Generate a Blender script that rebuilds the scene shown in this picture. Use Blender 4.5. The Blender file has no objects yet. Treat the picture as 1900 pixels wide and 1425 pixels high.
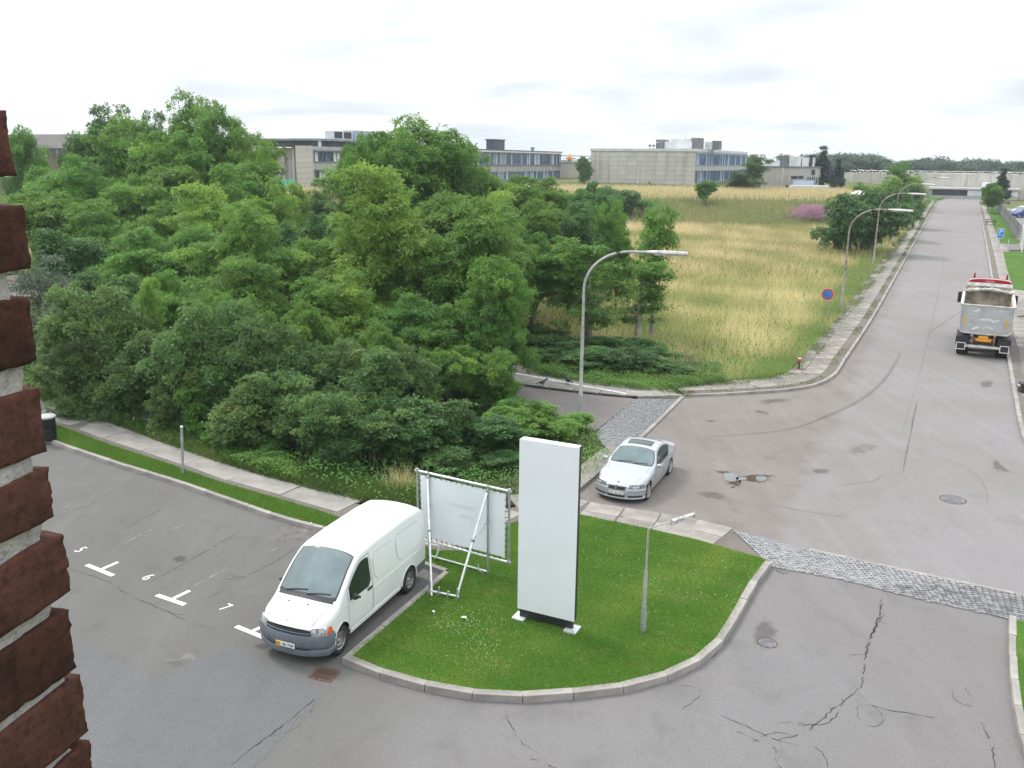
import bpy, bmesh, math, random
import numpy as np
from mathutils import Vector, Matrix
R = math.radians
scene = bpy.context.scene
col = scene.collection
random.seed(7)

# ------------------------------------------------------------------ camera
CAM_H = 10.8
PITCH, ROLL, FPX = R(14.8), R(0.6), 1680.0
_cp, _sp, _c, _n = math.cos(PITCH), math.sin(PITCH), math.cos(ROLL), math.sin(ROLL)
FW = np.array([0, _cp, -_sp]); _up = np.array([0, _sp, _cp]); _rt = np.array([1.0, 0, 0])
RT = _c*_rt + _n*_up; UP = _c*_up - _n*_rt
cam_data = bpy.data.cameras.new('camera')
cam_data.sensor_width = 36.0
cam_data.lens = 36.0*FPX/1900.0
cam_data.clip_start = 0.05
cam_data.clip_end = 6000
cam = bpy.data.objects.new('camera', cam_data)
col.objects.link(cam)
cam.matrix_world = Matrix(((RT[0], UP[0], -FW[0], 0), (RT[1], UP[1], -FW[1], 0),
                           (RT[2], UP[2], -FW[2], CAM_H), (0, 0, 0, 1)))
scene.camera = cam

# ------------------------------------------------------------------ sky, sun, exposure
SUN_EL, SUN_AZ = R(52), R(-48)          # azimuth from +Y towards +X
world = bpy.data.worlds.new('World')
scene.world = world
world.use_nodes = True
wn, wl = world.node_tree.nodes, world.node_tree.links
wn.clear()
def wnode(t, **k):
    n = wn.new(t)
    for a, b in k.items():
        setattr(n, a, b)
    return n
w_out = wnode('ShaderNodeOutputWorld'); w_bg = wnode('ShaderNodeBackground')
w_bg.inputs['Strength'].default_value = 0.10
w_sky = wnode('ShaderNodeTexSky', sky_type='NISHITA', sun_disc=False)
w_sky.sun_elevation = SUN_EL; w_sky.sun_rotation = SUN_AZ
w_tc = wnode('ShaderNodeTexCoord'); w_sep = wnode('ShaderNodeSeparateXYZ')
wl.new(w_tc.outputs['Generated'], w_sep.inputs[0])
def wmath(op, a, b=None, c=None, clamp=False):
    n = wnode('ShaderNodeMath', operation=op, use_clamp=clamp)
    for i, v in enumerate((a, b, c)):
        if v is None: continue
        if isinstance(v, (int, float)): n.inputs[i].default_value = v
        else: wl.new(v, n.inputs[i])
    return n.outputs[0]
w_z = wmath('MAXIMUM', w_sep.outputs[2], 0.0)
w_den = wmath('ADD', w_z, 0.16)
w_u = wmath('DIVIDE', w_sep.outputs[0], w_den); w_v = wmath('DIVIDE', w_sep.outputs[1], w_den)
w_comb = wnode('ShaderNodeCombineXYZ'); wl.new(w_u, w_comb.inputs[0]); wl.new(w_v, w_comb.inputs[1])
w_n1 = wnode('ShaderNodeTexNoise'); w_n1.inputs['Scale'].default_value = 0.9; w_n1.inputs['Detail'].default_value = 7
w_n1.inputs['Roughness'].default_value = 0.52; w_n1.inputs['Distortion'].default_value = 0.35
w_n2 = wnode('ShaderNodeTexNoise'); w_n2.inputs['Scale'].default_value = 0.55; w_n2.inputs['Detail'].default_value = 5
w_map = wnode('ShaderNodeMapping'); w_map.inputs['Location'].default_value = (5.2, 1.7, 3.0)
wl.new(w_comb.outputs[0], w_n1.inputs['Vector']); wl.new(w_comb.outputs[0], w_map.inputs['Vector'])
wl.new(w_map.outputs[0], w_n2.inputs['Vector'])
# clouds: bright white with soft grey undersides; overcast brightens towards the zenith
w_r = wnode('ShaderNodeMapRange'); w_r.interpolation_type = 'SMOOTHSTEP'
wl.new(w_n1.outputs['Fac'], w_r.inputs['Value'])
w_r.inputs['From Min'].default_value = 0.30; w_r.inputs['From Max'].default_value = 0.66
w_r.inputs['To Min'].default_value = 0.0; w_r.inputs['To Max'].default_value = 1.0
w_mix = wnode('ShaderNodeMix', data_type='RGBA')
wl.new(w_r.outputs[0], w_mix.inputs['Factor'])
w_mix.inputs['A'].default_value = (3.75, 4.1, 4.4, 1)
w_mix.inputs['B'].default_value = (6.2, 6.35, 6.45, 1)
w_rise = wnode('ShaderNodeMapRange'); w_rise.interpolation_type = 'SMOOTHSTEP'
wl.new(w_z, w_rise.inputs['Value'])
w_rise.inputs['From Min'].default_value = 0.05; w_rise.inputs['From Max'].default_value = 0.95
w_rise.inputs['To Min'].default_value = 1.04; w_rise.inputs['To Max'].default_value = 2.15
w_up = w_rise.outputs[0]
w_scale = wnode('ShaderNodeVectorMath', operation='SCALE')
wl.new(w_mix.outputs['Result'], w_scale.inputs[0]); wl.new(w_up, w_scale.inputs['Scale'])
w_gap = wnode('ShaderNodeMapRange'); w_gap.interpolation_type = 'SMOOTHSTEP'
wl.new(w_n2.outputs['Fac'], w_gap.inputs['Value'])
w_gap.inputs['From Min'].default_value = 0.60; w_gap.inputs['From Max'].default_value = 0.78
w_gap.inputs['To Min'].default_value = 0.98; w_gap.inputs['To Max'].default_value = 0.72
w_mix2 = wnode('ShaderNodeMix', data_type='RGBA')
wl.new(w_gap.outputs[0], w_mix2.inputs['Factor'])
wl.new(w_sky.outputs[0], w_mix2.inputs['A']); wl.new(w_scale.outputs[0], w_mix2.inputs['B'])
wl.new(w_mix2.outputs['Result'], w_bg.inputs['Color']); wl.new(w_bg.outputs[0], w_out.inputs['Surface'])

sun_data = bpy.data.lights.new('sun', 'SUN')
sun_data.energy = 1.25; sun_data.angle = R(14); sun_data.color = (1.0, 0.95, 0.87)
sun = bpy.data.objects.new('sun', sun_data); col.objects.link(sun)
_d = Vector((math.sin(SUN_AZ)*math.cos(SUN_EL), math.cos(SUN_AZ)*math.cos(SUN_EL), math.sin(SUN_EL)))
sun.rotation_euler = _d.to_track_quat('Z', 'Y').to_euler()
scene.view_settings.view_transform = 'Standard'
scene.view_settings.look = 'None'
scene.view_settings.gamma = 1.0
scene.view_settings.exposure = 0.99
scene.view_settings.use_curve_mapping = False
scene.render.engine = 'CYCLES'
scene.cycles.max_bounces = 8
scene.cycles.diffuse_bounces = 5
scene.cycles.glossy_bounces = 2
scene.cycles.transmission_bounces = 6
scene.cycles.transparent_max_bounces = 6
scene.cycles.use_denoising = True

# ------------------------------------------------------------------ where things stand
def ray(px, py):
    return FW*FPX + RT*(px-950.0) - UP*(py-712.5)
def G(px, py, z=0.0):
    """point of the plane z seen at a photo pixel"""
    d = ray(px, py); t = (z-CAM_H)/d[2]
    return Vector((d[0]*t, d[1]*t, z))
def AT(px, py, Y):
    d = ray(px, py); t = Y/d[1]
    return Vector((d[0]*t, Y, CAM_H + d[2]*t))
ROAD_AZ = R(25.6)
AX = Vector((math.sin(ROAD_AZ), math.cos(ROAD_AZ), 0))      # along the main road, away from the camera
BX = Vector((math.cos(ROAD_AZ), -math.sin(ROAD_AZ), 0))     # across it
ROAD_P = G(1610, 608)                                       # a point of its kerb on the field side
def sm(a, b, x):
    t = min(1.0, max(0.0, (x-a)/(b-a))); return t*t*(3-2*t)
def terr(X, Y):
    """height of the field: flat, then a bank up to the level the far buildings stand on"""
    q = Vector((X, Y, 0)) - ROAD_P
    c = q.dot(BX)                                            # negative on the field side of the road
    a = sm(128, 158, Y)*3.0
    far = -max(0.0, Y-232.0)*0.0225                          # the land falls away beyond the plant
    return a*(1-sm(-16, -1.5, c))+far
def T(px, py):
    d = ray(px, py); Y = 30.0
    while Y < 600:
        t = Y/d[1]; X = d[0]*t; z = CAM_H + d[2]*t
        if z <= terr(X, Y): return Vector((X, Y, terr(X, Y)))
        Y += 0.25
    return Vector((X, Y, z))

# ------------------------------------------------------------------ object helpers
def tag(o, label=None, cat=None, group=None, kind=None):
    if label: o['label'] = label
    if cat: o['category'] = cat
    if group: o['group'] = group
    if kind: o['kind'] = kind
    return o
def empty(name, loc, rz=0.0, label=None, cat=None, group=None, kind=None):
    o = bpy.data.objects.new(name, None); col.objects.link(o)
    o.location = loc; o.rotation_euler = (0, 0, rz); o.empty_display_size = 0.3
    return tag(o, label, cat, group, kind)
def link_mesh(name, me, mat=None, parent=None, loc=None):
    o = bpy.data.objects.new(name, me); col.objects.link(o)
    if mat is not None and len(me.materials) == 0: me.materials.append(mat)
    if parent is not None: o.parent = parent
    if loc is not None: o.location = loc
    return o
def copy_tree(o, parent=None):
    c = o.copy(); col.objects.link(c)
    if parent is not None: c.parent = parent
    for ch in list(o.children): copy_tree(ch, c)
    return c
def np_mesh(name, V, F, mat=None, attrs=None, smooth=False):
    """mesh out of numpy arrays; F is (n,3) or (n,4)"""
    me = bpy.data.meshes.new(name)
    V = np.asarray(V, dtype=np.float32); F = np.asarray(F, dtype=np.int32)
    n, k = F.shape
    me.vertices.add(len(V)); me.vertices.foreach_set('co', V.ravel())
    me.loops.add(n*k); me.loops.foreach_set('vertex_index', F.ravel())
    me.polygons.add(n); me.polygons.foreach_set('loop_start', np.arange(0, n*k, k, dtype=np.int32))
    me.polygons.foreach_set('loop_total', np.full(n, k, dtype=np.int32))
    if smooth: me.polygons.foreach_set('use_smooth', np.ones(n, dtype=bool))
    for an, arr in (attrs or {}).items():
        a = me.attributes.new(an, 'FLOAT', 'POINT'); a.data.foreach_set('value', np.asarray(arr, dtype=np.float32))
    me.update(calc_edges=True)
    if mat is not None: me.materials.append(mat)
    return me

class MB:
    """collects shapes and links them as ONE mesh object"""
    def __init__(s): s.v = []; s.f = []
    def add(s, verts, faces):
        b = len(s.v); s.v += [tuple(p) for p in verts]; s.f += [tuple(i+b for i in f) for f in faces]; return s
    def box(s, c, size, M=None):
        x, y, z = (q/2 for q in size); c = Vector(c)
        vs = [Vector((sx*x, sy*y, sz*z)) for sz in (-1, 1) for sy in (-1, 1) for sx in (-1, 1)]
        vs = [(M @ p if M is not None else p) + c for p in vs]
        return s.add(vs, [(0, 2, 3, 1), (4, 5, 7, 6), (0, 1, 5, 4), (2, 6, 7, 3), (0, 4, 6, 2), (1, 3, 7, 5)])
    def bar(s, a, b, w, h, up=(0, 0, 1)):
        a, b = Vector(a), Vector(b); d = b-a; L = d.length; d.normalize()
        side = d.cross(Vector(up));
        if side.length < 1e-4: side = d.cross(Vector((1, 0, 0)))
        side.normalize(); u = side.cross(d)
        M = Matrix((d, side, u)).transposed()
        return s.box((a+b)/2, (L, w, h), M)
    def tube(s, pts, radii, n=8, cap=True):
        pts = [Vector(p) for p in pts]
        if isinstance(radii, (int, float)): radii = [radii]*len(pts)
        rings = []; ref = None
        for i, p in enumerate(pts):
            d = (pts[min(i+1, len(pts)-1)] - pts[max(i-1, 0)]).normalized()
            if ref is None or abs(ref.dot(d)) > 0.98:
                ref = Vector((0, 0, 1)) if abs(d.z) < 0.9 else Vector((1, 0, 0))
            a = d.cross(ref).normalized(); b = d.cross(a); ref = a.cross(d) if False else ref
            rings.append([p + (a*math.cos(2*math.pi*k/n) + b*math.sin(2*math.pi*k/n))*radii[i] for k in range(n)])
        vs = [q for r in rings for q in r]; fs = []
        for i in range(len(pts)-1):
            for k in range(n):
                fs.append((i*n+k, i*n+(k+1) % n, (i+1)*n+(k+1) % n, (i+1)*n+k))
        if cap: fs += [tuple(range(n-1, -1, -1)), tuple(range((len(pts)-1)*n, len(pts)*n))]
        return s.add(vs, fs)
    def lathe(s, prof, n=24, M=None, c=(0, 0, 0), axis='y'):
        """prof: (radius, along-axis) pairs"""
        vs = []; c = Vector(c)
        for r, h in prof:
            for k in range(n):
                a = 2*math.pi*k/n
                p = Vector((r*math.cos(a), h, r*math.sin(a))) if axis == 'y' else Vector((r*math.cos(a), r*math.sin(a), h))
                vs.append((M @ p if M is not None else p)+c)
        fs = []
        for i in range(len(prof)-1):
            for k in range(n):
                fs.append((i*n+k, i*n+(k+1) % n, (i+1)*n+(k+1) % n, (i+1)*n+k))
        return s.add(vs, fs)
    def prism(s, poly, z0, z1):
        n = len(poly); vs = [(p[0], p[1], z0) for p in poly] + [(p[0], p[1], z1) for p in poly]
        fs = [tuple(range(n-1, -1, -1)), tuple(range(n, 2*n))] + [(i, (i+1) % n, (i+1) % n+n, i+n) for i in range(n)]
        return s.add(vs, fs)
    def grid(s, rows, flip=False, closed=False):
        m = len(rows[0]); vs = [p for r in rows for p in r]; fs = []
        for i in range(len(rows)-1):
            for j in range(m-1 if not closed else m):
                q = (i*m+j, i*m+(j+1) % m, (i+1)*m+(j+1) % m, (i+1)*m+j)
                fs.append(q[::-1] if flip else q)
        return s.add(vs, fs)
    def mesh(s, name, mat, smooth=None, bevel=None, recalc=True):
        me = bpy.data.meshes.new(name); me.from_pydata([tuple(p) for p in s.v], [], s.f)
        if recalc or bevel:
            bm = bmesh.new(); bm.from_mesh(me)
            if recalc: bmesh.ops.recalc_face_normals(bm, faces=bm.faces)
            if bevel:
                es = [e for e in bm.edges if len(e.link_faces) == 2 and e.calc_face_angle(0) > R(30)]
                bmesh.ops.bevel(bm, geom=es, offset=bevel, segments=2, profile=0.6, affect='EDGES', clamp_overlap=True)
            bm.to_mesh(me); bm.free()
        if smooth is not None:
            me.shade_smooth(); me.set_sharp_from_angle(angle=R(smooth))
        me.materials.append(mat); me.update()
        return me
    def build(s, name, mat, parent=None, smooth=None, bevel=None, loc=None, recalc=True):
        return link_mesh(name, s.mesh(name, mat, smooth, bevel, recalc), None, parent, loc)

def sheet(name, poly, z, mat, kind='structure', parent=None, hole=None):
    """flat polygon (list of Vectors/pairs), triangulated"""
    bm = bmesh.new()
    vs = [bm.verts.new((p[0], p[1], z)) for p in poly]
    bm.faces.new(vs)
    bmesh.ops.triangulate(bm, faces=bm.faces)
    bmesh.ops.recalc_face_normals(bm, faces=bm.faces)
    for f in bm.faces:
        if f.normal.z < 0: f.normal_flip()
    me = bpy.data.meshes.new(name); bm.to_mesh(me); bm.free(); me.materials.append(mat)
    o = link_mesh(name, me, None, parent)
    if kind and parent is None: o['kind'] = kind
    return o
def slab(name, poly, z0, z1, mat, kind='structure', parent=None):
    """a raised flat area with sides (pavement, lawn)"""
    bm = bmesh.new()
    vs = [bm.verts.new((p[0], p[1], z1)) for p in poly]
    f = bm.faces.new(vs); f.normal_update()
    if f.normal.z < 0: f.normal_flip()
    r = bmesh.ops.extrude_face_region(bm, geom=[f])
    # extruded copy stays on top, the original goes down
    for v in vs: v.co.z = z0
    bmesh.ops.triangulate(bm, faces=[g for g in bm.faces if len(g.verts) > 4])
    bmesh.ops.recalc_face_normals(bm, faces=bm.faces)
    me = bpy.data.meshes.new(name); bm.to_mesh(me); bm.free(); me.materials.append(mat)
    o = link_mesh(name, me, None, parent)
    if kind and parent is None: o['kind'] = kind
    return o
def text_mesh(txt, size, mat, name, thick=0.002, mirror=False):
    cu = bpy.data.curves.new(name, 'FONT'); cu.body = txt; cu.size = size; cu.extrude = thick
    cu.align_x = 'CENTER'; cu.align_y = 'CENTER'
    tmp = bpy.data.objects.new('tmp_text', cu); col.objects.link(tmp)
    dg = bpy.context.evaluated_depsgraph_get()
    me = bpy.data.meshes.new_from_object(tmp.evaluated_get(dg)); me.name = name
    bpy.data.objects.remove(tmp)
    me.materials.clear(); me.materials.append(mat)
    if mirror:
        me.transform(Matrix.Scale(-1, 4, (1, 0, 0))); me.flip_normals()
    return me
def smooth_line(pts, step=0.5):
    """smooth curve through points, resampled; tangents kept short so uneven spacing does not overshoot"""
    P = [Vector(p) for p in pts]; out = []; n_ = len(P); T_ = []
    for i in range(n_):
        a, b, c = P[max(i-1, 0)], P[i], P[min(i+1, n_-1)]
        d = ((b-a).normalized() + (c-b).normalized())
        T_.append(d.normalized() if d.length > 1e-6 else Vector((0, 0, 0)))
    for i in range(n_-1):
        b, c = P[i], P[i+1]; L = (c-b).length; n = max(2, int(L/step)); m0, m1 = T_[i]*L, T_[i+1]*L
        for k in range(n):
            t = k/n; t2, t3 = t*t, t*t*t
            out.append(b*(2*t3-3*t2+1) + m0*(t3-2*t2+t) + c*(-2*t3+3*t2) + m1*(t3-t2))
    out.append(P[-1]); return out
def ribbon(name, pts, width, z, mat, parent=None, kind='structure', jag=0.0, seed=0, taper=True):
    """thin flat strip along points: cracks, tyre marks"""
    rnd = random.Random(seed); P = [Vector((p[0], p[1], 0)) for p in pts]; A = []; B = []
    for i, p in enumerate(P):
        d = P[min(i+1, len(P)-1)]-P[max(i-1, 0)]; d.normalize(); nrm = Vector((-d.y, d.x, 0))
        w = width*(0.35+0.65*math.sin(math.pi*(i+0.5)/len(P))) if taper else width
        w *= rnd.uniform(0.5, 1.3) if jag else 1
        q = p + nrm*rnd.uniform(-jag, jag)
        A.append((q+nrm*w/2)[:2]+(z,)); B.append((q-nrm*w/2)[:2]+(z,))
    n = len(A); C_ = [tuple((Vector(a)+Vector(b))/2) for a, b in zip(A, B)]
    me = np_mesh(name, A+C_+B, [q for i in range(n-1) for q in ((i, i+1, n+i+1, n+i), (n+i, n+i+1, 2*n+i+1, 2*n+i))], mat, {'edge': [0.0]*n+[1.0]*n+[0.0]*n})
    if len(me.polygons) and me.polygons[0].normal.z < 0: me.flip_normals()
    o = link_mesh(name, me, None, parent)
    if parent is None and kind: o['kind'] = kind
    return o
# ------------------------------------------------------------------ materials
def new_mat(name):
    m = bpy.data.materials.new(name); m.use_nodes = True
    n = m.node_tree.nodes; l = m.node_tree.links; n.clear()
    out = n.new('ShaderNodeOutputMaterial'); return m, n, l, out
class NT:
    def __init__(s, n, l): s.n = n; s.l = l
    def node(s, t, **k):
        q = s.n.new(t)
        for a, b in k.items(): setattr(q, a, b)
        return q
    def put(s, sock, v):
        if isinstance(v, bpy.types.NodeSocket): s.l.new(v, sock)
        elif isinstance(v, (tuple, list)) and len(v) == 3 and sock.type == 'RGBA': sock.default_value = (*v, 1)
        else: sock.default_value = v
    def noise(s, vec, scale, detail=4, rough=0.55, dist=0.0, out='Fac'):
        q = s.node('ShaderNodeTexNoise'); s.l.new(vec, q.inputs['Vector'])
        q.inputs['Scale'].default_value = scale; q.inputs['Detail'].default_value = detail
        q.inputs['Roughness'].default_value = rough; q.inputs['Distortion'].default_value = dist
        return q.outputs[out]
    def ramp(s, v, a, b, lo=0.0, hi=1.0):
        q = s.node('ShaderNodeMapRange'); q.interpolation_type = 'SMOOTHSTEP'; s.l.new(v, q.inputs['Value'])
        q.inputs['From Min'].default_value = a; q.inputs['From Max'].default_value = b
        q.inputs['To Min'].default_value = lo; q.inputs['To Max'].default_value = hi
        return q.outputs[0]
    def mix(s, f, a, b, blend='MIX'):
        q = s.node('ShaderNodeMix', data_type='RGBA', blend_type=blend)
        s.put(q.inputs['Factor'], f); s.put(q.inputs['A'], a); s.put(q.inputs['B'], b)
        return q.outputs['Result']
    def math(s, op, a, b=None):
        q = s.node('ShaderNodeMath', operation=op); s.put(q.inputs[0], a)
        if b is not None: s.put(q.inputs[1], b)
        return q.outputs[0]
    def pos(s): return s.node('ShaderNodeNewGeometry').outputs['Position']
    def obj(s): return s.node('ShaderNodeTexCoord').outputs['Object']
    def mapping(s, vec, scale=(1, 1, 1), rot=(0, 0, 0), loc=(0, 0, 0)):
        q = s.node('ShaderNodeMapping'); s.l.new(vec, q.inputs['Vector'])
        q.inputs['Scale'].default_value = scale; q.inputs['Rotation'].default_value = rot; q.inputs['Location'].default_value = loc
        return q.outputs[0]
    def rand(s): return s.node('ShaderNodeObjectInfo').outputs['Random']
    def attr(s, name): return s.node('ShaderNodeAttribute', attribute_name=name).outputs['Fac']
    def bump(s, h, dist, strength=1.0):
        q = s.node('ShaderNodeBump'); s.l.new(h, q.inputs['Height']); q.inputs['Distance'].default_value = dist
        q.inputs['Strength'].default_value = strength; return q.outputs[0]
    def bsdf(s, out, base, rough=0.6, metal=0.0, normal=None, **k):
        p = s.node('ShaderNodeBsdfPrincipled'); s.put(p.inputs['Base Color'], base); s.put(p.inputs['Roughness'], rough)
        p.inputs['Metallic'].default_value = metal
        if normal is not None: s.l.new(normal, p.inputs['Normal'])
        for a, b in k.items(): s.put(p.inputs[a.replace('_', ' ')], b)
        s.l.new(p.outputs[0], out.inputs['Surface']); return p

def simple(name, colr, rough=0.6, metal=0.0, var=0.12, scale=6.0, bump=0.0, per_obj=0.0, fine=0.0, **k):
    """one colour with soft blotches, optional per-object variation, fine grain and bump"""
    m, n, l, out = new_mat(name); t = NT(n, l); v = t.obj()
    dark = tuple(c*(1-var*1.6) for c in colr); lite = tuple(min(1, c*(1+var)) for c in colr)
    c = t.mix(t.ramp(t.noise(v, scale, 5), 0.3, 0.7), dark, lite)
    if fine: c = t.mix(t.math('MULTIPLY', t.ramp(t.noise(v, scale*22, 3), 0.35, 0.7), fine), c, tuple(q*0.45 for q in colr))
    if per_obj:
        q = t.node('ShaderNodeHueSaturation'); t.put(q.inputs['Color'], c)
        t.put(q.inputs['Value'], t.ramp(t.rand(), 0, 1, 1-per_obj, 1+per_obj)); c = q.outputs[0]
    nb = t.bump(t.noise(v, scale*12, 4), bump) if bump else None
    t.bsdf(out, c, rough, metal, nb, **k); return m

def asphalt(name, base, warm, dark, speck=0.5, blotch=1.0, zone=None):
    """weathered asphalt; zone = (point, direction, from, to, (base, warm, dark)) blends to other colours across the place"""
    m, n, l, out = new_mat(name); t = NT(n, l); v = t.pos()
    big = t.noise(v, 0.16, 6, 0.62, 0.6); mid = t.noise(t.mapping(v, (1, 1, 1), (0, 0, 0.45)), 0.9, 6, 0.65, 0.5)
    strk = t.noise(t.mapping(v, (1.5, 0.14, 1), (0, 0, -0.447)), 0.9, 6, 0.6)
    def lay(base, warm, dark):
        c = t.mix(t.ramp(big, 0.36, 0.64), base, warm)
        c = t.mix(t.math('MULTIPLY', t.ramp(mid, 0.50, 0.70), 0.60*blotch), c, dark)
        c = t.mix(t.math('MULTIPLY', t.ramp(strk, 0.46, 0.72), 0.40*blotch), c, tuple(q*1.20 for q in base))
        return c
    c = lay(base, warm, dark)
    if zone:
        P, d, a, b, cols = zone
        g = t.node('ShaderNodeVectorMath', operation='SUBTRACT'); l.new(v, g.inputs[0]); g.inputs[1].default_value = P
        h = t.node('ShaderNodeVectorMath', operation='DOT_PRODUCT'); l.new(g.outputs[0], h.inputs[0]); h.inputs[1].default_value = d
        w = t.math('ADD', h.outputs['Value'], t.math('MULTIPLY', t.math('SUBTRACT', t.noise(v, 0.7, 6, 0.6), 0.5), 2.6))
        c = t.mix(t.ramp(w, a, b), lay(*cols), c)
    g = t.noise(v, 30, 3, 0.75); g2 = t.noise(v, 70, 2, 0.6); cl = t.noise(v, 5.5, 5, 0.7)
    c = t.mix(t.math('MULTIPLY', t.ramp(cl, 0.48, 0.72), 0.30*blotch), c, tuple(q*0.72 for q in base))
    c = t.mix(t.math('MULTIPLY', t.ramp(g, 0.48, 0.70), speck), c, tuple(q*0.50 for q in base))
    c = t.mix(t.math('MULTIPLY', t.ramp(g2, 0.56, 0.72), speck*0.9), c, tuple(min(1, q*1.6) for q in base))
    t.bsdf(out, c, t.ramp(mid, 0.3, 0.7, 0.95, 0.8), 0, t.bump(g, 0.012, 0.6), Specular_IOR_Level=0.25); return m

def thin_layer(name, colr, rough=0.95, noise=(1.6, 0.40, 0.56), soft=True, strength=1.0, var=0.35):
    """a stain, mark or crack lying thinly on a surface: it fades out at its rim and breaks up where it is worn"""
    m, n, l, out = new_mat(name); t = NT(n, l); v = t.pos()
    c = t.mix(t.ramp(t.noise(v, 3.0, 5), 0.3, 0.7), tuple(q*(1-var) for q in colr), tuple(q*(1+var*.6) for q in colr))
    d = t.node('ShaderNodeBsdfDiffuse'); t.put(d.inputs['Color'], c); tr = t.node('ShaderNodeBsdfTransparent')
    a = t.ramp(t.noise(v, noise[0], 6, 0.65), noise[1], noise[2])
    if soft: a = t.ramp(t.math('ADD', t.math('MULTIPLY', t.attr('edge'), 1.1), t.math('MULTIPLY', t.math('SUBTRACT', t.noise(v, 4.5, 5, 0.65), 0.62), 1.5)), 0.0, 0.55)
    mx = t.node('ShaderNodeMixShader'); t.put(mx.inputs[0], t.math('MULTIPLY', a, strength))
    l.new(tr.outputs[0], mx.inputs[1]); l.new(d.outputs[0], mx.inputs[2]); l.new(mx.outputs[0], out.inputs['Surface']); return m

def grassy(name, cols, scale=1.0, rough=0.9):
    """ground below grass: three colours in patches"""
    m, n, l, out = new_mat(name); t = NT(n, l); v = t.pos()
    c = t.mix(t.ramp(t.noise(v, 0.35*scale, 5, 0.6), 0.36, 0.64), cols[0], cols[1])
    c = t.mix(t.ramp(t.noise(v, 1.3*scale, 5, 0.65), 0.52, 0.74), c, cols[2])
    c = t.mix(t.math('MULTIPLY', t.ramp(t.noise(v, 22, 3), 0.4, 0.7), 0.5), c, tuple(q*0.55 for q in cols[0]))
    t.bsdf(out, c, rough, 0, t.bump(t.noise(v, 26, 4), 0.05), Specular_IOR_Level=0.15); return m

def leaf_mat(name, cols, trans=0.35, hue=0.012, val=0.16, gloss=0.45):
    """leaves: colour by the leaf's own tone attribute and by tree"""
    m, n, l, out = new_mat(name); t = NT(n, l)
    tone = t.attr('tone'); r = t.rand()
    c = t.mix(t.ramp(tone, 0.0, 0.5), cols[0], cols[1]); c = t.mix(t.ramp(tone, 0.5, 1.0), c, cols[2])
    h = t.node('ShaderNodeHueSaturation'); t.put(h.inputs['Color'], c)
    t.put(h.inputs['Hue'], t.ramp(r, 0, 1, 0.5-hue, 0.5+hue))
    t.put(h.inputs['Value'], t.ramp(t.math('FRACT', t.math('MULTIPLY', r, 7.13)), 0, 1, 1-val, 1+val)); c = h.outputs[0]
    p = t.bsdf(out, c, 0.55, 0, None, Specular_IOR_Level=gloss)
    tr = t.node('ShaderNodeBsdfTranslucent'); t.put(tr.inputs['Color'], t.mix(0.5, c, tuple(min(1, q*1.5) for q in cols[2])))
    mx = t.node('ShaderNodeMixShader'); mx.inputs[0].default_value = trans
    l.new(p.outputs[0], mx.inputs[1]); l.new(tr.outputs[0], mx.inputs[2]); l.new(mx.outputs[0], out.inputs['Surface'])
    return m

def glass_mat(name, tint, rough=0.04):
    m, n, l, out = new_mat(name); t = NT(n, l)
    t.bsdf(out, t.mix(t.ramp(t.noise(t.obj(), 1.6, 4), 0.3, 0.7), tint, tuple(q*1.5 for q in tint)), rough, 0, None, Specular_IOR_Level=0.7)
    return m

M = {}
M['road'] = asphalt('road_asphalt', (0.212, 0.201, 0.204), (0.195, 0.178, 0.173), (0.158, 0.145, 0.141), 0.55, zone=(tuple(ROAD_P+BX*0.6), tuple(BX), -0.5, 0.5, ((0.190, 0.170, 0.156), (0.160, 0.141, 0.128), (0.112, 0.097, 0.087))))
M['drive'] = asphalt('drive_asphalt', (0.176, 0.170, 0.172), (0.166, 0.156, 0.154), (0.124, 0.120, 0.118), 0.75, zone=((-2.2, 14, 0), (0.97, -0.24, 0), -2.2, 2.2, ((0.124, 0.121, 0.115), (0.109, 0.105, 0.099), (0.081, 0.078, 0.073))))  # colours turn darker towards the parking bays
M['lot'] = M['drive']
M['side'] = asphalt('side_asphalt', (0.187, 0.170, 0.164), (0.166, 0.149, 0.143), (0.133, 0.120, 0.116), 0.4)
M['patch_blue'] = asphalt('patch_asphalt', (.121, .123, .129), (.117, .118, .122), (.092, .094, .097), 0.75)
M['patch_brown'] = asphalt('worn_asphalt', (0.183, 0.163, 0.150), (0.157, 0.139, 0.126), (0.111, 0.095, 0.085), 0.45)
M['crack'] = thin_layer('crack_fill', (0.085, 0.080, 0.078), noise=(2.2, 0.40, 0.52), soft=False, strength=.85)
M['softmark'] = thin_layer('old_seam', (0.122, 0.112, 0.106), strength=.36)
M['tyremark'] = thin_layer('tyre_mark', (0.140, 0.127, 0.124), strength=.22)
M['stain'] = thin_layer('damp_stain', (0.085, 0.068, 0.058), strength=.9)
M['rust_stain'] = thin_layer('rust_stain', (0.13, 0.085, 0.065), strength=.55)
M['slab_old'] = simple('old_paving', (0.235, 0.213, 0.190), 0.92, var=0.20, scale=1.3, bump=0.004, per_obj=0.16, fine=0.5)
M['concrete_old'] = simple('old_small_slabs', (0.215, 0.205, 0.180), 0.92, var=0.25, scale=1.6, bump=0.004, per_obj=0.2, fine=0.5)
M['concrete'] = simple('concrete', (0.31, 0.288, 0.266), 0.9, var=0.14, scale=2.5, bump=0.004, per_obj=0.12, fine=0.35)
M['slab'] = simple('paving', (0.270, 0.247, 0.224), 0.92, var=0.16, scale=1.3, bump=0.004, per_obj=0.12, fine=0.4)
M['path'] = simple('path_paving', (0.27, 0.255, 0.235), 0.92, var=0.14, scale=1.2, bump=0.004, per_obj=0.08, fine=0.35)
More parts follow.
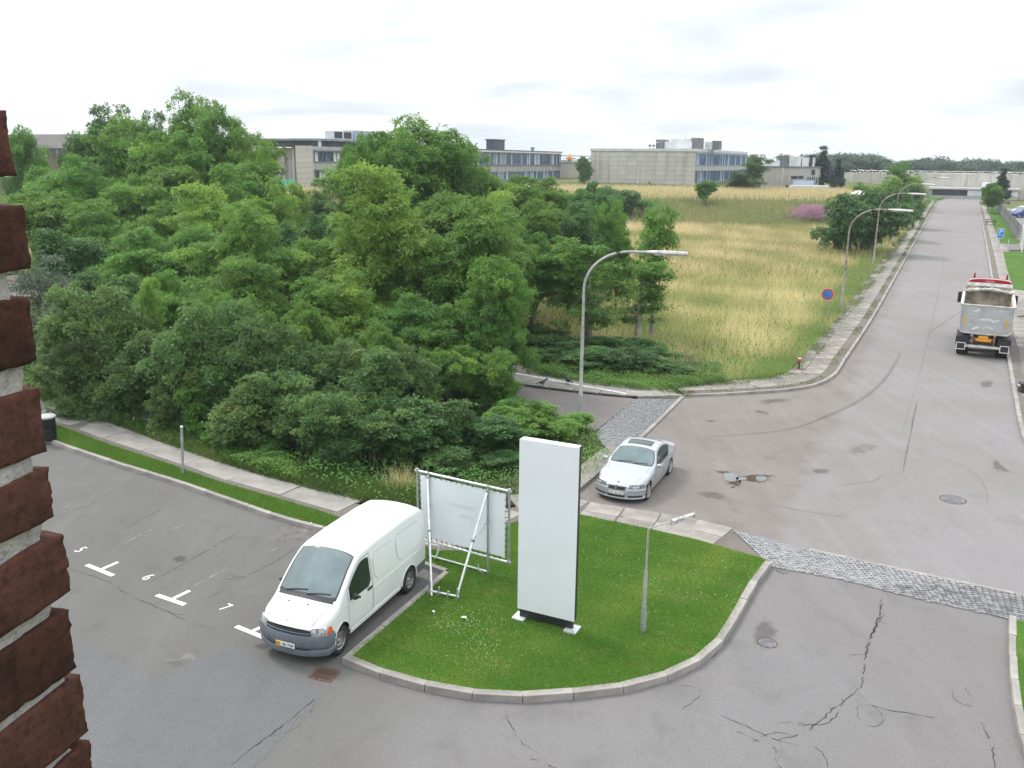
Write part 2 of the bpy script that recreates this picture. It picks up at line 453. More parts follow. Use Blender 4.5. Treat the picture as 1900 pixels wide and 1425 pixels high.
M['granite'] = simple('granite_sett', (0.205, 0.206, 0.212), 0.85, var=0.25, scale=8, bump=0.006, per_obj=0.30, fine=0.35)
M['bed'] = grassy('sand_joint', ((0.24, 0.23, 0.22), (0.20, 0.19, 0.18), (0.14, 0.15, 0.10)), 2)
M['dirt'] = grassy('verge_dirt', ((0.20, 0.175, 0.16), (0.16, 0.14, 0.128), (0.11, 0.13, 0.055)), 1.5)
M['worn_line'] = thin_layer('worn_line', (0.30, 0.295, 0.285), noise=(3.5, 0.42, 0.54), soft=False, strength=.7)
M['kerb_paint'] = simple('white_kerb_paint', (0.62, 0.61, 0.58), 0.85, var=0.15, scale=3, fine=0.35, per_obj=.1)
M['paint'] = simple('white_road_paint', (0.74, 0.73, 0.71), 0.8, var=0.08, scale=9, fine=0.25)
M['lawn'] = grassy('lawn_soil', ((0.050, 0.130, 0.014), (0.075, 0.165, 0.022), (0.15, 0.165, 0.050)), 1.2)
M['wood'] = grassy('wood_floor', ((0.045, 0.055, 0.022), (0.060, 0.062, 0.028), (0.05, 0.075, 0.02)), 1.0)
M['far_ground'] = grassy('far_ground', ((0.10, 0.13, 0.045), (0.16, 0.15, 0.06), (0.09, 0.12, 0.04)), 0.25)
M['steel'] = simple('galvanised_steel', (0.42, 0.44, 0.46), 0.5, 0.55, var=0.15, scale=7, fine=0.15)
M['steel_lite'] = simple('bright_tube', (0.66, 0.67, 0.68), 0.42, 0.35, var=0.12, scale=7)
M['rustpole'] = simple('weathered_pole', (0.36, 0.31, 0.30), 0.75, 0.2, var=0.3, scale=2.2, fine=0.3)
M['pole'] = simple('grey_pole', (0.40, 0.40, 0.385), 0.65, 0.25, var=0.15, scale=3, fine=0.15)
M['lamphead'] = simple('lamp_head', (0.55, 0.53, 0.52), 0.5, 0.1, var=0.25, scale=5, fine=0.3)
M['white_sheet'] = simple('white_panel', (0.74, 0.77, 0.80), 0.4, var=0.02, scale=0.8)
M['banner'] = simple('banner_cloth', (0.76, 0.80, 0.84), 0.6, var=0.015, scale=1.0)
M['banner_print'] = simple('banner_print', (0.77, 0.81, 0.85), 0.6, var=0.02)
M['black'] = simple('black_metal', (0.018, 0.020, 0.026), 0.45, var=0.1)
M['rubber'] = simple('rubber', (0.022, 0.022, 0.023), 0.85, var=0.25, scale=9)
M['rim'] = simple('steel_rim', (0.33, 0.32, 0.30), 0.5, 0.6, var=0.25, scale=14)
M['alloy'] = simple('alloy_rim', (0.55, 0.55, 0.56), 0.35, 0.7, var=0.15, scale=14)
M['white_paint'] = simple('white_car_paint', (0.70, 0.72, 0.715), 0.32, var=0.025, scale=1.2, Coat_Weight=0.15)
M['silver'] = simple('silver_car_paint', (0.40, 0.42, 0.445), 0.38, 0.35, var=0.02, scale=1.2, Coat_Weight=0.25)
M['grey_plastic'] = simple('grey_plastic', (0.115, 0.135, 0.155), 0.55, var=0.12, scale=4)
M['dark_plastic'] = simple('dark_plastic', (0.022, 0.024, 0.028), 0.5, var=0.1)
M['seam'] = simple('panel_gap', (0.16, 0.17, 0.17), 0.8, var=0.1)
M['dark_seam'] = simple('dark_gap', (0.03, 0.03, 0.032), 0.8, var=0.1)
M['windscreen'] = glass_mat('windscreen_glass', (0.085, 0.12, 0.125), 0.03)
M['car_glass'] = glass_mat('tinted_glass', (0.018, 0.028, 0.024), 0.03)
M['lens'] = simple('lamp_lens', (0.52, 0.53, 0.55), 0.12, 0.4, var=0.35, scale=16)
M['dark_lens'] = simple('dark_lamp_lens', (0.16, 0.16, 0.165), 0.1, 0.5, var=0.5, scale=14)
M['orange'] = simple('orange_lens', (0.62, 0.10, 0.012), 0.25, var=0.15, scale=12)
M['red'] = simple('red_paint', (0.52, 0.022, 0.045), 0.35, var=0.08, scale=3)
M['red_lens'] = simple('red_lens', (0.36, 0.02, 0.018), 0.25, var=0.2, scale=9)
M['yellow'] = simple('yellow_reflector', (0.72, 0.42, 0.02), 0.45, var=0.08, scale=6)
M['amber'] = simple('amber_board', (0.80, 0.30, 0.03), 0.45, var=0.08, scale=6)
M['plate_white'] = simple('plate_white', (0.72, 0.72, 0.70), 0.4, var=0.03)
M['plate_black'] = simple('plate_black', (0.02, 0.02, 0.02), 0.5, var=0.03)
M['tipper'] = simple('tipper_paint', (0.42, 0.43, 0.44), 0.5, 0.1, var=0.10, scale=2.0, fine=0.15)
M['tipper_rim'] = simple('tipper_rim', (0.58, 0.55, 0.50), 0.6, var=0.16, scale=4)
M['tipper_in'] = simple('tipper_inside', (0.36, 0.32, 0.25), 0.85, var=0.32, scale=1.5, fine=0.3)
M['tarp'] = simple('grey_tarp', (0.40, 0.41, 0.38), 0.8, var=0.22, scale=4, bump=0.01)
M['worn_white'] = simple('worn_white', (0.66, 0.66, 0.66), 0.7, var=0.1, scale=6)
M['blue'] = simple('blue_sign', (0.02, 0.20, 0.58), 0.4, var=0.05)
M['sign_red'] = simple('red_sign', (0.60, 0.03, 0.035), 0.4, var=0.05)
M['sign_white'] = simple('sign_white', (0.78, 0.80, 0.82), 0.4, var=0.03)
M['blue_car'] = simple('blue_car_paint', (0.02, 0.06, 0.22), 0.25, 0.3, var=0.03)
M['bin'] = simple('bin_plastic', (0.012, 0.017, 0.018), 0.4, var=0.2)
M['iron'] = simple('rusty_iron', (0.11, 0.062, 0.045), 0.85, var=0.35, scale=9, bump=0.003)
M['ironlid'] = simple('iron_lid', (0.19, 0.185, 0.20), 0.6, 0.4, var=0.2, scale=5, bump=0.004)
M['timber'] = simple('dark_timber', (0.045, 0.032, 0.028), 0.8, var=0.25, scale=4)
M['fence'] = simple('fence_board', (0.155, 0.165, 0.17), 0.85, var=0.22, scale=1.2, per_obj=0.22, fine=0.2)
M['cladding'] = simple('grey_cladding', (0.36, 0.42, 0.50), 0.5, 0.2, var=0.06)
M['teal'] = simple('teal_hoarding', (0.10, 0.56, 0.46), 0.5, var=0.05)
M['bark'] = simple('bark', (0.16, 0.14, 0.115), 0.95, var=0.35, scale=5, bump=0.02)
M['pale_bark'] = simple('pale_bark', (0.30, 0.27, 0.23), 0.95, var=0.3, scale=5, bump=0.015)
M['dead'] = simple('dead_wood', (0.27, 0.215, 0.17), 0.95, var=0.3, scale=5)
# foliage
M['lf_mid'] = leaf_mat('leaf_mid', ((0.054, 0.145, 0.034), (0.104, 0.240, 0.044), (0.215, 0.360, 0.058)), 0.42)
M['lf_light'] = leaf_mat('leaf_light', ((0.075, 0.175, 0.040), (0.150, 0.290, 0.052), (0.270, 0.410, 0.072)), 0.42)
M['lf_dark'] = leaf_mat('leaf_dark', ((0.040, 0.104, 0.034), (0.074, 0.174, 0.048), (0.130, 0.245, 0.060)), 0.32)
M['lf_olive'] = leaf_mat('leaf_olive', ((0.058, 0.132, 0.040), (0.105, 0.208, 0.058), (0.195, 0.275, 0.080)), 0.34)
M['lf_bush'] = leaf_mat('leaf_bush', ((0.042, 0.105, 0.038), (0.080, 0.178, 0.055), (0.140, 0.250, 0.070)), 0.35)
M['lf_silver'] = leaf_mat('leaf_silver', ((0.065, 0.115, 0.062), (0.125, 0.185, 0.115), (0.24, 0.30, 0.21)), 0.25)
M['lf_blue'] = leaf_mat('leaf_spruce', ((0.016, 0.032, 0.028), (0.030, 0.055, 0.048), (0.055, 0.085, 0.075)), 0.1)
M['lf_far'] = leaf_mat('leaf_far', ((0.041, 0.077, 0.059), (0.067, 0.119, 0.078), (0.108, 0.163, 0.098)), 0.25)  # distance haze mixed into the leaf colour: paler and bluer
M['lf_pink'] = leaf_mat('flower_pink', ((0.10, 0.12, 0.06), (0.26, 0.16, 0.21), (0.36, 0.20, 0.28)), 0.3)
M['gr_lawn'] = leaf_mat('grass_lawn', ((0.046, 0.138, 0.014), (0.098, 0.215, 0.022), (0.240, 0.310, 0.062)), 0.35, gloss=0.3)
M['gr_dry'] = leaf_mat('grass_field', ((0.125, 0.195, 0.046), (0.37, 0.325, 0.140), (0.66, 0.54, 0.31)), 0.3, gloss=0.25)
M['gr_verge'] = leaf_mat('grass_verge', ((0.045, 0.115, 0.020), (0.090, 0.170, 0.030), (0.22, 0.21, 0.08)), 0.3, gloss=0.3)
M['clover'] = leaf_mat('clover_flower', ((0.42, 0.46, 0.32), (0.52, 0.55, 0.42), (0.50, 0.50, 0.18)), 0.2)
# ------------------------------------------------------------------ terrain and paved areas
def gl(pts, z=0.0): return [G(x, y, z) for x, y in pts]
KZ = 0.12
# terrain sheet: one sheet out to the horizon, with the bank of the field
def terrain():
    xs = np.concatenate([np.arange(-2000, -200, 200), np.arange(-200, 220, 4.0), np.arange(220, 2001, 200)])
    ys = np.concatenate([np.arange(-40, 280, 4.0), np.arange(280, 2600, 160)])
    V = [(x, y, terr(x, y)-0.07) for y in ys for x in xs]; m = len(xs)
    F = [(i*m+j, i*m+j+1, (i+1)*m+j+1, (i+1)*m+j) for i in range(len(ys)-1) for j in range(m-1)]
    o = link_mesh('ground', np_mesh('ground', V, F, M['far_ground'], smooth=True)); o['kind'] = 'structure'
terrain()

# kerb lines, in photo pixels at road level
K_FIELD = [(1270, 737), (1330, 735), (1400, 731), (1474, 725), (1521, 715), (1549, 699), (1568, 671), (1616, 598), (1657, 525), (1698, 450), (1724, 402), (1741, 373)]
K_EAST = [(1814, 375), (1833, 480), (1838, 513), (1852, 585), (1869, 671), (1882, 748), (1893, 802), (1903, 826), (1935, 845), (1990, 858)]
K_SIDE = [(1075, 913), (1135, 862), (1194, 812), (1270, 737)]
K_LOT = [(20, 790), (98, 825), (225, 869), (319, 898), (440, 940), (528, 970), (613, 992), (720, 1032), (825, 1068)]
K_LAWN = [(825, 1068), (745, 1137), (690, 1184), (635, 1232), (672, 1249), (720, 1266), (800, 1287), (885, 1301), (970, 1305), (1060, 1299), (1140, 1290), (1210, 1275), (1275, 1250), (1325, 1218), (1347, 1192), (1382, 1130), (1416, 1072), (1432, 1053)]
K_SE = [(1871, 1150), (1872, 1240), (1880, 1320), (1896, 1395), (1915, 1450)]
C_TOP = [(1360, 985), (1500, 1022), (1640, 1052), (1760, 1078), (1960, 1120)]
C_BOT = [(1420, 1038), (1432, 1053), (1560, 1076), (1700, 1112), (1800, 1134), (1871, 1150), (1960, 1172)]

road_poly = (gl([(1075, 913), (1194, 812)] + K_FIELD) + gl([(1760, 368), (1790, 362), (1830, 362), (1840, 368)]) + gl(K_EAST)
             + gl([(2150, 900), (2150, 1170), (1960, 1130)]) + gl([(1760, 1085), (1640, 1060), (1500, 1030), (1360, 992), (1300, 968), (1200, 952), (1075, 930)]))
sheet('road', road_poly, 0.0, M['road'])
lot_poly = (gl(K_LOT) + gl(K_LAWN[1:4]) + gl([(700, 1330), (560, 1520), (300, 1800), (-700, 1800), (-420, 850)]))
sheet('parking_lot', lot_poly, 0.0, M['lot'])
drive_poly = gl(K_LAWN[3:]) + gl([(1440, 1040), (1560, 1066), (1700, 1100), (1880, 1140)]) + gl(K_SE) + gl([(1930, 1800), (300, 1800), (560, 1520), (700, 1330)])
sheet('driveway', drive_poly, 0.0, M['drive'])
# side street running off behind the wood
SDIR = (G(700, 650)-G(1180, 740)).normalized(); SN = Vector((-SDIR.y, SDIR.x, 0))
s0, s1 = G(1179, 740), G(1102, 802)
side_poly = [s0, s0+SDIR*60, s1+SDIR*62, s1]
sheet('side_street', side_poly, 0.0, M['side'])
# darker re-laid and worn areas of asphalt
def rough_sheet(name, px_pts, z, mat, amp, seed=1):
    """flat patch whose edge wanders like a hand-laid repair"""
    P = gl(px_pts); rnd = random.Random(seed); out = []
    for a, b in zip(P, P[1:]+P[:1]):
        n = max(2, int((b-a).length/.16)); d = (b-a).normalized(); nr = Vector((-d.y, d.x, 0)); w = 0.0
        for k in range(n):
            w = w*.75+rnd.gauss(0, amp); out.append(a.lerp(b, k/n)+nr*w*math.sin(math.pi*k/n))
    return sheet(name, out, z, mat)
rough_sheet('asphalt_patch', [(60, 1230), (150, 1190), (290, 1262), (430, 1200), (560, 1262), (600, 1290), (540, 1350), (470, 1425), (380, 1500), (-60, 1500), (-60, 1260)], 0.004, M['patch_blue'], .05)

# pavements, verges and lawn stand a kerb's height above the road
def inset_line(line, d):
    """the line shifted sideways by d metres (to its own left for positive d)"""
    out = []
    for i, p in enumerate(line):
        q = line[min(i+1, len(line)-1)]-line[max(i-1, 0)]; q.normalize()
        out.append(p + Vector((-q.y, q.x, 0))*d)
    return out
kf = smooth_line(gl(K_FIELD), 1.0); ke = smooth_line(gl(K_EAST), 1.0)
f1, f2, f3, f4 = (inset_line(kf, d) for d in (0.16, 0.55, 1.45, 2.0))
def strip_slab(name, A, B, z, mat):
    m = MB(); m.grid([[Vector((a.x, a.y, -.06)), Vector((a.x, a.y, z)), Vector((b.x, b.y, z)), Vector((b.x, b.y, -.06))] for a, b in zip(A, B)])
    o = m.build(name, mat); o['kind'] = 'structure'; return o
strip_slab('verge_strip', f1, f4, KZ-0.012, M['dirt'])
slab('field_soil', f4 + [ROAD_P+AX*240-BX*2.4, ROAD_P+AX*240-BX*14, Vector((-160, 128, 0)), Vector((-160, 95, 0)), s0+SDIR*170+SN*-2.4, s0+SDIR*60+SN*-2.4, s0+SN*-2.4] if False else
     [p for p in f4 if p.y < 126] + [Vector((-90, 126, 0)), s0+SDIR*60-SN*2.0, s0-SN*2.0], -0.06, KZ-0.03, M['lawn'])
e1, e2, e3 = (inset_line(ke, d) for d in (0.16, 0.60, 2.25))
strip_slab('verge_strip', e1, e3, KZ-0.012, M['dirt'])

# pavement of large slabs between lawn and road, footpath along the wood, grass strip
PAV_LAWN = [(1075, 955), (1200, 981), (1290, 1001), (1420, 1038)]
PATH_N = [(-260, 690), (78, 750), (207, 792), (296, 825), (400, 862), (503, 893), (590, 917), (673, 937), (800, 958), (900, 950), (985, 935), (1030, 925)]
PATH_S = [(-300, 716), (95, 785), (207, 827), (325, 865), (400, 892), (500, 921), (599, 950), (700, 984), (809, 1022), (856, 1022), (905, 998), (945, 973), (985, 958), (1075, 955)]
slab('footpath', gl(PATH_N, KZ)+gl([(1075, 915), (1075, 930), (1200, 952), (1300, 968), (1362, 987), (1425, 1045)], KZ)+gl(PAV_LAWN[::-1], KZ)+gl(PATH_S[::-1], KZ), -0.06, KZ-0.012, M['dirt'])
slab('grass_strip', gl(PATH_S[:9], KZ) + inset_line(gl(K_LOT), 0.10)[::-1], -0.06, KZ+0.012, M['lawn'])
lawn_poly = inset_line(smooth_line(gl(K_LAWN), 0.6), 0.12) + gl([(1425, 1042)] + PAV_LAWN[::-1] + PATH_S[8:-1][::-1], KZ)
slab('lawn', lawn_poly, -0.06, KZ+0.014, M['lawn'])
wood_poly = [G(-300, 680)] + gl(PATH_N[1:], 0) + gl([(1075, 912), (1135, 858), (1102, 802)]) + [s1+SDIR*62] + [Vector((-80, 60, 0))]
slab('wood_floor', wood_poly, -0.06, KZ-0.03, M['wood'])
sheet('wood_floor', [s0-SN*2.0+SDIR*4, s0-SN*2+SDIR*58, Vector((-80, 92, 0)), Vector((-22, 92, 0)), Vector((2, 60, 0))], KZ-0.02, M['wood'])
slab('side_pavement', [s0+SDIR*0.4, s0+SDIR*58, s0+SDIR*58-SN*2.0, s0-SN*2.0+SDIR*.4], -0.06, KZ-0.01, M['dirt'])
# corner pavement beside the parked saloon
slab('corner_pavement', gl([(1075, 913), (1135, 862), (1160, 838), (1128, 833), (1100, 850), (1075, 872), (1040, 905)], 0), -0.06, KZ+0.004, M['slab'])
# grass and yard on the far side of the main road
def east(a, b, z=0):                # metres along the road from ROAD_P, metres across from its east kerb
    return ROAD_P + AX*a + BX*(EASTW+b)
EASTW = (G(1853, 590)-ROAD_P).dot(BX)
slab('grass_verge', gl([(1861, 467), (1869, 500), (1880, 537), (1990, 548), (1990, 464)], KZ), -0.06, KZ+0.02, M['lawn'])
slab('grass_verge', gl([(1829, 379), (1841, 415), (1856, 452), (1889, 453), (1875, 430), (1850, 387), (1846, 379)], KZ), -0.06, KZ+0.02, M['lawn'])
slab('grass_verge', gl([(1884, 1152), (1886, 1240), (1893, 1318), (1908, 1390), (2060, 1500), (2100, 1180)], KZ), -0.06, KZ+0.02, M['lawn'])
slab('grass_verge', gl([(1716, 387), (1738, 371), (1758, 366), (1790, 363), (1800, 359), (1725, 360)], 0), -0.06, KZ, M['lawn'])
slab('yard', gl([(1852, 387), (1878, 430), (1896, 452), (2020, 452), (2020, 384)], 0), -0.06, 0.05, M['road'])
slab('entrance_drive', gl([(1858, 466), (1862, 453), (1990, 452), (1990, 463)], 0), -0.06, KZ, M['drive'])
slab('yard_entrance', [Vector((p.x, p.y, 0)) for p in gl([(1868, 560), (1876, 540), (1990, 551), (1990, 700), (1897, 700), (1888, 640)])], -0.06, KZ-0.004, M['side'])

# ------------------------------------------------------------------ kerb stones, one object each
kerb_box = MB().box((0, 0, 0), (0.985, 0.15, 0.2)).mesh('kerb_stone', M['concrete'], bevel=0.012)
kerb_white = MB().box((0, 0, 0), (0.985, 0.15, 0.2)).mesh('kerb_stone', M['kerb_paint'], bevel=0.012)
def kerb(line, side, name='kerb', top=KZ, length=1.0, width=1.0, limit=400, me=None):
    """straight stones along a line; side +1 puts them to its left"""
    root = empty(name, (0, 0, 0), kind='structure')
    pts = smooth_line(line, 0.05); acc = 0; a = pts[0]; n = 0; rnd = random.Random(len(pts))
    for i in range(1, len(pts)):
        acc += (pts[i]-pts[i-1]).length
        if acc >= length or i == len(pts)-1:
            b = pts[i]; d = b-a; L = d.length
            if L > 0.2:
                o = link_mesh('kerb_stone', me or kerb_box, None, root); n += 1
                nr = Vector((-d.y, d.x, 0)).normalized()
                o.location = (a+b)/2 + nr*side*0.075*width + Vector((0, 0, top-0.1+rnd.uniform(-.006, .006)))
                o.rotation_euler = (rnd.uniform(-.02, .02), 0, math.atan2(d.y, d.x)+rnd.uniform(-.006, .006))
                o.scale = (L, width, 1)
            a = b; acc = 0
    return root
kerb(gl(K_LAWN[:4]), 1, top=KZ+0.03)
kerb(gl(K_LAWN[3:]), 1, top=KZ+0.04, length=1.02, width=1.25)
kerb(gl(K_LOT), 1, top=KZ+0.02)
kerb(gl(K_FIELD), 1, length=1.0)
kerb(gl(K_EAST), 1, length=1.0, width=1.1)
kerb(gl(K_SIDE), 1, top=0.07)
kerb(gl(K_SE), 1, top=KZ+0.02)
kerb(gl([(1075, 931), (1120, 938), (1200, 953)]), -1, top=0.06)
kerb(gl(C_TOP[1:]), 1, top=0.03, width=0.8)
kerb([G(1266, 738), s0], -1, top=KZ+0.01)
kerb([s0+SDIR*0.5, s0+SDIR*40], -1, top=KZ+0.02, width=1.2, me=kerb_white)

# ------------------------------------------------------------------ paving slabs
slab_mesh = {}
def paving(name, line, width, length, mat, off, z, cross=1, gap=0.02, jitter=0.006, limit=300, seed=1, skip=0.0):
    """slabs laid along a line, `off` metres to its left, `cross` slabs across"""
    key = (width, length, mat.name)
    if key not in slab_mesh:
        slab_mesh[key] = MB().box((0, 0, 0), (length-gap, width/cross-gap, 0.06)).mesh('paving_slab', mat, bevel=0.006)
    me = slab_mesh[key]
    root = empty(name, (0, 0, 0), kind='structure'); rnd = random.Random(seed); n = 0
    pts = smooth_line(line, 0.05); acc = 0; a = pts[0]
    for i in range(1, len(pts)):
        acc += (pts[i]-pts[i-1]).length
        if acc >= length and n < limit:
            b = pts[i]; d = b-a; nr = Vector((-d.y, d.x, 0)).normalized(); L = d.length
            for k in range(cross):
                if rnd.random() < skip: continue
                o = link_mesh('paving_slab', me, None, root); n += 1
                o.location = (a+b)/2 + nr*(off+width*(k+0.5)/cross) + Vector((0, 0, z-0.03+rnd.uniform(-jitter, jitter)))
                o.rotation_euler = (rnd.uniform(-.012, .012), rnd.uniform(-.012, .012), math.atan2(d.y, d.x)+rnd.uniform(-.012, .012))
            a = b; acc = 0
    return root
paving('pavement', gl(K_FIELD), 0.92, 1.25, M['slab_old'], 0.58, KZ, seed=2)
paving('pavement', gl(K_FIELD), 0.55, 0.62, M['concrete_old'], 1.52, KZ-0.008, seed=3, limit=120, jitter=0.015)
paving('pavement', gl(K_EAST[:8]), 1.5, 1.25, M['slab'], 0.62, KZ, cross=2, seed=4, limit=260)
PAV_MID = gl([(1040, 920), (1075, 931), (1200, 953), (1300, 969), (1362, 986), (1416, 1009)])
paving('pavement', PAV_MID, 1.56, 1.10, M['slab'], -1.62, KZ, cross=2, seed=5)
paving('footpath_paving', gl(PATH_S[:8]), 1.84, 2.4, M['path'], 0.06, KZ, cross=2, seed=6, gap=0.010, jitter=0.003)
paving('footpath_paving', gl([(700, 989), (809, 1024), (856, 1020), (905, 998), (945, 973), (985, 957), (1060, 954)]), 1.5, 0.8, M['path'], 0.06, KZ-0.002, cross=2, seed=8, gap=0.012)
paving('side_paving', [G(1262, 738), s0, s0+SDIR*30], 1.7, 1.2, M['path'], -1.75, KZ, cross=2, seed=7)

# ------------------------------------------------------------------ granite setts
def lerp_line(line, t):
    P = [Vector(p) for p in line]; L = [0]
    for i in range(1, len(P)): L.append(L[-1]+(P[i]-P[i-1]).length)
    x = t*L[-1]
    for i in range(1, len(P)):
        if x <= L[i] or i == len(P)-1:
            return P[i-1].lerp(P[i], (x-L[i-1])/max(1e-6, L[i]-L[i-1]))
def sett_mesh(seed):
    rnd = random.Random(seed); m = MB().box((0, 0, 0), (1, 1, 0.12))
    me = m.mesh('cobblestone', M['granite'], bevel=None); bm = bmesh.new(); bm.from_mesh(me)
    for v in bm.verts:
        v.co.x += rnd.uniform(-.05, .05); v.co.y += rnd.uniform(-.06, .06)
        if v.co.z > 0: v.co.x *= 0.92; v.co.y *= 0.90
    bmesh.ops.bevel(bm, geom=[e for e in bm.edges if all(v.co.z > 0 for v in e.verts)], offset=0.03, segments=1, affect='EDGES')
    bm.to_mesh(me); bm.free(); return me
setts = [sett_mesh(k) for k in range(5)]
def cobbles(name, lineA, lineB, size, n_parts, seed, z=0.02):
    """rows of setts between two lines; the nearest n_parts are objects, the rest one stuff mesh"""
    rnd = random.Random(seed); root = empty(name, (0, 0, 0), kind='structure')
    LA = sum((Vector(lineA[i+1])-Vector(lineA[i])).length for i in range(len(lineA)-1))
    bed = [lerp_line(lineA, i/20) for i in range(21)] + [lerp_line(lineB, 1-i/20) for i in range(21)]
    sheet('joint_sand', bed, 0.006, M['bed'], kind=None, parent=root)
    items = []; nu = int(LA/size[0])
    for i in range(nu):
        a, b = lerp_line(lineA, (i+.5)/nu), lerp_line(lineB, (i+.5)/nu); d = b-a; nv = max(1, int(d.length/size[1]))
        tng = lerp_line(lineA, min(1, (i+1)/nu))-lerp_line(lineA, i/nu); ang = math.atan2(tng.y, tng.x)
        off = rnd.random()
        for j in range(nv):
            p = a + d*((j+0.15+0.7*off)/nv)
            items.append((p, ang + rnd.uniform(-.08, .08), size[0]*rnd.uniform(.82, .98), d.length/nv*rnd.uniform(.82, .98), rnd.uniform(-.012, .008)))
    items.sort(key=lambda q: q[0].y)
    for p, an, sx, sy, dz in items[:n_parts]:
        o = link_mesh('cobblestone', rnd.choice(setts), None, root)
        o.location = (p.x, p.y, z-0.06+dz*.6+0.012); o.rotation_euler = (rnd.uniform(-.04, .04), rnd.uniform(-.04, .04), an); o.scale = (sx, sy, 1)
    V = []; F = []
    rest = items[n_parts:]
    if rest:
        base = [(np.array([v.co for v in m.vertices]), [tuple(f.vertices) for f in m.polygons]) for m in setts]
        mb = MB()
        for p, an, sx, sy, dz in rest:
            bv, bf = rnd.choice(base); c, s = math.cos(an), math.sin(an)
            q = [(p.x+c*x*sx-s*y*sy, p.y+s*x*sx+c*y*sy, zz+z-0.06+dz*.6+0.012) for x, y, zz in bv]
            mb.add(q, bf)
        o = mb.build('cobblestones', M['granite'], root, recalc=False); o['kind'] = 'stuff'
cobbles('cobble_apron', gl(C_TOP), gl(C_BOT[1:]), (0.15, 0.115), 300, 11)
cobbles('cobble_crossing', gl([(1264, 742), (1230, 778), (1188, 816), (1150, 846)]), gl([(1179, 741), (1150, 765), (1112, 797), (1100, 815)]), (0.13, 0.11), 0, 12)

# ------------------------------------------------------------------ paint, cracks, lids
def paint_strip(mb, a, b, w):
    a, b = Vector(a), Vector(b); d = (b-a).normalized(); n = Vector((-d.y, d.x, 0))*w/2
    mb.add([p+Vector((0, 0, 0.004)) for p in (a-n, b-n, b+n, a+n)], [(0, 1, 2, 3)])
for (a, b, c) in (((161, 1048), (210, 1068), (219, 1043)), ((291, 1104), (343, 1122), (352, 1096)), ((438, 1162), (492, 1184), (503, 1155))):
    m = MB(); A, B, C_ = G(*a), G(*b), G(*c); mid = (A+B)/2
    u = (B-A).normalized(); stem = (C_-mid).normalized()
    paint_strip(m, A, B, 0.13); paint_strip(m, mid+stem*0.075, C_, 0.11)
    o = m.build('parking_mark', M['paint'], recalc=False); o['kind'] = 'structure'
pdir = math.atan2((G(343, 1122)-G(291, 1104)).y, (G(343, 1122)-G(291, 1104)).x)
for txt, px in (('5', (149, 1020)), ('6', (274, 1071)), ('7', (418, 1127))):
    o = link_mesh('bay_number', text_mesh(txt, 0.40, M['paint'], 'bay_number', 0.001)); o['kind'] = 'structure'
    o.location = G(*px, 0.005); o.rotation_euler = (0, 0, pdir-R(2)); o.scale = (1, 1.2, 1)
def crack(pts, w, mat='crack', z=0.006, jag=0.03, seed=1, step=0.10):
    L = smooth_line(gl(pts), step); return ribbon('road_crack', L, w, z, M[mat], jag=jag, seed=seed)
cr = [([(130, 1056), (200, 1080), (240, 1105), (300, 1130), (345, 1152), (400, 1170)], .035), ([(275, 1082), (330, 1052), (390, 1018), (448, 986)], .045),
      ([(110, 958), (170, 935), (210, 912)], .03), ([(225, 985), (290, 950), (345, 930)], .03), ([(450, 1072), (505, 1045), (555, 1012)], .03), ([(370, 1120), (420, 1092), (455, 1070)], .02),
      ([(430, 1420), (480, 1380), (520, 1350), (560, 1318), (585, 1298)], .07), ([(500, 1366), (545, 1352), (570, 1330), (583, 1300)], .03),
      ([(935, 1318), (948, 1345), (965, 1375), (1000, 1400)], .04), ([(985, 1408), (1030, 1425), (1060, 1450)], .05),
      ([(1637, 1104), (1633, 1135), (1624, 1165), (1613, 1190), (1607, 1215), (1603, 1245), (1598, 1275)], .09), ([(1640, 1140), (1622, 1168), (1612, 1200)], .04),
      ([(1598, 1275), (1560, 1305), (1535, 1325), (1520, 1340), (1490, 1360), (1445, 1372)], .05), ([(1320, 1320), (1380, 1345), (1430, 1370), (1480, 1385)], .04),
      ([(1340, 1345), (1400, 1372), (1435, 1385), (1440, 1410), (1470, 1450)], .04), ([(1470, 1343), (1520, 1345), (1545, 1335), (1560, 1310)], .035),
      ([(1600, 1305), (1640, 1315), (1690, 1325), (1750, 1333)], .045), ([(1590, 1310), (1600, 1340), (1625, 1350), (1635, 1325), (1618, 1308)], .03),
      ([(1768, 1282), (1772, 1298), (1800, 1310), (1803, 1295), (1790, 1274)], .04), ([(1260, 1272), (1300, 1280), (1295, 1295), (1265, 1315)], .035),
      ([(1700, 1010), (1672, 1090)], .0), ([(1380, 1390), (1430, 1360), (1480, 1365)], .03), ([(1820, 1340), (1840, 1380), (1845, 1425)], .05), ([(1505, 1380), (1525, 1395), (1540, 1430)], .035)]
for i, (p, w) in enumerate(cr):
    if w:
        crack(p, w*.62, seed=i, jag=.026)
        if i % 5 == 0:                                               # hairline offshoots
            L = smooth_line(gl(p), .3); rnd = random.Random(i)
            for _ in range(2):
                a = rnd.choice(L); d = Vector((rnd.uniform(-1, 1), rnd.uniform(-1, 1), 0)).normalized()
                ribbon('road_crack', smooth_line([a, a+d*rnd.uniform(.15, .25), a+d*rnd.uniform(.3, .5)+Vector((d.y, -d.x, 0))*rnd.uniform(-.2, .2)], .08), .016, .0058, M['crack'], jag=.012, seed=i)
for i, (p, w) in enumerate([([(1702, 745), (1695, 775), (1690, 805)], .12), ([(1690, 805), (1680, 850), (1676, 875)], .10), ([(1672, 810), (1720, 640), (1752, 480)], .05)]):
    crack(p, w, 'softmark', 0.005, 0.01, i)
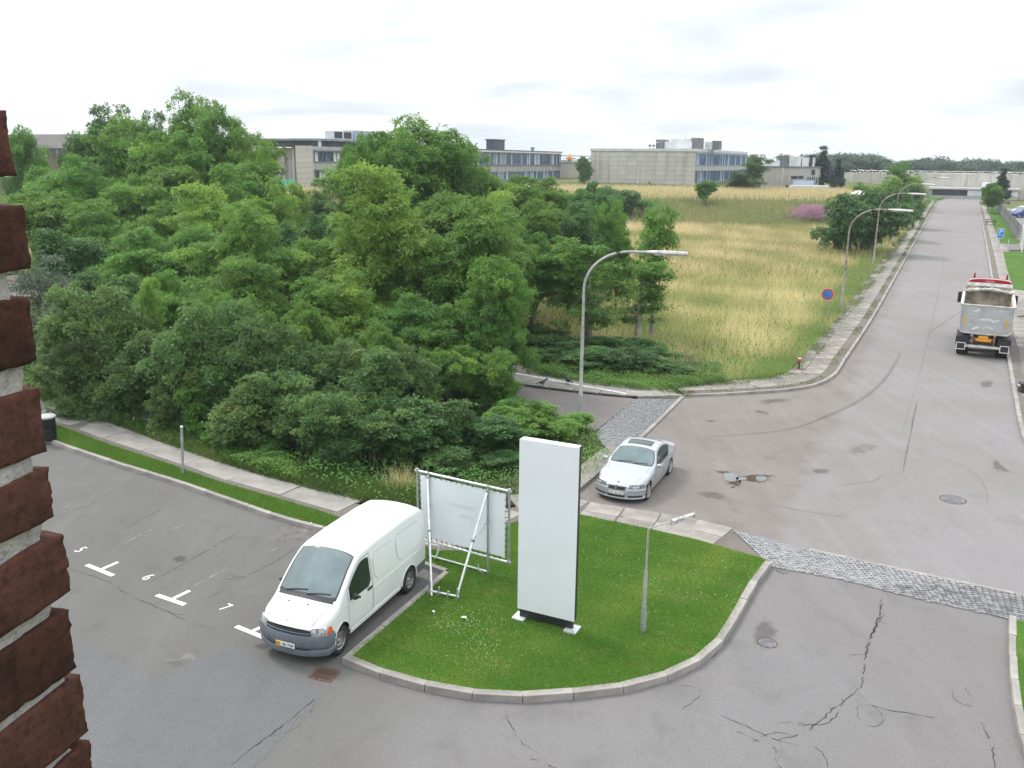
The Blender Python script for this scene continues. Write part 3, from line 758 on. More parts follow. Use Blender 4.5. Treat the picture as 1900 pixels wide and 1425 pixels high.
for i, (p, w) in enumerate([([(1310, 810), (1400, 805), (1470, 795), (1540, 770), (1600, 740), (1640, 705), (1672, 655)], .32), ([(1680, 862), (1720, 850), (1770, 858), (1810, 880), (1828, 905), (1832, 935)], .07),
                           ([(1720, 620), (1790, 573)], .16), ([(1640, 880), (1620, 893), (1560, 900)], .1), ([(1420, 935), (1500, 950), (1570, 960)], .12)]):
    crack(p, w, 'tyremark', 0.0065, 0.0, i, 0.5)
def blob(name, pts, mat, z=0.006, kind='structure', solid=False):
    """a stain or puddle with a wandering outline; `edge` runs from 0 at the rim to 1 inside"""
    P = smooth_line(gl(pts+[pts[0]]), 0.12)[:-1]; rnd = random.Random(len(pts))
    c = sum(P, Vector())/len(P); n = len(P)
    P = [c+(p-c)*(rnd.uniform(.93, 1.07)*(1 if solid else 1.25)) for p in P]
    V = [(c.x, c.y, z)]+[tuple((c+(p-c)*k)[:2])+(z,) for k in (.5, 1) for p in P]
    F = [(0, 1+i, 1+(i+1) % n) for i in range(n)]+[f for i in range(n) for f in ((1+i, 1+n+i, 1+n+(i+1) % n), (1+i, 1+n+(i+1) % n, 1+(i+1) % n))]
    me = np_mesh(name, V, F, mat, {'edge': [1.0]+[.55]*n+[0.0]*n})
    if len(me.polygons) and me.polygons[0].normal.z < 0: me.flip_normals()
    o = link_mesh(name, me); o['kind'] = kind; return o
M['puddle'] = simple('puddle_water', (0.11, 0.115, 0.12), 0.03, var=0.1, scale=1, Specular_IOR_Level=0.9)
blob('damp_stain', [(1318, 872), (1350, 874), (1370, 884), (1400, 880), (1432, 882), (1434, 890), (1410, 896), (1372, 892), (1374, 902), (1355, 904), (1345, 893), (1340, 880)], M['stain'], 0.0085)
puddle_parts = [blob('puddle', [(1342, 878), (1360, 878), (1370, 888), (1352, 894)], M['puddle'], 0.0125, solid=True), blob('puddle', [(1402, 885), (1418, 884), (1424, 889), (1408, 893)], M['puddle'], 0.0125, solid=True), blob('puddle', [(1366, 886), (1384, 886), (1386, 890), (1368, 891)], M['puddle'], 0.0125, solid=True)]
for p in ([(1408, 744), (1440, 739), (1464, 742), (1440, 748), (1412, 750)], [(1290, 914), (1320, 911), (1340, 915), (1350, 925), (1320, 926), (1300, 920)], [(1303, 780), (1330, 780), (1318, 784)], [(1400, 760), (1428, 768), (1405, 766)], [(1505, 868), (1540, 872), (1530, 880), (1508, 878)],
          [(1820, 708), (1836, 706), (1842, 714), (1828, 720), (1818, 715)], [(1845, 850), (1858, 862), (1872, 878), (1850, 874)]):
    blob('damp_stain', p, M['softmark'], 0.0085)
M['oil'] = thin_layer('oil_stain', (0.090, 0.088, 0.085), strength=.34)
M['pale_patch'] = thin_layer('pale_wear', (0.235, 0.225, 0.210), strength=.5)
for i, (p, mt) in enumerate((([(318, 1036), (334, 1031), (348, 1038), (336, 1045), (322, 1042)], 'oil'), ([(470, 1198), (490, 1192), (502, 1200), (484, 1207)], 'oil'), ([(295, 1228), (340, 1206), (372, 1212), (330, 1240)], 'pale_patch'),
                             ([(316, 978), (330, 974), (340, 980), (328, 985)], 'pale_patch'), ([(488, 998), (520, 990), (540, 1000), (510, 1008)], 'pale_patch'), ([(505, 975), (560, 978), (600, 992), (570, 1004), (520, 990)], 'pale_patch'),
                             ([(1392, 1196), (1420, 1150), (1432, 1152), (1412, 1200)], 'softmark'), 
                             ([(1580, 828), (1620, 824), (1606, 840), (1575, 840)], 'pale_patch'))):
    blob('oil_stain' if mt == 'oil' else 'worn_patch', p, M[mt], 0.0052+.0002*i)
def manhole(px, py, r, label, mat='ironlid', square=False):
    t = empty('manhole_cover', G(px, py), 0, label, 'manhole cover')
    MB().lathe([(r*1.12, 0), (r*1.12, 0.006), (r*1.0, 0.006), (r*1.0, 0.003)], 28, axis='z').build('frame', M['iron'], t, 30)
    m = MB(); m.lathe([(r*.985, 0.002), (r*.97, 0.008), (0.001, 0.009)], 28, axis='z')
    for k in range(-3, 4):
        w = math.sqrt(max(0, 1-(k/4)**2))*r*1.6
        m.box((0, k*r*.24, 0.011), (w, r*.07, 0.006))
    m.build('lid', M[mat], t)
manhole(1768, 927, 0.36, 'large round iron manhole cover in the road junction')
manhole(1424, 1193, 0.20, 'small round iron cover in the driveway asphalt')
manhole(1452, 1059, 0.15, 'tiny round iron cover at the edge of the cobbles')
for i, p in enumerate(([(505, 1100), (548, 1062), (575, 1040)], [(228, 1010), (262, 992), (300, 975)], [(350, 1092), (400, 1066), (445, 1046)], [(470, 1040), (520, 1014), (560, 994)], [(100, 950), (150, 930), (190, 916)])):
    ribbon('worn_bay_line', smooth_line(gl(p), .08), .055, .0055, M['worn_line'], jag=.02, seed=i+40)
# drain grate by the corner of the lawn
t = empty('drain_grate', G(602, 1251), pdir+R(10), 'rusty square drain grate in the asphalt by the lawn corner', 'drain grate')
m = MB()
for sx in (-1, 1): m.box((sx*.24, 0, .006), (.05, .46, .012))
for sy in (-1, 1): m.box((0, sy*.205, .006), (.43, .05, .012))
m.build('frame', M['iron'], t)
sheet('sump', [(-.2, -.17), (.2, -.17), (.2, .17), (-.2, .17)], 0.002, M['black'], None, t)
gb = MB().box((0, 0, .008), (.022, .36, .014)).mesh('bar', M['iron'])
for k in range(9): link_mesh('bar', gb, None, t, (-.18+k*.045, 0, 0))
blob('grate_rust', [(575, 1250), (600, 1238), (632, 1248), (615, 1266), (590, 1264)], M['rust_stain'], 0.0015)
# ------------------------------------------------------------------ foliage
def unit(v): return v/np.maximum(1e-9, np.linalg.norm(v, axis=-1, keepdims=True))
def leaves(rs, P, axis, nrm, L, W, tone, droop=0.25):
    """one bent leaf (two quads' worth of rhombus) at each point"""
    n = len(P); a = unit(axis); s = unit(np.cross(a, nrm)); u = np.cross(s, a)
    l = (L*rs.uniform(.65, 1.3, n))[:, None]; w = (W*rs.uniform(.7, 1.3, n))[:, None]
    mid = P + a*l*.5 + u*l*.07; tip = P + a*l - np.array([0, 0, 1.0])*l*droop
    V = np.empty((n, 4, 3)); V[:, 0] = P; V[:, 1] = mid+s*w*.5; V[:, 2] = tip; V[:, 3] = mid-s*w*.5
    F = np.arange(n*4).reshape(n, 4)
    return V.reshape(-1, 3), F, np.repeat(tone, 4)
def clump_centres(rs, n, rad, shape, up=0.35):
    if shape in ('round', 'lobed'):
        # a crown is a handful of limbs' foliage masses, each with its own size and height
        k = rs.randint(7, 11); L = unit(rs.normal(size=(k, 3))); L[:, 2] = rs.uniform(-.75, .62, k)
        L[:, :2] *= (rs.uniform(.2, .62, k)/np.maximum(.2, np.linalg.norm(L[:, :2], axis=1)))[:, None]
        R_ = rs.uniform(.30, .55, k); L[0] = (rs.normal(0, .12), rs.normal(0, .12), .60); R_[0] = rs.uniform(.30, .42); L[1] = (rs.normal(0, .1), rs.normal(0, .1), .05); R_[1] = .5
        w = R_**2.2; pick = rs.choice(k, n, p=w/w.sum())
        d = unit(rs.normal(size=(n, 3))); r = rs.uniform(.12, 1.0, n)**.5
        P = L[pick] + d*(r*R_[pick])[:, None]*np.array([1, 1, 1.1])
        P[:, 2] = np.clip(P[:, 2], -.98, 1.0)
        return P*np.array(rad)
    d = unit(rs.normal(size=(n*3, 3))); d = d[d[:, 2] > -0.75][:n]
    k = len(d); r = rs.uniform(0.35, 1.0, k)**0.55
    ph = rs.uniform(0, 6.28, 6)
    lob = 1 + .16*np.sin(3*np.arctan2(d[:, 1], d[:, 0])+ph[0]) + .14*np.sin(5*d[:, 2]+2*np.arctan2(d[:, 1], d[:, 0])+ph[1]) + rs.normal(0, .07, k)
    P = d*(r*lob)[:, None]
    if shape == 'cone':
        h = (P[:, 2]+1)/2; sc = np.clip(1.25-h*1.15, .08, 1.0); P[:, 0] *= sc; P[:, 1] *= sc
    if shape == 'umbrella':
        h = (P[:, 2]+1)/2; sc = np.clip(.62+.55*h, .5, 1.05); P[:, 0] *= sc; P[:, 1] *= sc
    return P*np.array(rad)
def crown_mesh(name, seed, rad, n_cl, per, leaf, mat, shape='round', flat=.5, cl=0.30, droop=.3, spray=5, sparse=0.0):
    rs = np.random.RandomState(seed); C = clump_centres(rs, n_cl, rad, shape)
    mr = (rad[0]+rad[1])/2; PP, AA, NN, TT = [], [], [], []
    for c in C:
        rc = cl*mr*rs.uniform(.55, 1.25); n = max(3, int(per*(rc/(cl*mr))**1.6/spray))
        d = unit(rs.normal(size=(n, 3))); d[:, 2] = np.where(rs.rand(n) < .72, np.abs(d[:, 2]), d[:, 2])
        r = rs.uniform(.25, 1.0, n)[:, None]**.5
        r = np.where(rs.rand(n, 1) < .16, r*rs.uniform(1.15, 1.9, (n, 1)), r)         # stray sprigs
        p = c + d*r*rc*np.array([1, 1, flat])
        out = unit(c*np.array([1, 1, .6])/np.array(rad)+1e-4)
        tone_c = np.clip(rs.normal(.45, .20), 0, 1)
        ax = unit(d*np.array([1, 1, .7]) + .35*out + rs.normal(0, .5, (n, 3)))
        p = np.repeat(p, spray, 0); ax = np.repeat(ax, spray, 0) + rs.normal(0, .65, (n*spray, 3)); ax[:, 2] -= droop*.5
        nn = unit(np.array([0, 0, .8]) + .6*np.repeat(d, spray, 0) + rs.normal(0, .6, (n*spray, 3)))
        p = p + unit(ax)*rs.uniform(0, .6, (n*spray, 1))*leaf[0]
        PP.append(p); AA.append(ax); NN.append(nn); TT.append(np.clip(np.repeat(tone_c+rs.normal(0, .10, n), spray)+rs.normal(0, .06, n*spray), 0, 1))
    P = np.concatenate(PP)
    V, F, tone = leaves(rs, P, np.concatenate(AA), np.concatenate(NN), leaf[0], leaf[1], np.concatenate(TT), droop)
    return np_mesh(name, V, F, mat, {'tone': tone}), C
def trunk_mesh(name, seed, H, rad, cz, C, r0, mat, n_limb=9, multi=1):
    """tapered trunk(s) with limbs reaching into the crown"""
    rnd = random.Random(seed); m = MB()
    for q in range(multi):
        bx, by = (rnd.uniform(-.25, .25)*rad[0]*(multi > 1) for _ in range(2))
        pts = []; top = cz+rad[2]*.35
        for i in range(6):
            f = i/5; pts.append((bx*(.3+f)+rnd.uniform(-.09, .09)*f*rad[0]*.7, by*(.3+f)+rnd.uniform(-.09, .09)*f*rad[0]*.7, -0.25+f*(top+.25)))
        rr = r0/(multi**.5); m.tube(pts, [rr*(1.25-f*1.05) if f else rr*1.45 for f in (0, .2, .4, .6, .8, 1)], 7)
        sel = rnd.sample(range(len(C)), min(n_limb, len(C)))
        for k in sel:
            tip = Vector(C[k])+Vector((0, 0, cz)); f = rnd.uniform(.25, .8); i = int(f*5); base = Vector(pts[i]).lerp(Vector(pts[min(5, i+1)]), f*5-i)
            midp = base.lerp(tip, .5)+Vector((0, 0, -.06*(tip-base).length+rnd.uniform(0, .3)))
            m.tube([base, midp, tip], [rr*(1.1-f)*.62, rr*(1.1-f)*.4, rr*.07], 5, cap=False)
    return m.mesh(name, mat, smooth=60)
PROTO = {}
def proto(kind, seed, H, rad, cz, n_cl, per, leaf, mat, bark='bark', r0=.14, shape='round', flat=.5, cl=.30, droop=.3, spray=5, multi=1, n_limb=9):
    cm, C = crown_mesh('crown', seed, rad, n_cl, per, leaf, M[mat], shape, flat, cl, droop, spray)
    cm.transform(Matrix.Translation((0, 0, cz)))
    tm = trunk_mesh('trunk', seed, H, rad, cz, C, r0, M[bark], n_limb, multi)
    PROTO.setdefault(kind, []).append((cm, tm, H, rad, cz))
# robinia-like feathery trees, broad trees, dark trees, shrubs
for s in (1, 2, 3): proto('feather', s, 9.0, (3.3, 3.3, 3.5), 5.4, 230, 270, (.19, .055), 'lf_mid', cl=.135, flat=.75, droop=.25, spray=6, r0=.16)
for s in (4, 5): proto('bright', s, 8.0, (3.0, 3.0, 3.3), 4.7, 220, 270, (.18, .055), 'lf_light', cl=.135, flat=.75, droop=.22, spray=6)
for s in (6, 7): proto('broad', s, 8.0, (3.0, 3.0, 3.3), 4.6, 220, 235, (.14, .08), 'lf_mid', cl=.135, flat=.8, spray=4)
for s in (8, 9): proto('dark', s, 7.5, (2.7, 2.7, 3.2), 4.2, 210, 225, (.13, .08), 'lf_dark', cl=.135, flat=.8, spray=4)
for s in (10, 11, 12): proto('shrub', s, 4.0, (1.9, 1.9, 1.95), 2.0, 190, 235, (.10, .045), 'lf_olive', cl=.125, flat=.95, droop=.05, spray=5, r0=.07, multi=3, n_limb=7)
for s in (13, 14): proto('leafy_shrub', s, 3.6, (1.8, 1.8, 1.75), 1.8, 170, 235, (.11, .06), 'lf_dark', cl=.13, flat=.9, droop=.15, spray=5, r0=.06, multi=3, n_limb=6)
for s in (15,): proto('green_shrub', s, 3.6, (1.8, 1.8, 1.75), 1.8, 170, 260, (.12, .045), 'lf_mid', cl=.13, flat=.8, droop=.25, spray=6, r0=.06, multi=3, n_limb=6)
proto('fresh_shrub', 25, 3.6, (1.8, 1.8, 1.75), 1.8, 170, 270, (.14, .035), 'lf_light', cl=.13, flat=.8, droop=.3, spray=6, r0=.06, multi=3, n_limb=6)
proto('silver', 16, 6.5, (2.2, 2.2, 3.0), 3.5, 40, 420, (.16, .045), 'lf_silver', cl=.27, flat=.8, droop=.2, spray=5)
proto('slim', 17, 7.0, (1.3, 1.3, 2.7), 4.3, 80, 115, (.17, .055), 'lf_mid', 'pale_bark', cl=.20, flat=.8, droop=.25, spray=6, r0=.13)
proto('slim', 18, 7.0, (1.6, 1.6, 2.7), 4.3, 90, 120, (.17, .055), 'lf_mid', 'pale_bark', cl=.20, flat=.8, droop=.25, spray=6, r0=.14)
proto('open', 19, 11.0, (3.6, 3.6, 4.6), 6.4, 95, 260, (.20, .085), 'lf_dark', cl=.17, flat=.8, droop=.3, spray=5, r0=.2, n_limb=20)
proto('spruce', 20, 12.0, (3.0, 3.0, 5.6), 6.2, 110, 160, (.42, .14), 'lf_blue', cl=.19, flat=.35, droop=.35, spray=4, shape='cone', r0=.16)
for s in (21, 22, 23): proto('far', s, 8.0, (4.2, 4.2, 3.9), 4.0, 34, 120, (.55, .34), 'lf_far', cl=.30, flat=.7, spray=3, r0=.2, n_limb=4)
proto('bank_bush', 24, 3.6, (2.4, 2.4, 1.9), 1.7, 130, 160, (.17, .09), 'lf_bush', cl=.16, flat=.85, spray=4, r0=.07, multi=3, n_limb=5)
_cnt = {}
TREE_N = [0]
def plant(px, Y, top, wpx, kind, name, label, cat='tree', group=None, base=0.0, zs=None, X=None):
    """a tree whose crown tops out at photo height `top`, `wpx` photo pixels wide"""
    p = AT(px, top, Y); k = _cnt.get(kind, 0); _cnt[kind] = k+1
    cm, tm, H, rad, cz = PROTO[kind][k % len(PROTO[kind])]
    gz = base if base is not None else terr(p.x, Y)-.2
    h = p.z-gz; w = wpx*Y/FPX/2
    r = random.Random(int(px*7+Y*13))
    t = empty(name, (p.x, Y, gz), r.uniform(0, 6.28), label, cat, group)
    s = w/rad[0]*(1.0 if kind in ('spruce', 'slim') else 1.30 if kind in ('feather', 'bright', 'broad') else 1.2); t.scale = (s*r.uniform(.94, 1.06), s*r.uniform(.94, 1.06), h/(cz+rad[2]*1.02))
    link_mesh('crown', cm, None, t); link_mesh('trunk', tm, None, t); TREE_N[0] += 1
    return t
FOOT = ['olive shrub at the wood edge nearest the brick jamb', 'tall olive shrub near the brick jamb, behind the wood edge', 'low olive shrub by the footpath just past the litter bin', 'rounded olive shrub just below the small bright green sapling',
        'tall olive shrub well behind the bare steel post', 'low olive shrub directly behind the bare steel post', 'olive shrub halfway between the steel post and the white van']
VAN = ['tall olive shrub in the row just short of the white van', 'tall olive shrub right behind the roof of the white van', 'low olive shrub at the footpath edge just short of the van', 'low olive shrub at the footpath edge behind the van bonnet',
       'low olive shrub at the footpath edge behind the van roof', 'tall olive shrub between the van and the banner', 'tall olive shrub behind the banner, under the overhanging tree']
BAN = ['dark leafy shrub over the rear end of the van', 'dark leafy shrub behind the top rail of the banner', 'low dark shrub behind the van, touching the footpath', 'dark leafy shrub behind the far top corner of the banner']
SIG = ['tall dark leafy shrub beside the top of the blank sign', 'low dark leafy shrub close behind the banner cloth', 'dark leafy shrub in the gap between banner and blank sign']
SEC = ['fresh green shrub under the wide tree overhanging the side street', 'fresh green shrub at the side street edge beside the blank sign top', 'fresh green shrub just above the banner', 'fresh green shrub above the gap between van and banner', 'fresh green shrub above the olive row behind the van bonnet', 'fresh green shrub above the olive row behind the steel post']
YNG = ['young feathery tree above the shrubs, straight above the steel post', 'young feathery tree behind the shrubs between steel post and van', 'young feathery tree behind the shrubs above the van bonnet', 'young light green tree behind the shrubs above the van roof', 'young feathery tree above the banner', 'young dark tree above the bright green sapling']
BAK = ['broad tree at the back of the wood below the far end of the glazed office', 'feathery tree at the back of the wood below the end of the glazed office', 'dark tree at the back of the wood, beside the concrete block', 'feathery tree at the back of the wood below the dark roof house', 'dark low tree below the windows of the blue eaved building', 'broad tree touching the flank of the blue eaved building', 'light green tree below the teal hoarding']
LOW = ['low green bush over the footpath edge beyond the steel post', 'low green bush over the footpath edge just behind the steel post', 'low green bush over the footpath edge nearest the van']
W = 'feathery mid green tree in the thick of the wood'; GW = 'trees in the wood'
SH = 'olive green shrub at the edge of the wood by the footpath'; GS = 'shrubs along the footpath'
def wood_label(px, Y, kind):
    look = dict(feather='feathery tree', broad='broad leaved tree', bright='light green tree', dark='dark tree', slim='slim tree')[kind]
    where = ('beside the brick jamb' if px < 170 else 'below the tallest skyline tree' if px < 350 else 'below the blue eaved building' if px < 600
             else 'below the broad skyline tree' if px < 880 else 'near the dry field')
    row = 'at the back of the wood' if Y > 60 else 'amid the wood' if Y > 49 else 'in the front of the wood'
    return look+' '+row+' '+where
# skyline trees of the wood
plant(32, 82, 230, 88, 'feather', 'tree', 'small tree beside the brick jamb, in front of the low brick building', base=0)
plant(190, 76, 184, 150, 'open', 'tree', 'open dark tree with sky showing through its thin crown', base=0)
plant(330, 74, 174, 150, 'feather', 'tree', 'tallest tree of the skyline, dark against the sky', base=0)
plant(290, 72, 196, 90, 'open', 'tree', 'ragged dark crown just beside the tallest skyline tree', base=0)
plant(425, 74, 218, 120, 'feather', 'tree', 'tall tree just beside the tallest skyline tree, leaning crown', base=0)
plant(268, 78, 215, 95, 'feather', 'tree', 'dense tree between the open dark tree and the tallest one', base=0)
plant(478, 66, 262, 105, 'bright', 'tree', 'light green tree in front of the concrete building with the blue eaves', base=0)
plant(690, 62, 250, 110, 'broad', 'tree', 'leafy crown hiding the far end of the blue eaved building', base=0)
plant(668, 80, 246, 80, 'dark', 'tree', 'dark narrow tree tucked beside the big green crown at the skyline', base=0)
plant(770, 66, 220, 250, 'feather', 'tree', 'big broad green tree rising over the middle of the skyline', base=0)
plant(868, 70, 270, 110, 'feather', 'tree', 'shoulder tree half hidden beside the big broad skyline tree', base=0)
plant(705, 64, 262, 130, 'broad', 'tree', 'broad leaved tree on the flank of the big broad skyline tree', base=0)
plant(728, 65, 236, 170, 'broad', 'tree', 'rounded crown merged with the big broad skyline tree on its flank', base=0)
plant(822, 67, 236, 180, 'feather', 'tree', 'feathery crown merged with the big broad skyline tree, toward the glazed office', base=0)
plant(228, 73, 214, 130, 'broad', 'tree', 'broad crown filling the gap beside the open dark skyline tree', base=0)
plant(382, 72, 192, 140, 'feather', 'tree', 'second tallest skyline tree, a full feathery crown', base=0)
plant(300, 69, 236, 170, 'broad', 'tree', 'wide crown in front of the tallest skyline tree', base=0)
plant(150, 75, 218, 120, 'dark', 'tree', 'dark crown in front of the low brick building', base=0)
plant(440, 70, 240, 120, 'broad', 'tree', 'rounded crown stepping down from the second tallest skyline tree', base=0)
for px, Y, top, w, k in ((950, 80, 322, 130, 'broad'), (1020, 84, 326, 110, 'feather'), (1085, 78, 322, 100, 'dark'), (900, 70, 318, 120, 'feather'), (592, 70, 352, 110, 'dark'), (655, 66, 322, 80, 'broad'), (560, 78, 345, 80, 'bright')):
    plant(px, Y, top, w, k, 'tree', BAK.pop(0), group='trees at the back of the wood')
for px, Y, top, w, k in ((60, 70, 312, 150, 'feather'), (150, 66, 283, 170, 'feather'), (245, 64, 322, 150, 'broad'), (330, 66, 300, 170, 'feather'), (410, 62, 305, 160, 'broad'), (300, 56, 372, 140, 'bright'),
                        (90, 58, 350, 170, 'broad'), (190, 55, 372, 180, 'feather'), (395, 54, 352, 170, 'bright'), (500, 55, 330, 150, 'bright'), (560, 52, 372, 120, 'dark'), (625, 54, 395, 130, 'feather'),
                        (820, 54, 352, 190, 'feather'), (905, 52, 365, 150, 'bright'), (985, 56, 372, 150, 'feather'), (1060, 58, 372, 140, 'dark'), (1130, 66, 338, 105, 'dark'), (1150, 60, 372, 70, 'broad'),
                        (130, 47, 420, 190, 'dark'), (260, 46, 420, 190, 'feather'), (360, 47, 410, 150, 'feather'), (440, 44, 382, 200, 'feather'), (555, 45, 440, 150, 'broad'), (640, 46, 410, 150, 'bright'), (990, 51, 430, 150, 'feather'), (930, 48, 420, 150, 'feather')):
    plant(px, Y, top, w, k, 'tree', wood_label(px, Y, k), group=GW)
plant(732, 43, 320, 225, 'bright', 'tree', 'yellow green tree with a rounded top, standing in the middle of the wood')
plant(868, 41.5, 372, 245, 'feather', 'tree', 'wide feathery tree overhanging the side street, trunk showing below its crown')
plant(60, 43, 430, 150, 'silver', 'tree', 'silvery grey willow beside the brick jamb')
plant(120, 41, 500, 110, 'silver', 'tree', 'lower silvery willow half hidden by olive shrubs')
plant(1098, 48.5, 425, 150, 'slim', 'tree', 'slender tree with a pale trunk behind the tall lamp post')
plant(1222, 52, 358, 105, 'slim', 'tree', 'lone slender tree on the edge of the dry field')
plant(1190, 50, 470, 120, 'slim', 'tree', 'bushy young tree with a forked trunk under the lamp head')
for px, Y, top, w, k in ((300, 40, 500, 150, 'feather'), (460, 39, 470, 190, 'feather'), (560, 39, 520, 170, 'feather'), (660, 39, 500, 180, 'bright'), (760, 38.5, 540, 170, 'feather'), (200, 41, 480, 150, 'dark')):
    plant(px, Y, top, w, k, 'tree', YNG.pop(0), group='young trees behind the shrubs')
plant(272, 37, 522, 66, 'bright', 'tree', 'small bright green sapling poking out between olive shrubs')
for px, Y, top, w, k, lb in ((905, 38.6, 470, 160, 'feather', 'feathery tree crowding the near side of the side street, beside the overhanging tree'), (948, 38.2, 560, 90, 'feather', 'narrow feathery tree hanging over the side street beside the tall lamp post'),
                          (820, 38, 560, 150, 'feather', 'dense young feathery tree just below the overhanging tree'), (740, 37.4, 610, 130, 'feather', 'small feathery tree rising from the shrubs behind the banner')):
    plant(px, Y, top, w, k, 'tree', lb)
for px, Y, top, w in ((860, 36, 640, 130), (925, 35.5, 650, 110), (790, 35, 650, 120), (700, 34, 600, 120), (560, 35, 560, 130), (420, 35.5, 540, 130)):
    plant(px, Y, top, w, 'green_shrub', 'shrub', SEC.pop(0), 'shrub', 'second row green shrubs')
# front shrubs
for px, Y, top, w in ((120, 37, 580, 190), (205, 36, 530, 200), (165, 35.5, 640, 170), (265, 34.5, 620, 180), (360, 34, 560, 190), (330, 33, 680, 130), (450, 33.5, 590, 190)):
    plant(px, Y, top, w, 'shrub', 'shrub', FOOT.pop(0), 'shrub', GS)
plant(385, 32.6, 700, 120, 'green_shrub', 'shrub', 'green feathery shrub between olive ones behind the bare steel post', 'shrub')
plant(235, 34.6, 690, 110, 'leafy_shrub', 'shrub', 'dark glossy shrub low in the olive row above the footpath', 'shrub')
for px, Y, top, w in ((520, 32.5, 600, 180), (600, 32.5, 640, 180), (470, 31, 690, 170), (545, 30.5, 700, 160), (620, 30, 720, 170), (690, 31.5, 650, 170), (760, 33, 640, 170)):
    plant(px, Y, top, w, 'shrub', 'shrub', VAN.pop(0), 'shrub', 'shrubs behind the van')
for px, Y, top, w in ((690, 29.3, 760, 150), (765, 30, 740, 170), (640, 28.8, 800, 110), (840, 30.5, 740, 160)):
    plant(px, Y, top, w, 'leafy_shrub', 'shrub', BAN.pop(0), 'shrub', 'dark shrubs behind the banner')
for px, Y, top, w in ((905, 30.5, 770, 150), (840, 28.8, 830, 120), (930, 29.2, 840, 110)):
    plant(px, Y, top, w, 'leafy_shrub', 'shrub', SIG.pop(0), 'shrub', 'dark shrubs by the blank sign')
plant(1010, 32.5, 752, 150, 'fresh_shrub', 'shrub', 'rounded green shrub hiding the foot of the tall lamp post', 'shrub')
plant(1052, 33.4, 768, 96, 'fresh_shrub', 'shrub', 'low green shrub overhanging the corner pavement', 'shrub')
plant(945, 33.5, 742, 120, 'green_shrub', 'shrub', 'green shrub behind the top of the blank sign', 'shrub')
plant(895, 36, 700, 150, 'shrub', 'shrub', 'thin olive shrub under the wide overhanging tree', 'shrub')
for px, Y, top, w in ((445, 30.8, 800, 90), (400, 31.5, 790, 90), (500, 29.6, 830, 80)):
    plant(px, Y, top, w, 'green_shrub', 'shrub', LOW.pop(0), 'shrub', 'low bushes by the footpath')
plant(285, 33.6, 738, 46, 'silver', 'shrub', 'small pale grey sapling at the wood edge above dry grass', 'shrub')
# bramble thicket along the side street and shrubs out on the field
for i, (px, Y, top, w) in enumerate(((985, 46, 640, 130), (1050, 45.2, 640, 130), (1110, 44.2, 650, 130), (1165, 43.4, 660, 120), (1215, 43, 668, 110), (1262, 42.6, 684, 100), (1300, 43.5, 690, 80), (1020, 48, 610, 120), (1130, 47, 632, 120), (1200, 46, 645, 110), (1255, 45.5, 660, 90))):
    plant(px, Y, top-6-12*(i % 3 == 0), w*(.8 if i % 2 else 1.0), ('bank_bush', 'shrub', 'leafy_shrub')[i % 3], 'bramble_bush', 'low dark bramble bush on the corner of the side street', 'bush', 'brambles at the side street corner')
plant(1608, 97, 352, 150, 'bank_bush', 'bush', 'wide dark bush beside the road, behind the two lamp posts', 'bush')
plant(1560, 96, 395, 80, 'bank_bush', 'bush', 'lower flank bush on the field side of the wide dark roadside bush', 'bush')
plant(1655, 112, 342, 80, 'bank_bush', 'bush', 'bush crowding behind the wide dark roadside bush', 'bush')
plant(1690, 128, 338, 62, 'bank_bush', 'bush', 'tall dark bush close to the road kerb, farther than the wide one', 'bush')
plant(1682, 175, 300, 56, 'broad', 'tree', 'round light green tree standing before the long factory wall')
for px, Y, top, w in ((1640, 170, 335, 60), (1705, 165, 330, 50), (1600, 175, 338, 60), (1660, 150, 330, 60)):
    plant(px, Y, top, w, 'bright', 'bush', 'light green bush in the row leading to the factory', 'bush', 'bushes before the factory')
def on_field(px, base_py, top, w, kind, name, label, cat):
    p = T(px, base_py); return plant(px, p.y, top, w, kind, name, label, cat, base=p.z-.1)
on_field(1309, 378, 334, 42, 'green_shrub', 'bush', 'single round bush on the grassy bank below the big concrete block', 'bush')
on_field(1120, 385, 345, 70, 'bank_bush', 'bush', 'dark bush at the foot of the big concrete block', 'bush')
on_field(1168, 400, 352, 80, 'bank_bush', 'bush', 'dark bush where the wood ends at the dry field', 'bush')
# plants by the buildings
plant(1402, 172, 284, 62, 'open', 'tree', 'dark spreading tree at the end of the glazed facade', base=2.6)
plant(1372, 175, 318, 60, 'dark', 'tree', 'green bush covering the lower windows of the big concrete block', base=2.6)
plant(1528, 188, 279, 46, 'spruce', 'spruce_tree', 'blue grey spruce beside the entrance building', base=1)
plant(1556, 192, 300, 36, 'spruce', 'spruce_tree', 'shorter dark spruce next to the blue grey spruce', base=1)
plant(1862, 168, 318, 40, 'spruce', 'spruce_tree', 'dark conifer behind the grey fence across the road', base=0)
plant(1846, 160, 338, 46, 'green_shrub', 'bush', 'yellow green bush at the far end of the grey fence', base=0)
plant(1085, 200, 285, 40, 'dark', 'tree', 'dark tree squeezed between the glazed building and the concrete block', base=2.5)
plant(610, 150, 322, 60, 'bright', 'bush', 'yellow green bush below the windows of the concrete building', 'bush', base=2.5)
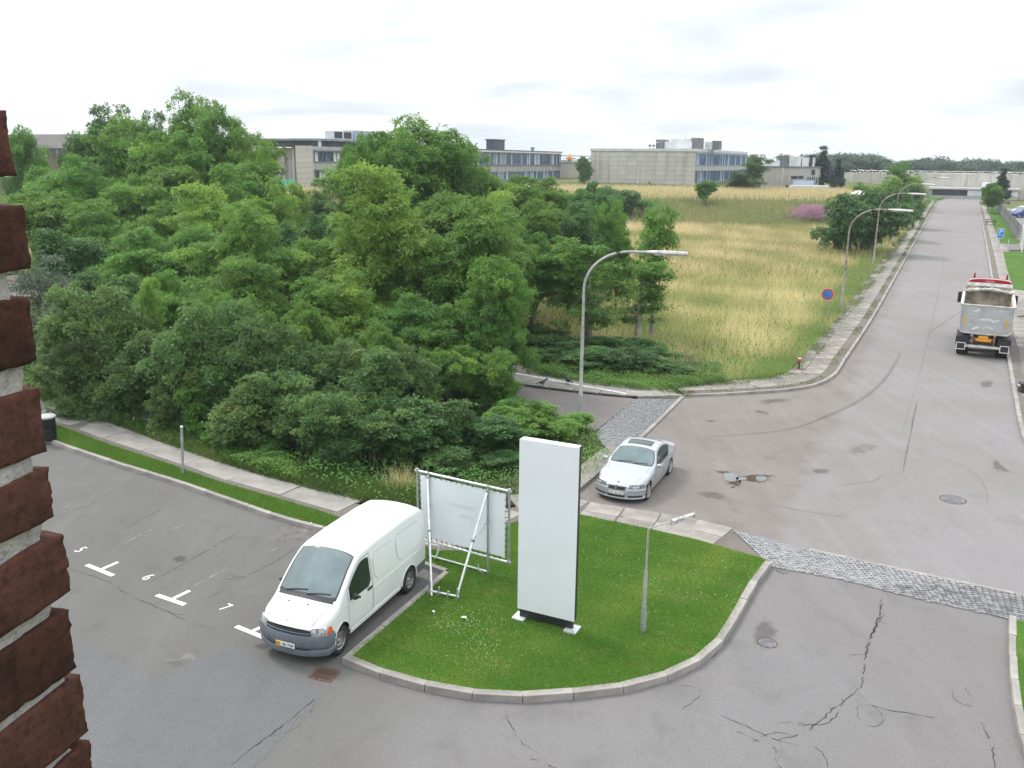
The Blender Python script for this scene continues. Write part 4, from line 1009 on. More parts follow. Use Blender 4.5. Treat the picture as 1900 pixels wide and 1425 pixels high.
# far trees on the horizon
rf = random.Random(5)
for i in range(76):
    px = 1500+rf.uniform(0, 420) if i < 62 else 1040+rf.uniform(0, 60)+(i % 3)*rf.uniform(0, 260)
    Y = rf.uniform(290, 380); top = rf.uniform(288, 300) + max(0, (px-1640)/260*7)
    if i < 62 and px < 1640: top -= rf.uniform(0, 6)
    plant(px, Y, top, rf.uniform(30, 62), 'far', 'tree', 'distant grey green tree on the horizon behind the factory', group='trees on the horizon', base=None)
for i in range(10):
    plant(60+i*190+rf.uniform(-50, 50), rf.uniform(380, 460), rf.uniform(283, 292)+i*1.2, 130, 'far', 'tree', 'distant grey green tree on the horizon behind the factory', group='trees on the horizon', base=None)

# ------------------------------------------------------------------ grass and small growth
def in_poly(x, y, poly):
    px = np.array([p[0] for p in poly]); py = np.array([p[1] for p in poly]); c = np.zeros(len(x), bool); j = len(px)-1
    for i in range(len(px)):
        cond = (py[i] > y) != (py[j] > y)
        with np.errstate(divide='ignore', invalid='ignore'):
            xx = (px[j]-px[i])*(y-py[i])/(py[j]-py[i])+px[i]
        c ^= cond & (x < xx); j = i
    return c
def vnoise(rs, x, y, scale):
    """cheap smooth noise: a few rotated sines"""
    o = np.zeros_like(x)
    for k in range(5):
        a = rs.uniform(0, 6.28); f = scale*rs.uniform(.6, 1.7)
        o += np.sin((x*math.cos(a)+y*math.sin(a))*f+rs.uniform(0, 6.28))
    return o/5
def scatter(rs, poly, n):
    x0, x1 = min(p[0] for p in poly), max(p[0] for p in poly); y0, y1 = min(p[1] for p in poly), max(p[1] for p in poly)
    X = []; Yv = []; tot = 0
    while tot < n:
        x = rs.uniform(x0, x1, n); y = rs.uniform(y0, y1, n); k = in_poly(x, y, poly)
        X.append(x[k]); Yv.append(y[k]); tot += k.sum()
    return np.concatenate(X)[:n], np.concatenate(Yv)[:n]
def blades(name, rs, x, y, z, h, w, tone, mat, lean=.35):
    n = len(x); a = rs.uniform(0, 6.28, n); P = np.stack([x, y, z], 1)
    s = np.stack([np.cos(a), np.sin(a), np.zeros(n)], 1)*(w/2)[:, None]
    tip = P + np.stack([rs.normal(0, lean, n)*h, rs.normal(0, lean, n)*h, h], 1)
    V = np.empty((n, 3, 3)); V[:, 0] = P-s; V[:, 1] = P+s; V[:, 2] = tip
    o = link_mesh(name, np_mesh(name, V.reshape(-1, 3), np.arange(n*3).reshape(n, 3), mat, {'tone': np.repeat(tone, 3)})); o['kind'] = 'stuff'
    return o
rs = np.random.RandomState(3)
lawn_p = [(p[0], p[1]) for p in lawn_poly]
x, y = scatter(rs, lawn_p, 150000)
nz = vnoise(rs, x, y, 1.0)*.30 + vnoise(rs, x, y, 3.5)*.25
tone = np.clip(.47+nz*1.6+.22*np.clip((x-2)/4, 0, 1)+rs.normal(0, .15, len(x)), 0, 1); hgt = rs.uniform(.025, .06, len(x))*(1+nz*.4)
blades('lawn_grass', rs, x, y, np.full(len(x), KZ+.012), hgt, np.full(len(x), .014), tone, M['gr_lawn'], .6)
strip_p = [(p[0], p[1]) for p in gl(PATH_S[:9], KZ) + inset_line(gl(K_LOT), .15)[::-1]]
x, y = scatter(rs, strip_p, 42000); nz = vnoise(rs, x, y, 1.5)*.3
blades('verge_grass', rs, x, y, np.full(len(x), KZ+.01), rs.uniform(.03, .08, len(x)), np.full(len(x), .018), np.clip(.42+nz+rs.normal(0, .12, len(x)), 0, 1), M['gr_lawn'], .6)
# clover and daisies as white specks
def flowers(px, py, spread, n, seed):
    r = np.random.RandomState(seed); c = G(px, py, KZ); X = c.x+r.normal(0, spread, n); Yv = c.y+r.normal(0, spread, n)
    k = in_poly(X, Yv, lawn_p); return X[k], Yv[k]
fx = [flowers(*a) for a in ((880, 1170, .55, 150, 1), (900, 1215, .45, 110, 2), (840, 1150, .4, 60, 3), (1100, 990, .9, 110, 4), (1240, 1075, 1.4, 220, 5), (1330, 1090, 1.0, 110, 6), (1150, 1060, 1.0, 80, 7), (1000, 1230, 2.0, 50, 8))]
X = np.concatenate([a for a, b in fx]); Yv = np.concatenate([b for a, b in fx]); n = len(X); r = rs.uniform(.006, .013, n); z = KZ+.045
V = np.stack([np.stack([X-r, Yv, np.full(n, z)], 1), np.stack([X, Yv-r, np.full(n, z)], 1), np.stack([X+r, Yv, np.full(n, z)], 1), np.stack([X, Yv+r, np.full(n, z+.008)], 1)], 1).reshape(-1, 3)
o = link_mesh('clover_flowers', np_mesh('clover_flowers', V, np.arange(n*4).reshape(n, 4), M['clover'], {'tone': np.repeat(rs.uniform(0, 1, n)**2, 4)})); o['kind'] = 'stuff'
# dry field: long blades, dense near, thinner far away
fieldA = [p for p in f4 if p.y < 126]
f_poly = [(p[0], p[1]) for p in fieldA] + [(fieldA[-1].x, 128)] + [(-70, 128)] + [tuple((s0+SDIR*60-SN*2.4)[:2]), tuple((s0-SN*2.4)[:2])]
def tone_field(x, y):
    r = np.random.RandomState(9); v = .68 + vnoise(r, x, y, .16)*.60 + vnoise(r, x, y, .5)*.48 + vnoise(r, x, y, 1.4)*.2
    q = (x-ROAD_P.x)*BX.x+(y-ROAD_P.y)*BX.y
    v -= .65*np.exp(-((q+2.6)/1.1)**2)                        # greener along the pavement
    v -= .45*np.clip((48-y)/7, 0, 1)                          # greener towards the side street
    v -= .55*np.exp(-((y-112)/7)**2)*(x < 40)*(vnoise(r, x, y, .12) > -.15)
    return v
def field(n, ymin, ymax, h, w, seed, poly=f_poly):
    r = np.random.RandomState(seed); x, y = scatter(r, poly, n*2); k = (y >= ymin) & (y < ymax); x, y = x[k][:n], y[k][:n]
    z = np.array([terr(a, b) for a, b in zip(x, y)])+KZ-.05 if ymax > 126 else np.full(len(x), KZ-.05)
    t = tone_field(x, y); hh = r.uniform(.5, 1.2, len(x))*h*(.75+.5*np.clip(t, 0, 1))
    blades('field_grass', r, x, y, z, hh, np.full(len(x), w), np.clip(t+r.normal(0, .13, len(x)), 0, 1), M['gr_dry'], .38)
field(170000, 38, 75, .62, .035, 21)
field(90000, 75, 128, .75, .075, 22)
# bank and the top of the bank
pf = [ROAD_P+AX*a-BX*2.6 for a in (70, 130)]
bank = [(-120, 126), (pf[0].x, 126), (pf[1].x-2, 178), (-120, 178)]
r2 = np.random.RandomState(31); x, y = scatter(r2, bank, 70000)
z = np.array([terr(a, b) for a, b in zip(x, y)])
t = np.where(y < 150, .12+.25*np.clip((130-y)/6, 0, 1), .95) + vnoise(r2, x, y, .3)*.16 + np.where(y < 150, vnoise(r2, x, y, .1)*.2, 0)
blades('bank_grass', r2, x, y, z-.05, r2.uniform(.5, 1.3, len(x))*.8, np.full(len(x), .13), np.clip(t+r2.normal(0, .1, len(x)), 0, 1), M['gr_dry'], .35)
# verge between footpath and wood, undergrowth below the trees
vp = [(p[0], p[1]) for p in gl(PATH_N[1:10], 0)] + [(p[0], p[1]) for p in [G(q[0]+12, q[1]-34, 0) for q in PATH_N[1:10]][::-1]]
x, y = scatter(rs, vp, 36000); nz = vnoise(rs, x, y, 2.2)
blades('verge_grass', rs, x, y, np.full(len(x), KZ-.04), rs.uniform(.15, .45, len(x)), np.full(len(x), .025), np.clip(.35+nz*.4+rs.normal(0, .15, len(x)), 0, 1), M['gr_verge'], .45)
for px, py in ((150, 738), (118, 722), (240, 775), (95, 715), (748, 912), (112, 728)):
    c = G(px, py, 0); k = 260
    blades('dry_tuft', rs, c.x+rs.normal(0, .28, k), c.y+rs.normal(0, .28, k), np.full(k, KZ-.03), rs.uniform(.4, .9, k), np.full(k, .018), np.clip(rs.normal(.6, .2, k), 0, 1), M['gr_dry'], .3)
def undergrowth(name, poly, n, zlo, zhi, leaf, mat, seed):
    r = np.random.RandomState(seed); x, y = scatter(r, poly, n)
    z = r.uniform(zlo, zhi, n)*(.7+.6*vnoise(r, x, y, .9)+.35*vnoise(r, x, y, 3.1))
    ax = r.normal(0, 1, (n, 3)); ax[:, 2] *= .4; nn = r.normal(0, .5, (n, 3)); nn[:, 2] += 1
    V, F, t = leaves(r, np.stack([x, y, np.maximum(z, .05)], 1), ax, nn, leaf[0], leaf[1], np.clip(.4+.25*vnoise(r, x, y, 1.2)+r.normal(0, .15, n), 0, 1))
    o = link_mesh(name, np_mesh(name, V, F, mat, {'tone': t})); o['kind'] = 'stuff'
wp = [(p[0], p[1]) for p in wood_poly[1:]]
undergrowth('undergrowth', wp, 110000, .1, .8, (.12, .055), M['lf_mid'], 41)
corner = [(p[0], p[1]) for p in gl([(960, 672), (1000, 700), (1100, 718), (1200, 730), (1290, 722), (1345, 716), (1330, 690), (1240, 660), (1100, 640), (980, 630)])]
undergrowth('ground_cover', corner, 42000, .05, .62, (.13, .06), M['lf_mid'], 42)
sp = [(p[0], p[1]) for p in gl([(395, 835), (420, 866), (500, 892), (560, 905), (540, 870), (470, 830), (420, 812)])]
undergrowth('ground_cover', sp, 12000, .1, .7, (.10, .05), M['lf_mid'], 43)
# fireweed in flower
def fireweed():
    r = np.random.RandomState(51); c = T(1518, 408); n = 4200
    x = c.x+r.normal(0, 1.8, n); y = c.y+r.normal(0, 2.0, n); z = terr(c.x, c.y)+r.uniform(.2, 1.9, n)*np.clip(1.15-((x-c.x)/5)**2, .3, 1)
    ax = r.normal(0, .4, (n, 3)); ax[:, 2] += 1; nn = r.normal(0, 1, (n, 3))
    V, F, t = leaves(r, np.stack([x, y, z], 1), ax, nn, .38, .13, np.clip((z-.5)/1.0+r.normal(.15, .2, n), 0, 1))
    o = link_mesh('fireweed', np_mesh('fireweed', V, F, M['lf_pink'], {'tone': t})); o['kind'] = 'stuff'
fireweed()
# weeds in the joints of the far pavement and along kerbs
def weeds(line, off, n, seed, spread=.08):
    r = np.random.RandomState(seed); L = smooth_line(line, .3); x = []; y = []
    for _ in range(n):
        i = r.randint(0, len(L)-1); d = (L[i+1]-L[i]).normalized(); p = L[i]+Vector((-d.y, d.x, 0))*(off+r.normal(0, spread)); x.append(p.x+r.normal(0, .1)); y.append(p.y+r.normal(0, .1))
    x, y = np.array(x), np.array(y); k = vnoise(r, x, y, 1.1) > -.12; x, y = x[k], y[k]
    blades('weeds', r, x, y, np.full(len(x), KZ-.03), r.uniform(.05, .16, len(x)), np.full(len(x), .035), np.clip(r.normal(.4, .2, len(x)), 0, 1), M['gr_verge'], .6)
weeds(gl(K_FIELD), 1.49, 16000, 61, .1); weeds(gl(K_FIELD), 0.42, 8000, 62, .1); weeds(gl(K_FIELD), 2.0, 30000, 63, .24)
weeds([s0+BX*2, s0, s0+SDIR*14], -1.7, 5000, 64, .3)
# bare branches sticking out of the green
def dead_branch(px, py, Y, s, seed, label):
    r = random.Random(seed); p = AT(px, py, Y); m = MB(); t0 = p+Vector((0, 0, -s*.5))
    m.tube([t0, p, p+Vector((r.uniform(-.2, .2), 0, s*.5))], [.035*s, .025*s, .01], 5)
    for k in range(7):
        b = t0.lerp(p+Vector((0, 0, s*.4)), r.uniform(.2, .9)); d = Vector((r.uniform(-1, 1), r.uniform(-.4, .4), r.uniform(.2, 1))).normalized()
        m.tube([b, b+d*s*.3+Vector((0, 0, .05)), b+d*s*r.uniform(.5, .8)], [.02*s, .014*s, .006], 4)
    o = m.build('dead_branch', M['dead'], None, 60); tag(o, label, 'branch')
    return o
dead_branch(1273, 668, 44.6, 1.3, 1, 'bare pale branch sticking out of the bramble thicket')
dead_branch(728, 712, 34.5, 1.7, 2, 'bare thin stems rising out of the shrubs behind the van')
# ------------------------------------------------------------------ vehicles: a body lofted from its real profile
def lerp_tab(tab, s):
    if s <= tab[0][0]: return tab[0][1]
    for (a, va), (b, vb) in zip(tab, tab[1:]):
        if s <= b: return va+(vb-va)*(s-a)/(b-a)
    return tab[-1][1]
def smooth_tab(tab, s, w=.06):
    return sum(lerp_tab(tab, s+d)*k for d, k in ((-w, .2), (-w/2, .2), (0, .2), (w/2, .2), (w, .2)))
class Body:
    """s runs from the front (0) to the rear (L); local +x is forwards, the origin under the middle"""
    def __init__(b, L, W, top, width, zs, arches, zbelt, zroof, tumble, rad, crown, bowF, bowR, sm_=.05):
        b.L, b.W, b.top, b.width, b.zs, b.arches = L, W, top, width, zs, arches
        b.zbelt, b.zroof, b.tumble, b.rad, b.crown, b.bowF, b.bowR, b.sm = zbelt, zroof, tumble, rad, crown, bowF, bowR, sm_
    def zt(b, s): return smooth_tab(b.top, s, b.sm)
    def hw(b, s): return smooth_tab(b.width, s, b.sm)
    def side(b, s, z):
        k = min(1, max(0, (z-b.zbelt)/(b.zroof-b.zbelt)))
        low = max(0, (b.zbelt*.62-z))*.12
        return b.hw(s)*(1-b.tumble*k**1.15)-low
    def X(b, s, y):
        """plan rounding of nose and tail"""
        q = abs(y)/(b.W/2)
        d = b.bowF*q**2.6*max(0, 1-s/1.3)**1.2 - b.bowR*q**3*max(0, 1-(b.L-s)/1.0)**1.2
        return b.L/2-(s+d)
    def sill(b, s):
        z = b.zs
        for sc, r, zc in b.arches:
            if abs(s-sc) < r: z = max(z, zc+math.sqrt(r*r-(s-sc)**2))
        return z
    def section(b, s):
        zt = b.zt(s); z0 = b.sill(s); cr = lerp_tab(b.crown, s); r = min(lerp_tab(b.rad, s), (zt-z0)*.45)
        zr = zt-cr-r; pts = []
        for i in range(10):
            z = z0+(zr-z0)*i/9; pts.append((b.side(s, z), z))
        ws = pts[-1][0]
        for i in range(1, 6):
            a = math.pi/2*i/5; pts.append((ws-r*(1-math.cos(a)), zr+r*math.sin(a)))
        wt = pts[-1][0]
        for i in range(1, 7):
            y = wt*(1-i/6); pts.append((y, zt-cr*(y/wt)**2))
        return pts
    def topz(b, s, y):
        zt = b.zt(s); cr = lerp_tab(b.crown, s); r = min(lerp_tab(b.rad, s), zt*.4)
        wt = max(.05, b.side(s, zt-cr-r)-r); return zt-cr*min(1.2, abs(y)/wt)**2
    def topw(b, s):
        zt = b.zt(s); cr = lerp_tab(b.crown, s); r = min(lerp_tab(b.rad, s), zt*.4)
        return b.side(s, zt-cr-r)-r
    def hull(b, mat, parent):
        S = set([i*b.L/96 for i in range(97)])
        for sc, r, zc in b.arches:
            for k in range(-12, 13): S.add(sc+r*math.sin(k/12*math.pi/2))
            S.add(sc-r-.004); S.add(sc+r+.004)
        S = sorted(x for x in S if 0 <= x <= b.L); rows = []
        for s in S:
            p = b.section(s); full = p+[(-y, z) for y, z in p[-2::-1]]
            rows.append([Vector((b.X(s, y), y, z)) for y, z in full])
        m = MB(); m.grid(rows)
        n = len(rows[0]); m.f.append(tuple(range(n))[::-1]); k = (len(rows)-1)*n; m.f.append(tuple(range(k, k+n)))
        return m.build('body', mat, parent, smooth=38)
    def sidepatch(b, name, mat, parent, lo, hi, s0, s1, off, sy=1, n=14, nz=7, thick=True, smooth=30):
        """panel on the flank between two curves z=lo(s), hi(s), raised by off"""
        m = MB(); rows = []
        for i in range(n+1):
            s = s0+(s1-s0)*i/n; a, c = lo(s), hi(s)
            rows.append([Vector((b.X(s, b.side(s, a+(c-a)*j/nz)), sy*(b.side(s, a+(c-a)*j/nz)+off), a+(c-a)*j/nz)) for j in range(nz+1)])
        m.grid(rows)
        if thick:
            rim = rows[0] + [r[-1] for r in rows[1:]] + rows[-1][-2::-1] + [r[0] for r in rows[-2:0:-1]]
            inner = [Vector((p.x, p.y-sy*(off+.012), p.z)) for p in rim]
            m.grid([rim, inner], closed=True)
        return m.build(name, mat, parent, smooth=smooth)
    def toppatch(b, name, mat, parent, wf, s0, s1, off, n=12, m_=14, y0=None, round_=0.0):
        """panel on the upper surface, half width wf(s)"""
        m = MB(); rows = []
        for i in range(n+1):
            f = i/n; row = []
            for j in range(m_+1):
                q = -1+2*j/m_; s = s0+(s1-s0)*f
                w = wf(s); y = w*q if y0 is None else y0[0]+(y0[1]-y0[0])*(j/m_)
                e = round_*(abs(q)**4)*(1-2*f); s_ = s+e
                row.append(Vector((b.X(s_, y), y, b.topz(s_, y)+off)))
            rows.append(row)
        m.grid(rows)
        rim = rows[0] + [r[-1] for r in rows[1:]] + rows[-1][-2::-1] + [r[0] for r in rows[-2:0:-1]]
        m.grid([rim, [p-Vector((0, 0, off+.015)) for p in rim]], closed=True)
        return m.build(name, mat, parent, smooth=30)
    def nose_path(b, s0, back, n=36, yk=1.0):
        """plan outline round the front, from one flank to the other"""
        out = []; hw = b.hw(.35)*yk
        for k in range(5): out.append((s0+b.bowF*yk+back*(1-k/5), -hw))
        for i in range(n+1):
            y = -hw+2*hw*i/n; q = abs(y)/hw
            out.append((s0+b.bowF*yk*q**2.6, y))
        for k in range(1, 6): out.append((s0+b.bowF*yk+back*k/5, hw))
        return [Vector((b.L/2-s, y, 0)) for s, y in out]
def sweep(name, path, prof, mat, parent, u0=0.0, u1=1.0, tail=False, smooth=40, closed=True):
    """profile (outwards, z) swept along a plan path; outwards is away from the vehicle"""
    n = len(path); i0, i1 = int(u0*(n-1)), int(round(u1*(n-1))); rows = []
    for i in range(i0, i1+1):
        p = path[i]; d = (path[min(i+1, n-1)]-path[max(i-1, 0)]).normalized(); nr = Vector((d.y, -d.x, 0))
        if nr.x < -0.3 and not tail: nr = -nr
        if tail and nr.x > 0.3: nr = -nr
        if abs(nr.x) < .35 and nr.y*p.y < 0: nr = -nr
        rows.append([Vector((p.x+nr.x*o, p.y+nr.y*o, z)) for o, z in prof])
    m = MB(); m.grid(rows, closed=closed)
    if closed:
        k = len(prof); m.f.append(tuple(range(k))); b = (len(rows)-1)*k; m.f.append(tuple(range(b, b+k))[::-1])
    return m.build(name, mat, parent, smooth=smooth)
def wheel(parent, x, y, r, w, sy, rim_mat, spokes, rr=.62, tyre_mat='rubber'):
    t = bpy.data.objects.new('wheel', None); col.objects.link(t); t.parent = parent; t.location = (x, y, r); t.empty_display_size = .1
    m = MB(); m.lathe([(r*rr, -w/2), (r*.80, -w/2-.008), (r*.94, -w/2+.006), (r, -w*.30), (r, w*.30), (r*.94, w/2-.006), (r*.80, w/2+.008), (r*rr, w/2)], 36)
    m.build('tyre', M[tyre_mat], t, 50)
    d = sy*w*.36; m = MB()
    m.lathe([(r*rr+.003, sy*w*.46), (r*rr*.93, sy*w*.5), (r*rr*.86, sy*w*.42), (r*rr*.84, d*.5)], 36)
    if spokes:
        for k in range(spokes):
            a = 2*math.pi*k/spokes
            for da in (-.13, .13):
                p0 = Vector((math.cos(a+da*.3)*r*.10, d+sy*.02, math.sin(a+da*.3)*r*.10)); p1 = Vector((math.cos(a+da)*r*rr*.9, d+sy*.004, math.sin(a+da)*r*rr*.9))
                m.bar(p0, p1, r*.085, .03, up=(0, 1, 0))
        m.lathe([(r*.14, d), (r*.13, d+sy*.03), (.001, d+sy*.034)], 20)
        m.build('rim', M[rim_mat], t, 30)
        m = MB(); m.lathe([(r*rr*.86, d*.35), (.001, d*.35)], 24); m.build('brake_disc', M['dark_plastic'], t)
    else:
        m.lathe([(r*rr*.85, d*.75), (r*rr*.74, d*.92), (r*rr*.55, d*1.0), (r*rr*.40, d*.72), (r*rr*.22, d*.80), (r*rr*.18, d*1.15), (.001, d*1.2)], 36)
        m.build('rim', M[rim_mat], t, 35)
        m = MB()
        for k in range(10):
            a = 2*math.pi*k/10; m.tube([(math.cos(a)*r*rr*.66, d*.90, math.sin(a)*r*rr*.66), (math.cos(a)*r*rr*.66, d*.90+sy*.012, math.sin(a)*r*rr*.66)], r*rr*.075, 8)
        m.build('vent_hole', M['black'], t)
    return t
def mirror_part(parent, x, y, z, sy, mat, size=(.10, .22, .16)):
    m = MB(); rows = []
    for i in range(9):
        a = i/8; k = math.sin(math.pi*(.12+.88*a)**.8) if a < 1 else 0.05
        rows.append([Vector((x+size[0]*.5*math.cos(q)*max(.3, k)-.02*a, y+sy*(.03+size[1]*a), z+size[2]*.5*math.sin(q)*max(.35, k)+.02*a)) for q in [2*math.pi*j/12 for j in range(12)]])
    m.grid(rows, closed=True); m.f.append(tuple(range(12))); m.f.append(tuple(range(96, 108)))
    m.bar((x+.01, y-sy*.05, z-.03), (x, y+sy*.08, z-.02), .05, .05)
    return m.build('wing_mirror', mat, parent, 50)
def plate(parent, x, z, w, h, txt, yellow=0.0, tilt=0.0, fx=1):
    root = MB().box((0, 0, 0), (.012, w, h)).build('number_plate', M['plate_white'], parent, bevel=.003)
    root.location = (x, 0, z); root.rotation_euler = (0, tilt, 0 if fx > 0 else math.pi)
    if yellow:
        MB().box((.008, -w/2+w*yellow/2, 0), (.006, w*yellow, h*.96)).build('yellow_field', M['yellow'], root)
    tm = text_mesh(txt, h*.86, M['plate_black'], 'plate_number', .001)
    o = link_mesh('plate_number', tm, None, root); o.location = (.0125, 0, -h*.02)
    o.rotation_euler = (math.pi/2, 0, math.pi/2)
    wd = max(v.co.x for v in tm.vertices)-min(v.co.x for v in tm.vertices); o.scale = (min(1.15, w*.88/wd), 1, 1)
    return root
def vehicle_root(name, F, Rr, half_track, x_mid, scale, label, cat, sy=1):
    """F, Rr: ground contact of the front and rear wheel on the flank sy"""
    f = (F-Rr); f.z = 0; f.normalize(); left = Vector((-f.y, f.x, 0))
    c = (F+Rr)/2 - left*sy*half_track*scale - f*x_mid*scale
    t = empty(name, (c.x, c.y, 0), math.atan2(f.y, f.x), label, cat); t.scale = (scale,)*3
    return t

# ---- white panel van
def van():
    F, Rr = G(632, 1214), G(760, 1099)
    t = vehicle_root('van', F, Rr, .80, .1075, (F-Rr).length/2.985, 'white panel van with a grey bumper, parked nose out beside the lawn', 'van')
    t.scale.y *= .91
    L = 4.60
    top = [(0, .80), (.03, .91), (.14, 1.01), (.36, 1.10), (.58, 1.17), (.72, 1.27), (1.28, 1.70), (1.58, 1.885), (1.78, 1.94), (2.4, 1.975), (3.8, 1.968), (4.4, 1.93), (4.57, 1.87), (4.60, 1.80)]
    width = [(0, .81), (.2, .88), (.5, .897), (1.1, .90), (3.9, .90), (4.4, .888), (4.60, .865)]
    b = Body(L, 1.80, top, width, .27, [(.70, .37, .33), (3.685, .37, .33)], .98, 1.95, .135,
             [(0, .10), (.4, .15), (.8, .11), (1.5, .09), (1.9, .12), (4.60, .12)], [(0, .03), (.4, .045), (.8, .045), (1.5, .05), (2.1, .045), (4.60, .045)], .25, .08)
    b.hull(M['white_paint'], t)
    # dark wheel wells and floor
    m = MB(); m.box((0, 0, .36), (4.2, 1.5, .16))
    for s in (.70, 3.685): m.box((L/2-s, 0, .52), (.72, 1.62, .5))
    m.build('underbody', M['dark_plastic'], t)
    # windscreen in a black surround
    ww = lambda s: b.topw(s)-.015-.05*(1.85-s)*0
    b.toppatch('windscreen_seal', M['black'], t, lambda s: b.topw(s)+.01, .62, 1.62, .006, round_=.05)
    b.toppatch('windscreen', M['windscreen'], t, lambda s: b.topw(s)-.025, .68, 1.585, .010, round_=.05)
    b.toppatch('cowl', M['black'], t, lambda s: b.topw(s)-.03, .60, .70, .012, n=4)
    m = MB()
    for y0, y1 in ((-.55, .02), (.05, .62)):
        pts = [Vector((b.X(s, y), y, b.topz(s, y)+.03)) for s, y in ((.67, y0), (.72, (y0+y1)/2), (.75, y1))]
        m.tube(pts, .011, 5)
    m.build('wiper', M['black'], t)
    # bonnet outline, washer jets, emblem
    for sy in (-1, 1):
        m = MB(); m.grid([[Vector((b.X(s, y), y, b.topz(s, y)+.004)), Vector((b.X(s, y+sy*.012), y+sy*.012, b.topz(s, y+sy*.012)+.004))] for s, y in [(.05+.55*i/14, sy*(b.topw(.05+.55*i/14)-.02-.12*(1-i/14))) for i in range(15)]])
        m.build('bonnet_gap', M['seam'], t)
    m = MB()
    for y in (-.30, .22): m.box((b.X(.47, y), y, b.topz(.47, y)+.008), (.035, .03, .018))
    m.build('washer_jet', M['dark_plastic'], t)
    m = MB(); m.lathe([(.055, 0), (.045, .008), (.035, .002)], 18, M=Matrix.Rotation(R(-62), 3, 'Y'), c=(b.X(.06, 0), 0, b.topz(.07, 0)+.0), axis='z'); m.build('emblem', M['alloy'], t)
    # bumper, grille, lamps, plate
    path = b.nose_path(-.015, .22)
    sweep('bumper', path, [(-.06, .24), (.035, .25), (.055, .32), (.045, .365), (.02, .38), (.02, .41), (.05, .44), (.065, .50), (.06, .62), (.03, .70), (-.06, .71)], M['grey_plastic'], t)
    sweep('air_intake', path, [(-.02, .385), (.028, .385), (.028, .43), (-.02, .43)], M['black'], t, .25, .75)
    sweep('grille', path, [(-.06, .70), (.012, .70), (-.005, .80), (-.06, .80)], M['dark_plastic'], t, .22, .78)
    sweep('grille_bar', path, [(-.02, .742), (.022, .742), (.020, .756), (-.02, .756)], M['grey_plastic'], t, .22, .78)
    for a, c in ((.09, .235), (.765, .91)):
        sweep('headlamp', path, [(-.08, .695), (.020, .695), (.014, .78), (-.022, .845), (-.08, .845)], M['lens'], t, a, c)
    for a, c in ((.02, .095), (.905, .98)):
        sweep('indicator', path, [(-.05, .70), (.022, .70), (.018, .77), (-.012, .825), (-.05, .825)], M['orange'], t, a, c)
    plate(t, L/2+.015+.068, .47, .50, .11, 'D  96 739', .26)
    # cab door with window, on both flanks; sliding and side panels
    for sy in (1, -1):
        dlo = lambda s: .40 if s < 1.9 else .40
        def dhi(s): return min(b.zt(s)-.19, 1.72)
        seam = b.sidepatch('door_gap', M['seam'], t, lambda s: .385, lambda s: dhi(s)+.03, 1.00, 2.005, .0025, sy, thick=False)
        door = b.sidepatch('door', M['white_paint'], t, lambda s: .40, lambda s: dhi(s)+.015, 1.015, 1.99, .006, sy, n=20)
        win = b.sidepatch('window_seal', M['black'], door, lambda s: 1.05-.02*(s-1.1)+max(0, (s-1.86))*1.2, lambda s: dhi(s)-.02-max(0, s-1.86)*.35, 1.08, 1.955, .010, sy, n=16)
        b.sidepatch('window', M['car_glass'], door, lambda s: 1.08-.02*(s-1.1)+max(0, (s-1.85))*1.3, lambda s: dhi(s)-.055-max(0, s-1.85)*.45, 1.14, 1.93, .015, sy, n=16)
        m = MB(); s = 1.88; m.box((b.X(s, 1), sy*(b.side(s, .98)+.022), .985), (.19, .03, .045)); m.build('handle', M['dark_plastic'], door, bevel=.008)
        mirror_part(t, b.X(1.14, .9), sy*(b.side(1.14, 1.1)), 1.13, sy, M['dark_plastic'])
        for s0, s1 in ((2.13, 3.0), (3.14, 4.30)):
            f = lambda s, s0=s0, s1=s1: max(0, 1-min(s-s0, s1-s)/.12)**2*.10
            b.sidepatch('side_panel', M['seam'], t, lambda s: 1.06+f(s), lambda s: 1.66-f(s), s0-.012, s1+.012, .002, sy, n=24, thick=False)
            b.sidepatch('side_panel', M['white_paint'], t, lambda s: 1.07+f(s), lambda s: 1.65-f(s), s0, s1, .012, sy, n=24)
        b.sidepatch('side_crease', M['white_paint'], t, lambda s: .885, lambda s: .915, 2.02, 4.43, .010, sy, n=20, nz=2)
        b.sidepatch('sill_trim', M['white_paint'], t, lambda s: .275, lambda s: .36, 1.12, 3.26, .016, sy, n=8, nz=2)
        b.sidepatch('rear_bumper', M['grey_plastic'], t, lambda s: .29, lambda s: .52, 4.08, 4.595, .014, sy, n=8, nz=3)
        m = MB(); sgap = 2.03
        m.grid([[Vector((b.X(sgap, .9), sy*(b.side(sgap, z)+.003), z)), Vector((b.X(sgap+.012, .9), sy*(b.side(sgap+.012, z)+.003), z))] for z in [.4+.1*i for i in range(13)]]); m.build('panel_gap', M['seam'], t)
        m = MB()
        for s in (1.85, 2.60, 3.16, 3.80): m.box((b.X(s, .7), sy*(b.topw(s)+.02), b.topz(s, b.topw(s))-.018), (.10, .03, .02))
        m.build('gutter_cap', M['dark_plastic'], t)
        for s in (.70, 3.685):
            m = MB(); pts = [Vector((b.X(s+.375*math.cos(a), .9), sy*(b.side(s, .5)+.008), .33+.375*math.sin(a))) for a in [math.pi*k/14 for k in range(15)]]
            m.tube(pts, .018, 6); m.build('arch_lip', M['white_paint'], t, 50)
            wheel(t, L/2-s, sy*.795, .325, .20, sy, 'rim', 0)
        m = MB(); m.box((-L/2-.01+.1, sy*.72, 1.15), (.06, .16, .46)); m.build('tail_lamp', M['red_lens'], t, bevel=.02)
